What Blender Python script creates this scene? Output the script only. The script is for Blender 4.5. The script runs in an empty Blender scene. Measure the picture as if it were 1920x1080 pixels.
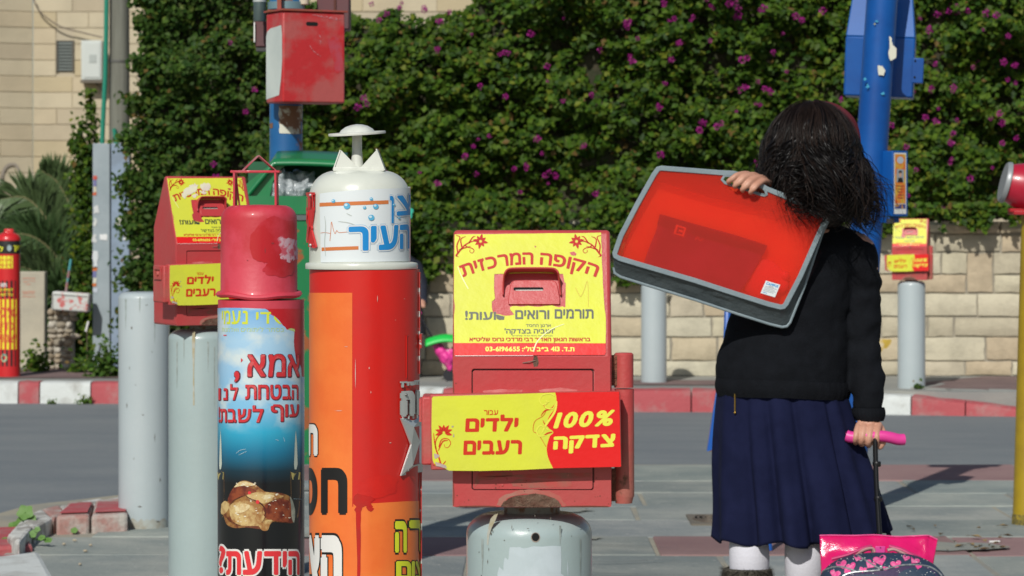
import bpy, bmesh, math, random, re
import numpy as np
from mathutils import Vector, Matrix, noise
from mathutils.geometry import tessellate_polygon, delaunay_2d_cdt
from mathutils.bvhtree import BVHTree
random.seed(7); RNG = np.random.default_rng(7)
PI = math.pi; R = math.radians
S = bpy.context.scene; C = S.collection

# ------------------------------------------------------------ camera, sky, sun, exposure
F = 5600.0; HZ = 409.0; H = 1.07          # focal length in photo pixels, horizon row, eye height in metres
cd = bpy.data.cameras.new('camera'); cam = bpy.data.objects.new('camera', cd); C.objects.link(cam)
cam.location = (0, 0, H); cam.rotation_euler = (R(90), 0, 0)
cd.sensor_width = 36; cd.lens = 36*F/1920; cd.shift_y = -(540-HZ)/1920
cd.clip_start = 0.1; cd.clip_end = 500
cd.dof.use_dof = True; cd.dof.focus_distance = 4.7; cd.dof.aperture_fstop = 19
S.camera = cam
SUN_EL, SUN_AZ = 38.0, 17.0               # sun behind the camera and to its left
sd = bpy.data.lights.new('sun', 'SUN'); sun = bpy.data.objects.new('sun', sd); C.objects.link(sun)
sd.energy = 4.3; sd.angle = R(0.55); sd.color = (1.0, 0.965, 0.895)
to_sun = Vector((-math.sin(R(SUN_AZ))*math.cos(R(SUN_EL)), -math.cos(R(SUN_AZ))*math.cos(R(SUN_EL)), math.sin(R(SUN_EL))))
sun.rotation_euler = to_sun.to_track_quat('Z', 'Y').to_euler(); sun.location = (0, 0, 20)
w = bpy.data.worlds.new('World'); S.world = w; w.use_nodes = True
nt = w.node_tree; sky = nt.nodes.new('ShaderNodeTexSky'); sky.sky_type = 'NISHITA'; sky.sun_disc = False
sky.sun_elevation = R(SUN_EL); sky.sun_rotation = math.atan2(to_sun.x, to_sun.y)
nt.links.new(sky.outputs[0], nt.nodes['Background'].inputs[0]); nt.nodes['Background'].inputs[1].default_value = 0.074
S.view_settings.view_transform = 'Standard'; S.view_settings.look = 'None'
S.view_settings.exposure = -0.30; S.view_settings.gamma = 1; S.view_settings.use_curve_mapping = False
S.cycles.max_bounces = 6; S.cycles.transparent_max_bounces = 12

# ------------------------------------------------------------ picture point -> place
def ray(px, py): return Vector(((px-960)/F, 1.0, -(py-HZ)/F))
def P(px, py, Y): return Vector(((px-960)/F*Y, Y, H-(py-HZ)/F*Y))
def G(px, py, z=0.0):
    Y = (H-z)*F/(py-HZ); return Vector(((px-960)/F*Y, Y, z))

# ------------------------------------------------------------ materials
MATS = {}
def mat(name, col, rough=0.6, col2=None, scale=8.0, lo=.4, hi=.62, bump=0.0, bscale=None, metal=0.0, spec=0.5,
        rust=None, rustcol=(.14,.05,.02), rscale=6.0, tint=False, sheen=0.0, stretch=None, coat=0.0, alpha=1.0, subs=0.0, speck=0.0):
    if name in MATS: return MATS[name]
    m = bpy.data.materials.new(name); m.use_nodes = True; n = m.node_tree; b = n.nodes['Principled BSDF']; MATS[name] = m
    b.inputs['Roughness'].default_value = rough; b.inputs['Metallic'].default_value = metal
    b.inputs['Specular IOR Level'].default_value = spec; b.inputs['Coat Weight'].default_value = coat
    b.inputs['Coat Roughness'].default_value = .12
    b.inputs['Alpha'].default_value = alpha
    if sheen: b.inputs['Sheen Weight'].default_value = sheen
    tc = n.nodes.new('ShaderNodeTexCoord').outputs['Object']
    if stretch:
        mp = n.nodes.new('ShaderNodeMapping'); mp.inputs['Scale'].default_value = stretch; n.links.new(tc, mp.inputs[0]); tc = mp.outputs[0]
    def noi(sc, det=6, rg=.6):
        t = n.nodes.new('ShaderNodeTexNoise'); t.inputs['Scale'].default_value = sc; t.inputs['Detail'].default_value = det
        t.inputs['Roughness'].default_value = rg; n.links.new(tc, t.inputs['Vector']); return t.outputs['Fac']
    def ramp(src, a, c):
        r = n.nodes.new('ShaderNodeMapRange'); r.inputs[1].default_value = a; r.inputs[2].default_value = c; n.links.new(src, r.inputs[0]); return r.outputs[0]
    def mix(f, a, c, typ='MIX'):
        x = n.nodes.new('ShaderNodeMix'); x.data_type = 'RGBA'; x.blend_type = typ
        if isinstance(f, float): x.inputs[0].default_value = f
        else: n.links.new(f, x.inputs[0])
        for i, v in ((6, a), (7, c)):
            if isinstance(v, tuple): x.inputs[i].default_value = (*v, 1)
            else: n.links.new(v, x.inputs[i])
        return x.outputs[2]
    cur = tuple(col)
    if col2: cur = mix(ramp(noi(scale), lo, hi), tuple(col), tuple(col2))
    if tint:
        at = n.nodes.new('ShaderNodeAttribute'); at.attribute_name = 'tint'
        cur = mix(1.0, cur, at.outputs['Color'], 'MULTIPLY')
    if rust:
        f = ramp(noi(rscale, 9, .7), 1-rust, 1-rust+.05); cur = mix(f, cur, tuple(rustcol))
        rr = n.nodes.new('ShaderNodeMapRange'); rr.inputs[3].default_value = rough; rr.inputs[4].default_value = .85
        n.links.new(f, rr.inputs[0]); n.links.new(rr.outputs[0], b.inputs['Roughness'])
    if speck:
        f2 = ramp(noi(bscale or 60., 3, .7), .62, .72); cur = mix(f2, cur, (speck, speck*.97, speck*.9))
    if isinstance(cur, tuple): b.inputs['Base Color'].default_value = (*cur, 1)
    else: n.links.new(cur, b.inputs['Base Color'])
    if bump:
        bp = n.nodes.new('ShaderNodeBump'); bp.inputs['Strength'].default_value = bump; bp.inputs['Distance'].default_value = .01
        n.links.new(noi(bscale or scale*4, 8, .65), bp.inputs['Height']); n.links.new(bp.outputs[0], b.inputs['Normal'])
    m['nodes'] = 1
    return m

# ------------------------------------------------------------ mesh builder
class MB:
    def __init__(s): s.v = []; s.f = []; s.mi = []
    def add(s, vs, fs, mi=0):
        o = len(s.v); s.v += [tuple(v) for v in vs]; s.f += [tuple(i+o for i in f) for f in fs]; s.mi += [mi]*len(fs); return s
    def box(s, c, d, rot=None, mi=0, taper=1.0):
        x, y, z = d[0]/2, d[1]/2, d[2]/2
        vs = [Vector((sx*x*(taper if sz > 0 else 1), sy*y*(taper if sz > 0 else 1), sz*z)) for sz in (-1, 1) for sy in (-1, 1) for sx in (-1, 1)]
        if rot is not None: vs = [rot @ v for v in vs]
        vs = [v+Vector(c) for v in vs]
        return s.add(vs, [(0,2,3,1),(4,5,7,6),(0,1,5,4),(2,6,7,3),(0,4,6,2),(1,3,7,5)], mi)
    def lathe(s, prof, seg=48, c=(0,0,0), rot=None, mi=0, sx=1.0, sy=1.0):
        vs = []; fs = []; n = len(prof)
        for r, z in prof:
            for k in range(seg):
                a = 2*PI*k/seg; v = Vector((r*math.cos(a)*sx, r*math.sin(a)*sy, z))
                if rot is not None: v = rot @ v
                vs.append(v+Vector(c))
        for i in range(n-1):
            for k in range(seg):
                a = i*seg+k; b_ = i*seg+(k+1) % seg
                fs.append((a, b_, b_+seg, a+seg))
        if prof[0][0] > 1e-6: fs.append(tuple(range(seg))[::-1])
        if prof[-1][0] > 1e-6: fs.append(tuple(range((n-1)*seg, n*seg)))
        return s.add(vs, fs, mi)
    def tube(s, pts, rad, seg=8, mi=0, flat=1.0, cap=True, up=None):
        pts = [Vector(p) for p in pts]; n = len(pts)
        if not isinstance(rad, (list, tuple)): rad = [rad]*n
        vs = []; fs = []; prev = None
        for i, p in enumerate(pts):
            t = (pts[min(i+1, n-1)]-pts[max(i-1, 0)]).normalized()
            if prev is None:
                u = Vector(up) if up is not None else (Vector((0,0,1)) if abs(t.z) < .9 else Vector((1,0,0)))
            else: u = prev
            u = (u-t*u.dot(t)); u = u.normalized() if u.length > 1e-6 else t.orthogonal().normalized()
            prev = u; wv = t.cross(u)
            for k in range(seg):
                a = 2*PI*k/seg; vs.append(p+(wv*math.cos(a)+u*math.sin(a)*flat)*rad[i])
        for i in range(n-1):
            for k in range(seg): fs.append((i*seg+k, i*seg+(k+1) % seg, (i+1)*seg+(k+1) % seg, (i+1)*seg+k))
        if cap: fs.append(tuple(range(seg))[::-1]); fs.append(tuple(range((n-1)*seg, n*seg)))
        return s.add(vs, fs, mi)
    def ball(s, c, r, seg=16, ring=10, rot=None, mi=0):
        r = r if isinstance(r, (tuple, list)) else (r, r, r)
        vs = []; fs = []
        for i in range(ring+1):
            th = PI*i/ring
            for k in range(seg):
                a = 2*PI*k/seg; v = Vector((r[0]*math.sin(th)*math.cos(a), r[1]*math.sin(th)*math.sin(a), r[2]*math.cos(th)))
                if rot is not None: v = rot @ v
                vs.append(v+Vector(c))
        for i in range(ring):
            for k in range(seg): fs.append((i*seg+k, (i+1)*seg+k, (i+1)*seg+(k+1) % seg, i*seg+(k+1) % seg))
        return s.add(vs, fs, mi)
    def slab(s, loops, fn, t0=0.0, t1=None, mi=0):
        """2D loops (first outer, rest holes) -> sheet at depth t0, or solid t0..t1; fn(u,v,t) -> 3D"""
        L = [[Vector((p[0], p[1], 0)) for p in l] for l in loops]; tr = tessellate_polygon(L)
        flat = [p for l in L for p in l]; vs = [fn(p.x, p.y, t0) for p in flat]; fs = [tuple(t) for t in tr]
        if t1 is not None:
            n = len(flat); vs += [fn(p.x, p.y, t1) for p in flat]; fs += [tuple(i+n for i in t[::-1]) for t in tr]
            o = 0
            for l in L:
                m_ = len(l)
                for k in range(m_): a = o+k; b_ = o+(k+1) % m_; fs.append((a, b_, b_+n, a+n))
                o += m_
        return s.add(vs, fs, mi)
    def build(s, name, m, parent=None, smooth=True, angle=35, bevel=0.0, bseg=2, fixn=True, sub=0):
        me = bpy.data.meshes.new(name); me.from_pydata(s.v, [], s.f)
        for x in (m if isinstance(m, (list, tuple)) else [m]): me.materials.append(x)
        if len(set(s.mi)) > 1: me.polygons.foreach_set('material_index', s.mi)
        if fixn and len(s.f) < 60000:
            b = bmesh.new(); b.from_mesh(me); bmesh.ops.remove_doubles(b, verts=b.verts, dist=1e-6)
            bmesh.ops.recalc_face_normals(b, faces=b.faces); b.to_mesh(me); b.free()
        me.validate()
        if smooth:
            me.polygons.foreach_set('use_smooth', [True]*len(me.polygons)); me.set_sharp_from_angle(angle=R(angle))
        me.update()
        o = bpy.data.objects.new(name, me); C.objects.link(o)
        if parent: o.parent = parent
        if bevel:
            md = o.modifiers.new('bevel', 'BEVEL'); md.width = bevel; md.segments = bseg; md.limit_method = 'ANGLE'; md.angle_limit = R(40)
            md.harden_normals = False
        if sub:
            md = o.modifiers.new('subsurf', 'SUBSURF'); md.levels = sub; md.render_levels = sub
        return o
def thing(name, label, cat, loc=(0,0,0), rz=0, group=None):
    o = bpy.data.objects.new(name, None); C.objects.link(o); o.location = loc; o.rotation_euler = (0, 0, rz)
    o.empty_display_size = .1; o['label'] = label; o['category'] = cat
    if group: o['group'] = group
    return o
def tag(o, label=None, cat=None, group=None, kind=None):
    for k, v in (('label', label), ('category', cat), ('group', group), ('kind', kind)):
        if v: o[k] = v
    return o
def copy_tree(o, parent=None):
    c = o.copy(); C.objects.link(c)
    if parent: c.parent = parent
    for ch in [x for x in o.children]: copy_tree(ch, c)
    return c
def crspline(pts, n):
    """Catmull-Rom through tuples of any length"""
    pts = [np.array(p, float) for p in pts]; out = []; m_ = len(pts)-1
    for i in range(n):
        t = i/(n-1)*m_; k = min(int(t), m_-1); u = t-k
        p0, p1, p2, p3 = pts[max(k-1, 0)], pts[k], pts[k+1], pts[min(k+2, m_)]
        out.append(tuple(.5*((2*p1)+(-p0+p2)*u+(2*p0-5*p1+4*p2-p3)*u*u+(-p0+3*p1-3*p2+p3)*u**3)))
    return out

# ------------------------------------------------------------ lettering
TX = {}
def heb(s):
    s = s[::-1]; return re.sub(r'[0-9][0-9\-]*|[A-Za-z]+', lambda k: k.group(0)[::-1], s)
def glyph(c, bold, shear):
    """one letter: outline from the built-in font, thickened by the union of shifted copies, triangulated"""
    key = ('g', c, bold, shear)
    if key in TX: return TX[key]
    k0 = ('o', c, shear)
    if k0 not in TX:
        cu = bpy.data.curves.new('lettering', 'FONT'); cu.body = c; cu.shear = shear; cu.resolution_u = 3; cu.fill_mode = 'NONE'
        o = bpy.data.objects.new('lettering', cu); C.objects.link(o)
        me = bpy.data.meshes.new_from_object(o.evaluated_get(bpy.context.evaluated_depsgraph_get()))
        TX[k0] = (np.array([(p.co.x, p.co.y) for p in me.vertices]), np.array([tuple(e.vertices) for e in me.edges]))
        bpy.data.objects.remove(o); bpy.data.curves.remove(cu); bpy.data.meshes.remove(me)
    v0, e0 = TX[k0]
    sh = [(0, 0)] + ([(bold*math.cos(a), bold*math.sin(a)) for a in [k*PI/4+PI/8 for k in range(8)]] if bold > .004 else [])
    vs = np.concatenate([v0+np.array(q) for q in sh]); es = np.concatenate([e0+i*len(v0) for i in range(len(sh))])
    r = delaunay_2d_cdt([Vector((a, b)) for a, b in vs], [tuple(int(i) for i in e) for e in es], [], 0, 1e-5)
    ov = np.array([(q.x, q.y) for q in r[0]]); of = np.array([tuple(f) for f in r[2]]); cen = ov[of].mean(1); keep = np.zeros(len(of), bool)
    A = v0[e0[:, 0]]; B = v0[e0[:, 1]]; dy = np.where(np.abs(B[:, 1]-A[:, 1]) < 1e-12, 1e-12, B[:, 1]-A[:, 1])
    for q in sh:
        cc = cen-np.array(q); y = cc[:, 1:2]; cr = (A[None, :, 1] > y) != (B[None, :, 1] > y); xi = A[None, :, 0]+(y-A[None, :, 1])/dy[None]*(B[:, 0]-A[:, 0])[None]
        keep |= (np.sum(cr & (xi > cc[:, 0:1]), axis=1) % 2) == 1
    of = of[keep]; used = np.unique(of); mp = {int(u): i for i, u in enumerate(used)}
    TX[key] = (ov[used], [tuple(mp[int(i)] for i in t) for t in of]); return TX[key]
def text2d(s, bold=.02, shear=0.0, gap=.12):
    key = (s, bold, shear)
    if key in TX: return TX[key]
    x = 0.0; vs = []; fs = []; n = 0
    for c in s:
        if c == ' ': x += .26; continue
        v0, _ = glyph(c, 0.0, shear); v, f = glyph(c, bold, shear); x0 = v0[:, 0].min(); wd = v0[:, 0].max()-x0
        vs.append(np.column_stack([v[:, 0]-x0+x, v[:, 1], np.zeros(len(v))])); fs += [tuple(i+n for i in t) for t in f]; n += len(v); x += wd+gap
    v = np.concatenate(vs); TX[key] = (v, fs, v.min(0)[:2], v.max(0)[:2]); return TX[key]
LAY = 0.0
def text_box(mb, s, x0, x1, y0, y1, fn, bold=.02, shear=0.0, off=0.0, grow=0.0, mi=0, step=None, base=None):
    """fit lettering into x0..x1, y0 (top)..y1 (bottom) and map with fn(x, y, off); grow = extra boldness kept on the same letter centres"""
    v, f, mn, mx = text2d(s, bold, shear); vv = v
    if grow: vv, f, _, _ = text2d(s, bold+grow, shear)
    sx = (x1-x0)/(mx[0]-mn[0]); sy = (y1-y0)/(mx[1]-mn[1])
    q = [(x0+(a-mn[0])*sx, y1-(b-mn[1])*sy, l) for a, b, l in vv]
    if step:
        bm = bmesh.new(); bv = [bm.verts.new(t) for t in q]
        for t in f:
            try: bm.faces.new([bv[i] for i in t])
            except ValueError: pass
        k = math.ceil(min(t[0] for t in q)/step)*step; top = max(t[0] for t in q)
        while k < top:
            bmesh.ops.bisect_plane(bm, geom=bm.verts[:]+bm.edges[:]+bm.faces[:], plane_co=(k, 0, 0), plane_no=(1, 0, 0)); k += step
        bm.verts.index_update(); q = [tuple(x.co) for x in bm.verts]; f = [tuple(x.index for x in t.verts) for t in bm.faces]; bm.free()
    mb.add([fn(a, b, off+l*LAY) for a, b, l in q], f, mi)
def stroke(pts, w0, w1=None, n=24, mid=None):
    """ribbon outline along a spline, widths w0 -> mid -> w1"""
    w1 = w0 if w1 is None else w1; p = crspline(pts, n); L = []; Rr = []
    for i, (x, y) in enumerate(p):
        a = p[max(i-1, 0)]; b = p[min(i+1, n-1)]; dx, dy = b[0]-a[0], b[1]-a[1]; l = math.hypot(dx, dy) or 1; t = i/(n-1)
        ww = (w0*(1-t)+w1*t) if mid is None else (w0*(1-t)**2+2*mid*t*(1-t)+w1*t*t); nx, ny = -dy/l*ww/2, dx/l*ww/2
        L.append((x+nx, y+ny)); Rr.append((x-nx, y-ny))
    return L+Rr[::-1]
def petal(cx, cy, ang, l, wd, n=7):
    a = []; 
    for i in range(n+1):
        t = i/n; a.append((t*l, wd/2*math.sin(PI*t**.8)))
    a += [(x, -y) for x, y in a[-2:0:-1]]
    ca, sa = math.cos(ang), math.sin(ang)
    return [(cx+x*ca-y*sa, cy+x*sa+y*ca) for x, y in a]
def grid(mb, x0, x1, y0, y1, nx, ny, fn, off=0.0, mi=0):
    vs = [fn(x0+(x1-x0)*i/nx, y0+(y1-y0)*j/ny, off) for j in range(ny+1) for i in range(nx+1)]
    fs = [(j*(nx+1)+i, j*(nx+1)+i+1, (j+1)*(nx+1)+i+1, (j+1)*(nx+1)+i) for j in range(ny) for i in range(nx)]
    mb.add(vs, fs, mi)
def jitter_poly(pts, amp, n=4):
    out = []
    for i, p in enumerate(pts):
        q = pts[(i+1) % len(pts)]
        for k in range(n):
            t = k/n; j = amp if k else amp*.4
            out.append((p[0]+(q[0]-p[0])*t+random.uniform(-j, j), p[1]+(q[1]-p[1])*t+random.uniform(-j, j)))
    return out
def remesh(mb, name, m, parent, voxel, wob=0.0, wscale=8.0, smooth_it=3, loc=None):
    me = bpy.data.meshes.new(name); me.from_pydata(mb.v, [], mb.f)
    b = bmesh.new(); b.from_mesh(me); bmesh.ops.remove_doubles(b, verts=b.verts, dist=1e-6); bmesh.ops.recalc_face_normals(b, faces=b.faces); b.to_mesh(me); b.free()
    o = bpy.data.objects.new(name, me); C.objects.link(o)
    md = o.modifiers.new('r', 'REMESH'); md.mode = 'VOXEL'; md.voxel_size = voxel; md.adaptivity = 0
    if smooth_it: sm = o.modifiers.new('s', 'SMOOTH'); sm.factor = .5; sm.iterations = smooth_it
    me2 = bpy.data.meshes.new_from_object(o.evaluated_get(bpy.context.evaluated_depsgraph_get())); o.modifiers.clear(); o.data = me2; bpy.data.meshes.remove(me)
    if wob:
        me2.update()
        nn = [v.normal.copy() for v in me2.vertices]
        for v, k in zip(me2.vertices, nn):
            d = noise.fractal(Vector((v.co.x*wscale, v.co.y*wscale, v.co.z*wscale*.8)), .8, 2.2, 3)
            v.co += k*d*wob
    me2.name = name; me2.materials.clear()
    for x in (m if isinstance(m, (list, tuple)) else [m]): me2.materials.append(x)
    me2.polygons.foreach_set('use_smooth', [True]*len(me2.polygons)); me2.update()
    if parent: o.parent = parent
    return o
# ------------------------------------------------------------ THE SETTING
ROAD_Z = -0.07; WALK_Z = 0.06
M_asphalt = mat('asphalt', (.168,.190,.203), .9, (.205,.226,.232), 2.2, .38, .64, bump=.6, bscale=90, speck=.36, stretch=(.5,1.1,1))
M_slab = mat('paving_grey', (.225,.258,.250), .85, (.34,.36,.33), 2.6, .40, .64, bump=.8, bscale=30, speck=.44, tint=True)
M_slabred = mat('paving_red', (.25,.15,.145), .85, (.31,.20,.185), 2.5, .35, .65, bump=.6, bscale=45, tint=True)
M_joint = mat('joint_sand', (.36,.33,.25), .95, (.26,.26,.23), 3, bump=.5, bscale=50)
M_kerbred = mat('kerb_red', (.42,.080,.090), .75, (.36,.22,.205), 8, .47, .72, bump=.5, bscale=40)
M_kerbwhite = mat('kerb_white', (.62,.65,.63), .75, (.38,.38,.35), 9, .49, .74, bump=.5, bscale=40)
M_kerbstone = mat('kerb_bare', (.42,.37,.31), .9, (.32,.30,.27), 9, bump=.6, bscale=40)
M_walkred = mat('walkway_brown', (.17,.115,.11), .9, (.22,.15,.14), 3, bump=.5, bscale=60)
M_walkgrey = mat('walkway_grey', (.25,.26,.245), .9, (.31,.31,.28), 2, bump=.4, bscale=60)
M_soil = mat('soil', (.14,.11,.08), .95, (.08,.07,.045), 4, bump=.8, bscale=30)

def sheet(name, pts, z, m, thick=None, parent=None, kind='structure'):
    mb = MB(); mb.slab([pts], lambda a, b, t: Vector((a, b, z+t)), 0.0, -thick if thick else None)
    o = mb.build(name, m, parent, smooth=False)
    if kind and not parent: o['kind'] = kind
    return o
sheet('ground', [(-60,-20),(60,-20),(60,90),(-60,90)], -.25, M_soil)
sheet('road', [(-30,8.5),(30,8.5),(30,19.0),(-30,19.0)], ROAD_Z, M_asphalt, .1)

# pavement of the crossing island, slab by slab; the joints lie lower
isl = [(-30,-6),(30,-6),(30,13.05),(-.95,13.05),(-1.05,11.78),(-1.5,11.66),(-1.82,11.2),(-1.93,10.55),(-2.1,9.6),(-2.4,8.8),(-30,8.6)]
sheet('paving_bed', isl, -.007, M_joint, .2)
pav = thing('paving', None, None); del pav['label']; del pav['category']; pav['kind'] = 'structure'
rows = [7.3, 7.85, 8.4, 8.93, 9.50, 10.06, 10.6, 11.12, 11.65, 12.2, 12.98]
redrow = {2: 0, 4: 1, 9: 1}
slab_mesh = {}
def paint_tint(me, col):
    a = me.color_attributes.new('tint', 'FLOAT_COLOR', 'CORNER'); a.data.foreach_set('color', list(col)*len(me.loops))
def slab_piece(x0, x1, y0, y1, m, col, z=0.0):
    mb = MB(); j = lambda a: random.uniform(-a, a); e = .008
    q = [(x0+e+j(.004), y0+e+j(.006)), (x1-e+j(.004), y0+e+j(.006)), (x1-e+j(.004), y1-e+j(.006)), (x0+e+j(.004), y1-e+j(.006))]
    zz = [z+j(.003)-.002 for _ in q]
    top = [(a, b, c) for (a, b), c in zip(q, zz)]; low = [(a, b, -.04) for a, b in q]
    mb.add(top+low, [(0,1,2,3),(0,4,5,1),(1,5,6,2),(2,6,7,3),(3,7,4,0)])
    o = mb.build('paving_slab', m, pav, smooth=False, fixn=False, bevel=.004, bseg=1); paint_tint(o.data, col); return o
for i in range(len(rows)-1):
    y0, y1 = rows[i], rows[i+1]; xl = -1.55 if y0 < 10 else (-1.35 if y0 < 11 else -.92); xr = .36*(y1+1)/2+.9
    if y1 < 9: xl = -1.2; 
    x = xl-random.uniform(0, .2) if y0 < 10.3 else xl
    while x < xr:
        wd = random.choice([.5, .62, .8, 1.0, .72]); xm = x+wd/2
        red = (i in redrow and ((i == 4 and (xm < -.2 or xm > .35)) or (i == 9 and (xm > 1.3 or xm < -.3)) or i == 2))
        if i == 2: red = xm > .7
        if xm < -.85: red = False
        g = random.uniform(.84, 1.12); col = (g*random.uniform(.97, 1.03), g, g*random.uniform(.96, 1.03), 1)
        slab_piece(x, min(x+wd, xr+.5), y0, y1, M_slabred if red else M_slab, col); x += wd
random.seed(41); M_crk = mat('crack_dark', (.09,.095,.09), .95); M_pat = mat('paving_patch', (.30,.30,.25), .9, (.24,.26,.24), 14, bump=.5)
for _ in range(13):
    cx_, cy_ = random.uniform(-1.1, 1.9), random.uniform(9.0, 12.6); a_ = random.uniform(-.5, .5); pts_ = [(cx_+k*.11*math.cos(a_)+random.uniform(-.02,.02), cy_+k*.11*math.sin(a_)+random.uniform(-.03,.03)) for k in range(random.randint(3, 6))]
    mbx = MB(); mbx.slab([stroke(pts_, .002, .001, 20, mid=.010)], lambda a, b, o: Vector((a, b, .0045))); mbx.build('crack', M_crk, pav, smooth=False)
for _ in range(9):
    cx_, cy_ = random.uniform(-1.0, 1.9), random.uniform(9.0, 12.6); r_ = random.uniform(.05, .16); mbx = MB(); mbx.slab([[(cx_+r_*(1+random.uniform(-.3,.3))*math.cos(k*PI/9), cy_+r_*.8*(1+random.uniform(-.3,.3))*math.sin(k*PI/9)) for k in range(18)]], lambda a, b, o: Vector((a, b, .0035))); mbx.build('cement_patch', M_pat, pav, smooth=False)
# far pavement with its painted kerb
sheet('pavement', [(-14,18.55),(-1.2,18.5),(-.3,17.82),(1.0,17.7),(2.2,17.5),(2.5,17.36),(14,16.6),(14,22),(-14,22)], WALK_Z, M_walkgrey, .12)
sheet('pavement_asphalt', [(2.34,18.05),(2.56,17.55),(14,16.8),(14,19.0),(3.0,19.0)], WALK_Z+.004, M_walkred)
sheet('footpath', [(-14,18.8),(-2.0,18.8),(-1.9,19.9),(-14,19.9)], WALK_Z+.004, M_walkred)
sheet('path', [(.1,18.05),(1.9,17.95),(2.0,18.5),(.1,18.6)], WALK_Z+.004, M_walkred)
kerb = thing('kerb', None, None); del kerb['label']; del kerb['category']; kerb['kind'] = 'structure'
def kerb_piece(p, q, h0, h1, wd, m, zb=ROAD_Z-.05, zt=None, par=kerb, rnd=.03):
    """one kerb stone from p to q (front foot line), its back wd behind"""
    p = Vector((*p, 0)); q = Vector((*q, 0)); t = (q-p).normalized(); nrm = Vector((-t.y, t.x, 0))
    if nrm.y < 0: nrm = -nrm
    p = p+t*.004; q = q-t*.004; vs = []; nseg = 4
    for k in range(nseg+1):
        u = k/nseg; b = p.lerp(q, u); h = h0+(h1-h0)*u; jj = lambda: random.uniform(-.004, .004)
        sec = [(0, zb), (.004, h-rnd*1.2), (rnd*.4, h-rnd*.3), (rnd*1.1, h), (wd, h+.001), (wd, zb)]
        for a, z in sec: vs.append(b+nrm*(a+jj())+Vector((0, 0, z+jj()*.7)))
    m_ = 6; fs = []
    mb = MB()
    for k in range(nseg):
        for j in range(m_-1): fs.append((k*m_+j, (k+1)*m_+j, (k+1)*m_+j+1, k*m_+j+1))
    fs.append(tuple(range(m_))); fs.append(tuple(range(nseg*m_, (nseg+1)*m_))[::-1])
    mb.add(vs, fs); return mb.build('kerb_stone', m, par, angle=40)
def kx(px, Y): return (px-960)/F*Y
def kerb_run(pts, cols, h=WALK_Z):
    for k in range(len(pts)-1):
        p, q = pts[k], pts[k+1]; kerb_piece((kx(p[0], p[1]), p[1]), (kx(q[0], q[1]), q[1]), p[2], q[2], .16, cols[k])
W_, R_ = M_kerbwhite, M_kerbred
kerb_run([(-330,18.36,.062),(-150,18.36,.062),(-60,18.36,.062),(34,18.36,.062),(74,18.36,.062),(170,18.35,.062),(265,18.33,.062),(360,18.3,.062),(450,18.25,.062),(545,18.2,.062)],
         [W_, R_, W_, R_, W_, R_, W_, R_, W_])
kerb_run([(545,18.2,.062),(640,18.0,.062),(730,17.8,.062),(830,17.64,.062),(930,17.6,.062),(1030,17.58,.062),(1180,17.56,.062),(1296,17.55,.062),(1420,17.5,.06),(1560,17.42,.055),(1708,17.28,.04),(1810,17.2,.012),(1915,17.14,-.025),(2040,17.1,-.035),(2200,17.0,-.04)],
         [R_, R_, W_, R_, R_, R_, R_, R_, W_, W_, R_, R_, R_, W_])
# edging stones between grey and brown paving on the right
for a, b in (((1735,17.6),(1850,17.42)), ((1850,17.42),(1990,17.3)), ((1990,17.3),(2160,17.1)), ((1735,17.62),(1790,18.15))):
    kerb_piece((kx(*a), a[1]), (kx(*b), b[1]), .067, .064, .09, M_walkgrey, zb=0.0)
# near kerb round the left tip of the island
def kp(px, py, z): g = G(px, py, z); return (g.x, g.y)
def near_kerb(front, back, z0, z1, m, name='kerb_stone', bev=.012):
    mb = MB(); n = len(front); loop = front+back[::-1]
    vs = [(x, y, z1+random.uniform(-.006, .006)) for x, y in loop]; lo = [(x, y, z0) for x, y in loop]; m_ = len(loop)
    mb.add(vs+lo, [tuple(range(m_))]+[(k, k+m_, (k+1) % m_+m_, (k+1) % m_) for k in range(m_)])
    return mb.build(name, m, kerb, smooth=False, bevel=bev, bseg=2)
M_kmix = mat('kerb_worn', (.62,.62,.58), .85, (.34,.32,.29), 14, .46, .56, bump=.9, bscale=30)
M_kpink = mat('kerb_pink', (.40,.22,.19), .85, (.45,.42,.38), 12, .45, .62, bump=.9, bscale=30)
arc = [(14,1000),(40,972),(78,952),(112,943),(150,936),(192,930),(232,926)]
mm = [M_kmix, M_kmix, M_kpink, M_kmix, M_kmix, M_kmix]
for k in range(6):
    a0, a1 = arc[k], arc[k+1]
    o0 = kp(a0[0], a0[1], .05); o1 = kp(a1[0], a1[1], .05); i0 = kp(a0[0]+(22 if k < 3 else 12), a0[1]+18, .05); i1 = kp(a1[0]+(22 if k < 2 else 12), a1[1]+16, .05)
    near_kerb([i0, i1], [o0, o1], -.15, .05-.002*k, mm[k])
near_kerb([kp(105,966,.06), kp(168,964,.06)], [kp(128,942,.06), kp(176,939,.06)], -.1, .062, M_kpink)
near_kerb([kp(171,964,.06), kp(240,962,.06)], [kp(179,939,.06), kp(240,936,.06)], -.1, .060, M_kpink)
for L_ in ([(112,962),(164,960),(172,943),(134,945)], [(178,960),(236,958),(236,941),(184,942)]): sheet('painted_top', [kp(a, b, .063) for a, b in L_], .0655, M_kerbred, .003, kerb)
near_kerb([kp(-60,1028,.02), kp(62,1022,.02)], [kp(-60,990,.02), kp(40,990,.02)], -.1, .022, M_kerbred)
near_kerb([kp(-60,1046,.03), kp(20,1040,.03)], [kp(-60,1032,.03), kp(50,1026,.03)], -.1, .012, M_kerbred)
near_kerb([kp(-90,1100,.10), kp(118,1100,.10)], [kp(-60,1040,.10), kp(76,1022,.10)], -.1, .085, M_kerbwhite, bev=.02)

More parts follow.
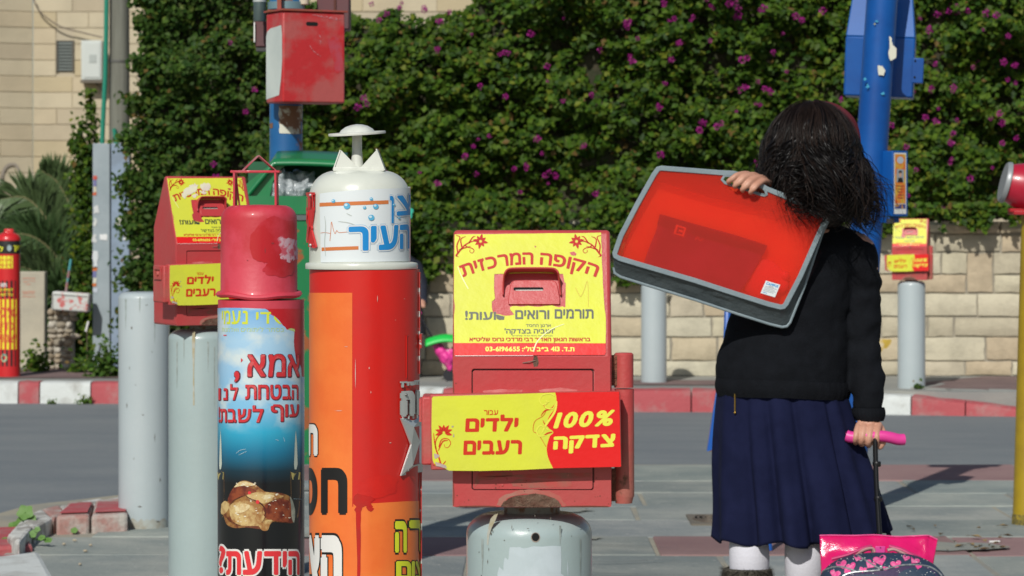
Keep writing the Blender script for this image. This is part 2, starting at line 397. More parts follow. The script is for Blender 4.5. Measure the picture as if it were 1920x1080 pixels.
# manhole cover
mc = G(1328, 975); t = thing('manhole_cover', 'small round iron cover sunk in the grey paving left of the skirt hem', 'manhole cover', (mc.x, mc.y, 0))
M_iron = mat('iron_brown', (.12,.095,.075), .8, (.2,.17,.13), 20, bump=.5)
mb = MB(); mb.box((0,0,0), (.14,.34,.008)); mb.build('frame', mat('iron_frame', (.16,.14,.11), .85), t, smooth=False)
for k, r in enumerate((.055, .04, .022)):
    mb = MB(); mb.lathe([(r, .004), (r, .009+.001*k), (r-.007, .009+.001*k), (r-.007, .004)], 28, sy=2.2); mb.build('ring', M_iron, t)

# ------------------------------------------------------------ stone retaining wall under the hedge
WY = 19.1; WX0, WX1 = kx(740, WY), kx(2150, WY); WTOP = 1.045
wall = thing('stone_wall', 'low wall of rough cream limestone blocks under the flowering hedge', 'wall', ((WX0+WX1)/2, WY, WALK_Z))
ox = -(WX0+WX1)/2
M_mortar = mat('mortar', (.36,.33,.265), .95, (.28,.26,.21), 5, bump=.6, bscale=60)
mb = MB(); mb.box(((0), .112, (WTOP-WALK_Z)/2-.04), (WX1-WX0, .2, WTOP-WALK_Z-.02)); mb.build('mortar_bed', M_mortar, wall, smooth=False)
stc = [(.56,.51,.37), (.54,.46,.32), (.58,.54,.41), (.51,.42,.29), (.54,.48,.36), (.60,.55,.41), (.50,.45,.33)]
M_st = [mat('limestone_%d' % i, c, .9, tuple(x*.80 for x in c), 7, .42, .68, bump=.8, bscale=26) for i, c in enumerate(stc)]
M_st.append(mat('limestone_stain', (.60,.53,.40), .9, (.48,.33,.05), 6, .45, .55, bump=1.0, bscale=26))
def rock(x0, x1, z0, z1, m, par, yf=0.0, depth=.06, name='stone', nx=4, nz=3, rough=.008, bulge=.010, g=.007):
    mb = MB(); x0 += g*random.uniform(.6, 1.4); x1 -= g*random.uniform(.6, 1.4); z0 += g*random.uniform(.5, 1.2); z1 -= g*random.uniform(.5, 1.2)
    vs = []
    for j in range(nz+1):
        for i in range(nx+1):
            u = i/nx; v = j/nz; e = min(u, 1-u, v, 1-v); edge = e < 1e-6
            b = bulge*(1-abs(2*u-1)**4)*(1-abs(2*v-1)**4)
            jx = random.uniform(-.004, .004); jz = random.uniform(-.004, .004)
            vs.append((x0+(x1-x0)*u+jx, yf-b-(0 if edge else random.uniform(-rough, rough)), z0+(z1-z0)*v+jz))
    fs = [(j*(nx+1)+i, j*(nx+1)+i+1, (j+1)*(nx+1)+i+1, (j+1)*(nx+1)+i) for j in range(nz) for i in range(nx)]
    n0 = len(vs); ring = [i for i in range(nx+1)]+[(j)*(nx+1)+nx for j in range(1, nz+1)]+[nz*(nx+1)+i for i in range(nx-1, -1, -1)]+[j*(nx+1) for j in range(nz-1, 0, -1)]
    vs += [(vs[i][0], yf+depth, vs[i][2]) for i in ring]; L = len(ring)
    fs += [(ring[(k+1) % L], ring[k], n0+k, n0+(k+1) % L) for k in range(L)]
    mb.add(vs, fs); return mb.build(name, m, par, angle=28, fixn=False)
# ashlar pattern: courses with some stones standing through two
z = 0.0; course = []
hs = [.10, .15, .13, .15, .12, .14, .12]
occ = []
zz = [0]
for h_ in hs: zz.append(zz[-1]+h_)
taken = set()
random.seed(31)
for i, h_ in enumerate(hs):
    x = WX0-random.uniform(0, .2)
    while x < WX1:
        wd = random.choice([.17, .24, .3, .36, .42, .5, .22]); x2 = min(x+wd, WX1)
        blk = [b for b in occ if b[2] == i and b[0] < x2-.02 and b[1] > x+.02]
        if blk:
            b = min(blk, key=lambda b: b[0])
            if b[0]-x > .07: rock(max(x, WX0)+ox, b[0]+ox, zz[i], zz[i+1], random.choice(M_st[:7]), wall)
            x = b[1]; continue
        if x2-x > .05 and x2 > WX0+.05:
            tall = i < len(hs)-1 and wd < .25 and random.random() < .5
            if tall: occ.append((x, x2, i+1))
            rock(max(x, WX0)+ox, x2+ox, zz[i], zz[i+2] if tall else zz[i+1], random.choice(M_st[:7]), wall)
        x = x2
x = WX0
while x < WX1:                                   # coping stones
    x2 = min(x+random.uniform(.28, .5), WX1); rock(x+ox, x2+ox, zz[-1], zz[-1]+.085, random.choice(M_st[1:6]), wall, yf=-.03, depth=.3, name='coping_stone', rough=.014, bulge=.02); x = x2
rock(kx(1640, WY)+ox, kx(1672, WY)+ox, .13, .24, M_st[7], wall, yf=-.006, name='stained_stone')['label'] = 'stone with a mustard yellow paint stain'

# ------------------------------------------------------------ stone building behind
BY = 38.0
bld = thing('stone_building', 'tall building of pale cream cut stone behind the hedge and the utility pole', 'building', (kx(62, BY), BY, -.2))
bx0 = kx(62, BY); M_bl = [mat('cut_stone_%d' % i, c, .85, tuple(x*.86 for x in c), 1.6, .4, .65, bump=.5, bscale=22) for i, c in enumerate([(.53,.45,.31), (.50,.42,.27), (.55,.48,.34), (.48,.41,.29)])]
M_bed = mat('cut_stone_joint', (.47,.41,.30), .9)
mb = MB(); mb.box((9.5, .32, 4.0), (19.0, .6, 8.0)); mb.build('wall', M_bed, bld, smooth=False)
ang = R(28)                                       # left face turns away towards the left
rotm = Matrix.Rotation(ang, 3, 'Z')
mb = MB(); mb.box(rotm @ Vector((-3.0, .32, 4.0)), (6.0, .6, 8.0), rot=rotm); mb.build('wall', M_bed, bld, smooth=False)
CH = .205; win = (kx(105, BY)-bx0, kx(139, BY)-bx0, H+.2-(134-HZ)/F*BY, H+.2-(76-HZ)/F*BY)
def block(x0, x1, z0, z1, rot=None):
    mb = MB(); g = .0035; d = .014+random.uniform(0, .008)
    mb.box(((x0+x1)/2, .022-d/2, (z0+z1)/2), (x1-x0-2*g, d, z1-z0-2*g))
    if rot is not None: mb.v = [tuple(rot @ Vector(v)) for v in mb.v]
    mb.build('stone_block', random.choice(M_bl), bld, smooth=False, fixn=False, bevel=.004, bseg=1)
zt = [k*CH for k in range(2, 24)]
for i, z0 in enumerate(zt):
    z1 = z0+CH; x = 0.0; top = z0 > 3.7
    xe = 3.2 if not top else 7.2
    first = True
    while x < xe:
        wd = random.uniform(.38, .62) if not first else random.choice([.3, .5]); first = False
        x2 = x+wd
        if z1 > win[2]+.02 and z0 < win[3]-.02 and x2 > win[0] and x < win[1]:
            if x < win[0]-.05: block(x, win[0], z0, z1)
            x = win[1]; continue
        block(x, x2, z0, z1); x = x2
    x = 0.0
    while x > -3.2:
        wd = random.uniform(.38, .6); block(x-wd, x, z0, z1, rotm); x -= wd
wn = MB(); wx, wz = (win[0]+win[1])/2, (win[2]+win[3])/2; ww, wh = win[1]-win[0], win[3]-win[2]
wo = wn.box((wx, .014, wz), (ww, .008, wh)).build('window', mat('window_dark', (.05,.055,.05), .4), bld, smooth=False)
for s_ in (-1, 1):
    mb = MB(); mb.box((wx+s_*(ww/2-.012), -.005, wz), (.022, .028, wh)); mb.build('frame', mat('window_frame', (.10,.09,.07), .6), wo, smooth=False)
for k in range(9):
    mb = MB(); mb.box((wx, .0, wz-wh*.44+k*wh*.105), (ww-.05, .004, wh*.085), rot=Matrix.Rotation(R(-32), 3, 'X')); mb.build('louvre', mat('louvre_glass', (.13,.15,.14), .3), wo, smooth=False)
# a faded arch scrawl on the left stones
M_graf = mat('graffiti_grey', (.33,.29,.24), .8)
mb = MB(); fl = lambda a, b, o: P(a, b, BY-.12-o)-Vector((bx0, BY, -.2))
for pts in ([(2,340),(8,318),(18,309),(30,310),(37,326),(38,330)], [(-2,345),(6,330)], [(40,330),(46,348)]):
    mb.slab([stroke(pts, 5)], lambda a, b, o: rotm @ Vector(((a-62)/F*BY/.94, -.018-o*.5, H+.2-(b-HZ)/F*BY)))
mb.build('graffiti', M_graf, bld, smooth=False)
# white meter box and cable on the building
mx, mz = kx(176, BY), H-(116-HZ)/F*BY
t = thing('meter_box', 'pale grey wall cabinet on the stone building left of the utility pole', 'meter box', (mx, BY-.03, mz-.26))
M_mbox = mat('meter_white', (.56,.60,.57), .5); 
mb = MB(); mb.box((0, -.1, .27), (.26, .2, .50)); b0 = mb.build('cabinet', M_mbox, t, bevel=.01)
mb = MB(); mb.box((.01, -.204, .27), (.20, .012, .44)); mb.build('door', M_mbox, t, bevel=.004)
mb = MB(); mb.box((.02, -.213, .29), (.09, .008, .10)); mb.build('label_plate', mat('meter_plate', (.40,.44,.42), .5), t)
mb = MB(); mb.box((0, -.1, .0), (.28, .22, .03)); mb.build('base', mat('meter_base', (.16,.14,.11), .7), t)
mb = MB(); mb.tube([(.03,-.08,-.01),(.1,-.08,-.08),(.13,-.08,-.14)], .012, 6); mb.build('bracket', mat('meter_base', ()), t)
mb = MB(); mb.tube([P(a, b, BY-.1) for a, b in crspline([(62,-5),(75,22),(110,48),(150,60),(192,70)], 20)], .010, 6)
tag(mb.build('cable', mat('cable_dark', (.16,.13,.10), .6)), 'thin dark cable sagging across the stone building by the louvred window', 'cable')

# ------------------------------------------------------------ foliage
def leaf_cloud(name, pos, nrm, size, cols, m, parent=None, asp=.75, jit=.5):
    """many small folded leaves; pos (n,3), nrm (n,3), size (n), cols (n,3)"""
    n = len(pos); nrm = nrm+RNG.normal(0, jit, (n, 3)); nrm /= np.linalg.norm(nrm, axis=1)[:, None]
    a = RNG.normal(0, 1, (n, 3)); u = np.cross(nrm, a); u /= np.linalg.norm(u, axis=1)[:, None]; v = np.cross(nrm, u)
    L = size[:, None]; Wd = (size*asp)[:, None]
    p0 = pos-u*L*.5; p1 = pos+v*Wd*.5+nrm*L*.10-u*L*.06; p2 = pos+u*L*.55-nrm*L*.06; p3 = pos-v*Wd*.5+nrm*L*.10-u*L*.06
    V = np.stack([p0, p1, p2, p3], 1).reshape(-1, 3)
    k = np.arange(n)*4; Fc = np.stack([k, k+1, k+2, k, k+2, k+3], 1).reshape(-1, 3)
    me = bpy.data.meshes.new(name); me.vertices.add(len(V)); me.vertices.foreach_set('co', V.ravel())
    me.loops.add(len(Fc)*3); me.loops.foreach_set('vertex_index', Fc.ravel())
    me.polygons.add(len(Fc)); me.polygons.foreach_set('loop_start', np.arange(len(Fc))*3); me.polygons.foreach_set('loop_total', np.full(len(Fc), 3))
    me.update(calc_edges=True); me.materials.append(m)
    at = me.color_attributes.new('tint', 'FLOAT_COLOR', 'POINT'); cc = np.concatenate([np.repeat(cols, 4, axis=0), np.ones((n*4, 1))], 1); at.data.foreach_set('color', cc.ravel())
    o = bpy.data.objects.new(name, me); C.objects.link(o)
    if parent: o.parent = parent
    o['kind'] = 'stuff'; return o
def leafmat(name, col, trans=.35, rough=.5):
    m = bpy.data.materials.new(name); m.use_nodes = True; n = m.node_tree; b = n.nodes['Principled BSDF']
    at = n.nodes.new('ShaderNodeAttribute'); at.attribute_name = 'tint'
    x = n.nodes.new('ShaderNodeMix'); x.data_type = 'RGBA'; x.blend_type = 'MULTIPLY'; x.inputs[0].default_value = 1; x.inputs[7].default_value = (*col, 1)
    n.links.new(at.outputs['Color'], x.inputs[6]); n.links.new(x.outputs[2], b.inputs['Base Color']); b.inputs['Roughness'].default_value = rough
    b.inputs['Specular IOR Level'].default_value = .14
    tr = n.nodes.new('ShaderNodeBsdfTranslucent'); n.links.new(x.outputs[2], tr.inputs[0]); ms = n.nodes.new('ShaderNodeMixShader'); ms.inputs[0].default_value = trans
    n.links.new(b.outputs[0], ms.inputs[1]); n.links.new(tr.outputs[0], ms.inputs[2]); n.links.new(ms.outputs[0], n.nodes['Material Output'].inputs[0]); return m
M_leaf = leafmat('hedge_leaf', (1, 1, 1)); M_bloom = leafmat('blossom_magenta', (1, 1, 1), .3)
def fbm(x, y, z, s, seed=0.0):
    out = np.empty(len(x))
    for i in range(len(x)): out[i] = noise.fractal(Vector((x[i]*s+seed, y[i]*s, z[i]*s)), .9, 2.1, 4)
    return out
def greens(n, kind=0):
    base = np.array([[.055,.115,.012],[.090,.155,.016],[.030,.072,.012],[.15,.18,.02],[.065,.11,.018]]) if kind == 0 else np.array([[.045,.095,.016],[.070,.130,.020],[.028,.07,.014],[.10,.14,.025],[.05,.085,.018]])
    c = base[RNG.choice(5, n, p=[.34,.26,.2,.08,.12])]*RNG.uniform(.75, 1.3, (n, 1)); b = RNG.random(n) < .02; c[b] = (.17, .11, .035); return c
def hedge(name, label, x0, x1, y0, top, bottom, n, size, seed, kind=0, depth=.5, par_z=0.0, amp=.34, fwd=False):
    t = thing(name, label, 'hedge', ((x0+x1)/2, y0+.3, par_z)); cx = (x0+x1)/2
    x = RNG.uniform(x0, x1, n*2); tz = np.array([top(a) for a in x]); bz = np.array([bottom(a) for a in x]); z = bz+(tz-bz)*RNG.random(n*2)**.95
    bump = np.array([noise.fractal(Vector((a*2.1+seed, b*2.6, 3.3)), .8, 2.2, 4) for a, b in zip(x, z)])
    gap = np.array([noise.fractal(Vector((a*4.2+seed, b*5.5, 9.1)), .8, 2.2, 3) for a, b in zip(x, z)])
    keep = RNG.random(n*2) < np.clip(.80+gap*1.3, .12, 1.0); x, z, bump, gap = x[keep][:n], z[keep][:n], bump[keep][:n], gap[keep][:n]; m_ = len(x)
    tz = np.array([top(a) for a in x]); edge = np.clip((tz-z)/.35, 0, 1)
    dy = RNG.random(m_)**1.6*.26
    y = y0+.18-bump*amp-gap*.10+dy+(1-edge)**2*.25
    if fwd: y = np.where((z < WTOP+.12), np.minimum(y, 19.02-.10*RNG.random(m_)-.05*bump), y)
    pos = np.stack([x-cx, y-(y0+.3), z-par_z], 1)
    nrm = np.tile(np.array([-.15, -1.0, .75]), (m_, 1)); sz = size*RNG.uniform(.6, 1.35, m_)
    leaf_cloud('foliage', pos, nrm, sz, greens(m_, kind), M_leaf, t, jit=.55)
    # dark backing sheets: the hedge's inner shade put into their colour, behind the gaps
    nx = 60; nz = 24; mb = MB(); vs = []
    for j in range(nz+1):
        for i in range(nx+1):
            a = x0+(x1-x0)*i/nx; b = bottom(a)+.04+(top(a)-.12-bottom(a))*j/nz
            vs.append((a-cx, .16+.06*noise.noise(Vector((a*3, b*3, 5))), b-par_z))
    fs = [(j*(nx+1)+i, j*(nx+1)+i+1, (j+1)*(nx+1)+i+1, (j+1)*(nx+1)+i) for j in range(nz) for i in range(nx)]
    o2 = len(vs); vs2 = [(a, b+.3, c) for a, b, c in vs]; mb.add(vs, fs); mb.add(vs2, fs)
    mb.build('dark_backing', mat('hedge_inner_shade', (.035,.04,.018), .95, (.06,.05,.03), 12, bump=1.0, bscale=30), t)
    return t, cx
nz1 = lambda a, s, k: noise.noise(Vector((a*s, k, .5)))
def top_main(a):
    px = 960+a/19.6*F
    t = 2.95
    if 600 < px < 905: t = H+(HZ-(24+18*nz1(a, 5, 2)))/F*19.6 - (.0 if px > 640 else 0)
    if px > 870: t = min(3.0, H+(HZ-24)/F*19.6+(px-870)*.004)
    if px <= 600: t = min(2.95, H+(HZ-(20-(600-px)*.25))/F*19.6)
    return t+.10*nz1(a, 3, 7)
def bot_main(a):
    px = 960+a/19.2*F
    b = .735+max(0, min(1, (px-1230)/380))*.30
    if px < 765: b = .1
    return b-.03+.10*nz1(a, 6, 4)+.09*nz1(a, 17, 9)
hg, hcx = hedge('bougainvillea_hedge', 'long green bougainvillea hedge with magenta flowers on the stone wall', kx(505, 19.4), kx(2120, 19.4), 19.15, top_main, bot_main, 66000, .047, 0.0, amp=.30, fwd=True)
def top_left(a):
    px = 960+a/19.6*F
    return 2.9 if px > 262+14*nz1(a, 9, 3) else .9
hl, hlx = hedge('climbing_hedge', 'dark green untrimmed hedge between the utility pole and the red letterbox pole', kx(262, 19.6), kx(535, 19.6), 19.4, lambda a: 2.9+.1*nz1(a, 4, 1), lambda a: .05, 15000, .040, 40.0, kind=1)
# loose left edge and sprays of that hedge
def spray(t, base, tip, n, spread, size, kind=1, kindname='spray'):
    b = Vector(base); e = Vector(tip); ts = RNG.random(n); p = np.array([list(b.lerp(e, k)+Vector((0, 0, .08*math.sin(k*PI)))) for k in ts])+RNG.normal(0, spread, (n, 3))*(1.1-ts[:, None]*.6)
    p -= np.array(t.location)
    o = leaf_cloud('foliage', p, np.tile(np.array([-.1,-1,.7]), (n, 1)), size*RNG.uniform(.6, 1.3, n), greens(n, kind), M_leaf, t, jit=.7)
    mb = MB(); mb.tube([Vector(q)-t.location for q in crspline([tuple(b), tuple(b.lerp(e, .5)+Vector((0, 0, .08))), tuple(e)], 10)], [.007*(1-.8*i/9) for i in range(10)], 5); mb.build('branch', mat('bark', (.12,.09,.06), .9), t)
for (b, e, n, s_) in (((300,110),(262,40),500,.05), ((300,180),(255,120),500,.05), ((320,30),(250,5),420,.04), ((290,260),(240,190),420,.05), ((300,330),(235,260),700,.07), ((300,420),(236,340),900,.08),
                    ((290,480),(240,420),700,.08), ((300,560),(240,520),900,.08), ((290,640),(236,600),900,.07), ((560,30),(520,-8),300,.04)):
    spray(hl, P(*b, 19.55), P(*e, 19.5), n, s_, .04)
# shrub in the gap left of the lamp post
sh = thing('shrub', 'leafy dark shrub growing behind the left edge of the grey lamp post', 'shrub', tuple(P(190, 690, 20.9)))
for (b, e, n, s_) in (((190,690),(150,230),900,.07), ((195,400),(140,265),500,.05), ((190,420),(165,170),350,.035), ((180,500),(150,330),600,.08), ((170,700),(130,600),900,.11), ((190,640),(165,470),900,.11), ((120,700),(75,640),700,.09), ((150,690),(150,560),700,.09)):
    spray(sh, P(*b, 20.9), P(*e, 20.8), n, s_, .042, 0)
# low weeds
def tuft(label, px, py, Y, w, h, n, size, kind=0, z=None):
    g = P(px, py, Y); t = thing('weed', label, 'weed', (g.x, g.y, z if z is not None else g.z))
    p = np.stack([RNG.normal(0, w*.4, n), RNG.normal(0, w*.3, n), np.abs(RNG.normal(0, h*.5, n))], 1)
    o = leaf_cloud('leaves', p, np.tile(np.array([-.1,-.6,1]), (n, 1)), size*RNG.uniform(.6, 1.4, n), greens(n, kind)*1.25, M_leaf, t, jit=.6)
    for k in range(5):
        mb = MB(); a = RNG.normal(0, w*.25, 2); mb.tube([(0, 0, 0), (a[0]*.5, a[1]*.3, h*.4), (a[0], a[1], h*.8)], .003, 4); mb.build('stem', mat('stem_green', (.08,.12,.03), .8), t)
tuft('green weeds at the foot of the beige stone slab', 68, 700, 19.6, .12, .14, 240, .035, z=WALK_Z)
tuft('green weeds at the right foot of the rubble pillar', 150, 700, 19.5, .10, .09, 160, .03, z=WALK_Z)
tuft('dark bushy plant at the right foot of the grey lamp post', 200, 710, 19.0, .16, .20, 420, .04, 1, z=WALK_Z)
tuft('small weed sprouting from the gutter under the red kerb block', 157, 755, 18.30, .06, .05, 60, .022, z=ROAD_Z)
tuft('tiny weed sprouting from the gutter under the white kerb block', 98, 755, 18.30, .04, .035, 30, .02, z=ROAD_Z)
# broad leaved weeds by the near kerb
def broad(label, px, py, z, leaves, group=None):
    g = G(px, py, z); t = thing('weed', label, 'weed', (g.x, g.y, z)); m = mat('weed_leaf', (.085,.19,.03), .6, (.12,.24,.05), 20)
    for (dx, dz, r, tilt) in leaves:
        mb = MB(); c = Vector((dx, -.01, dz)); rm = Matrix.Rotation(R(tilt), 3, 'X') @ Matrix.Rotation(random.uniform(0, 6), 3, 'Z')
        pts = [(r*(1+.12*math.sin(5*a))*math.cos(a), r*(1+.12*math.sin(5*a))*math.sin(a)) for a in [2*PI*k/20 for k in range(20)]]
        mb.add([c+rm @ Vector((0, 0, -.12*r))]+[c+rm @ Vector((a, b, .1*r*math.sin(a/r*3))) for a, b in pts], [(0, k+1, (k+1) % 20+1) for k in range(20)])
        mb.build('leaf', m, t, fixn=False)
        mb = MB(); mb.tube([(dx*.2, 0, 0), (dx*.7, 0, dz*.6), c], .0018, 5); mb.build('stem', m, t)
broad('broad leaved weed growing on the broken white kerb corner', 48, 985, .03, [(0,.045,.028,60), (-.012,.012,.022,50), (.022,.022,.016,70), (-.04,.0,.018,40), (.035,.002,.012,30)])
broad('single round green leaf lying by the pinkish kerb block', 140, 998, .0, [(0,.008,.012,45)])
broad('sprawling weed in the joint between the red and white kerb blocks', 62, 1012, .02, [(0,.02,.014,60), (.03,.008,.012,40), (-.05,.0,.016,30), (-.09,.0,.015,30), (.05,.0,.014,30), (.015,.035,.01,60)])

# blossoms: little bunches of three-petalled bracts
random.seed(5)
bm_mesh = []
for k in range(6):
    n = 26; th = RNG.uniform(0, 2*PI, n); rr = RNG.random(n)**.5*.042; p = np.stack([rr*np.cos(th), RNG.uniform(-.03, .02, n), rr*np.sin(th)*.85], 1)
    c = np.array([.38,.02,.25])*RNG.uniform(.6, 1.25, (n, 1))+np.array([.04,.01,.0])*RNG.random((n, 1))
    o = leaf_cloud('blossom', p, np.tile(np.array([-.2,-1,.6]), (n, 1)), .022*RNG.uniform(.7, 1.3, n), c, M_bloom, None, asp=.9, jit=.7); bm_mesh.append(o.data); bpy.data.objects.remove(o)
known = [(672,205),(690,198),(683,182),(700,7),(745,20),(752,10),(800,20),(795,10),(842,22),(825,40),(715,35),(725,22),(640,12),(950,95),(940,100),(1025,120),(948,180),(1020,148),(1185,108),(1190,118),(1262,113),(1245,5),(1325,3),(1385,5),(1335,15),(1362,8),(1380,14),(1305,30),(1298,38),(1175,45),(1200,70),(1418,158),(1350,240),(1355,232),(1310,240),(1318,232),(1385,208),(1422,195),(1395,160),(888,278),(878,298),(900,262),(985,310),(992,316),(1020,292),(1035,325),(1028,332),(963,320),(1012,258),(1088,278),(1090,270),(895,325),(1025,345),(820,340),(970,360),(1015,398),(1133,455),(1240,288),(1415,300),(1420,310),(1580,185),(1785,15),(1800,8),(1790,22),(1850,30),(1860,25),(1868,32),(1812,20),(1760,118),(1838,122),(1830,126),(1786,172),(1756,200),(1668,240),(1755,225),(1788,255),(1862,222),(1878,235),(1910,260),(1895,68),(1890,150),(1861,315),(1825,330),(1704,367),(1718,382),(1770,390),(1872,215),(1700,275),(1735,220),(430,78),(471,165),(462,205),(405,312),(410,330),(1105,175),(1052,192),(1120,360),(1238,205),(1565,60),(1590,110),(1450,100),(1480,130),(1330,75),(1270,80),(1395,110),(1130,95),(1900,120),(1745,60),(1720,35),(1540,20),(1500,40),(1465,60),(1430,20),(1060,30),(1000,60),(880,70),(820,90)]
for (px, py) in known+[(random.uniform(1250, 1920), random.uniform(0, 180)) for _ in range(22)]+[(random.uniform(1720, 1920), random.uniform(150, 400)) for _ in range(6)]+[(random.uniform(640, 1400), random.uniform(20, 420)) for _ in range(12)]:
    for _ in range(1 if random.random() < .75 else 2):
        a = kx(px, 18.9); z_ = H-(py-HZ)/F*18.9
        y = 19.15+.18-noise.fractal(Vector((a*2.1, z_*2.6, 3.3)), .8, 2.2, 4)*.30-.10
        Yq = y; x_ = kx(px+random.uniform(-6, 6), Yq); zq = H-(py+random.uniform(-5, 5)-HZ)/F*Yq
        par = hg if px > 520 else hl; loc = Vector((x_, Yq, zq))-par.location
        o = bpy.data.objects.new('blossom', random.choice(bm_mesh)); C.objects.link(o); o.parent = par; o.location = loc; s_ = random.uniform(.28, .66); o.scale = (s_, s_, s_); o.rotation_euler = (0, random.uniform(0, 6), 0)

# ------------------------------------------------------------ palm
pt = P(178, 660, 21.6)
palm = thing('palm_tree', 'young palm with arching feathery fronds against the stone building', 'palm tree', (pt.x, 21.6, -.1))
mb = MB(); mb.tube([(0,0,0),(0,0,.25),(0.01,0,.5)], [.16,.15,.11], 12); mb.build('trunk', mat('palm_trunk', (.13,.09,.05), .9, (.07,.05,.03), 30, bump=1.0), palm)
M_palm = [mat('palm_leaf_%d' % i, c, .45) for i, c in enumerate([(.055,.105,.035), (.035,.075,.028), (.085,.135,.05)])]
def frond(pts, ll, n=92, droop=.6, dy=0.0):
    sp = crspline([tuple(P(a, b, 21.5+d)-Vector((pt.x, 21.6, -.1))) for a, b, d in pts], n); mb = MB()
    mb.tube(sp, [.016*(1-.75*i/(n-1)) for i in range(n)], 5, mi=1)
    for i in range(5, n):
        t = i/(n-1); d = (Vector(sp[i])-Vector(sp[i-1])).normalized(); L_ = ll*math.sin(PI*min(1, t*.88+.12))**.7*random.uniform(.85, 1.1)
        side = d.cross(Vector((0, 1, 0))).normalized(); 
        for s_ in (-1, 1):
            for q in range(2):
                v = (side*s_*(.85 if q else .7)+d*.75+Vector((0, random.uniform(-.55, .25), -.15-droop*random.random()*.4))).normalized(); b = Vector(sp[i])+d*random.uniform(-.015, .015)
                wv = v.cross(Vector((random.uniform(-.3, .3), 1, random.uniform(-.3, .3)))).normalized()*.0105; mi = b+v*L_*.5+Vector((0, 0, .01)); e = b+v*L_+Vector((0, 0, -droop*.12*L_))
                mb.add([b-wv*.6, b+wv*.6, mi+wv, mi-wv, e], [(0,1,2,3),(3,2,4)])
    mb.build('frond', [random.choice(M_palm), mat('palm_rib', (.20,.19,.09), .6)], palm, smooth=False, fixn=False)
for pts in ([(176,640,0),(162,520,-.1),(140,410,-.15),(110,345,-.2),(78,320,-.25)], [(174,640,0),(150,540,-.2),(100,430,-.3),(50,372,-.35),(-10,375,-.4)], [(172,645,0),(150,570,-.3),(105,480,-.4),(50,440,-.5),(-20,450,-.55)],
            [(172,650,0),(140,590,-.3),(90,530,-.4),(40,500,-.5),(-15,505,-.55)], [(178,640,0),(172,540,0),(168,450,.1),(160,380,.2)], [(174,645,.2),(140,500,.4),(80,420,.5),(10,400,.6)], [(172,650,.1),(120,540,.3),(60,470,.4),(-20,415,.5)],
            [(174,650,-.1),(146,600,-.4),(110,560,-.5),(70,560,-.6)], [(180,640,0),(190,520,.2),(180,430,.4),(150,360,.5)], [(170,650,-.1),(120,560,-.2),(70,500,-.1),(10,470,0)], [(172,640,.3),(130,470,.5),(90,400,.6),(40,350,.7)]):
    frond(pts, .34)
# ------------------------------------------------------------ utility pole, lamp post base, slab, rubble pillar
def cyl_map(cx, Yc, r, par):
    """picture point -> point on an upright cylinder (local to par), pushed out by off"""
    X0 = kx(cx, Yc)
    def fn(px, py, off=0.0, th=None):
        d = ray(px, py); ox_, oy = -X0, -Yc; a = d.x*d.x+1; b = 2*(d.x*ox_+oy); c = ox_*ox_+oy*oy-r*r; D = max(b*b-4*a*c, 0)
        t_ = (-b-math.sqrt(D))/(2*a); p = Vector((d.x*t_, t_, H+d.z*t_)); n = Vector((p.x-X0, p.y-Yc, 0)).normalized()
        return p+n*off-par
    return fn
def cyl_arc(cx, Yc, r, par):
    """as cyl_map, but x runs along the circumference (picture pixels at the front line), so print may run round the side"""
    X0 = kx(cx, Yc); s_ = F/(Yc-r*.75)
    def fn(px, py, off=0.0):
        th = (px-cx)/(s_*r); Yp = Yc-r*math.cos(th)
        return Vector((X0+(r+off)*math.sin(th), Yc-(r+off)*math.cos(th), H-(py-HZ)/F*Yp))-par
    return fn
def to_arc(px, cx, Yc, r):
    s_ = F/(Yc-r*.75); k = max(-1, min(1, (px-cx)/(F/Yc*r))); return cx+math.asin(k)*s_*r

M_galv = mat('galvanised', (.34,.40,.43), .5, (.28,.34,.37), 3, metal=.15, bump=.15)
M_galv2 = mat('galvanised_blue', (.27,.35,.46), .5, (.22,.28,.36), 6, metal=.15, bump=.15)
Yl = 20.0; gx = kx(209, Yl)
t = thing('lamp_post', 'grey galvanised steel post casing of two channels with torn stickers left of the bollards', 'post', (gx, Yl, WALK_Z))
hh = H-(269-HZ)/F*Yl-WALK_Z
for (a, b, m, yo) in ((174,206,M_galv,0), (208,242,M_galv2,.012)):
    x0, x1 = kx(a, Yl)-gx, kx(b, Yl)-gx; mb = MB()
    mb.box(((x0+x1)/2, -.0+yo, hh/2), (x1-x0, .012, hh)); mb.box((x0+.004, .06+yo, hh/2), (.008, .12, hh)); mb.box((x1-.004, .06+yo, hh/2), (.008, .12, hh))
    mb.build('channel', m, t, smooth=False, bevel=.003)
def sticker(par, quad, Y, col, name='sticker', off=.010, jit=0, m=None):
    mb = MB(); mb.slab([jitter_poly(quad, jit, 3) if jit else quad], lambda a, b, o: P(a, b, Y)-par.location+Vector((0, -o, 0)), off, off+.002)
    return mb.build(name, m or mat('sticker_%d_%d_%d' % tuple(int(c*99) for c in col), col, .5), par, smooth=False)
def q4(x0, y0, x1, y1): return [(x0, y0), (x1, y0), (x1, y1), (x0, y1)]
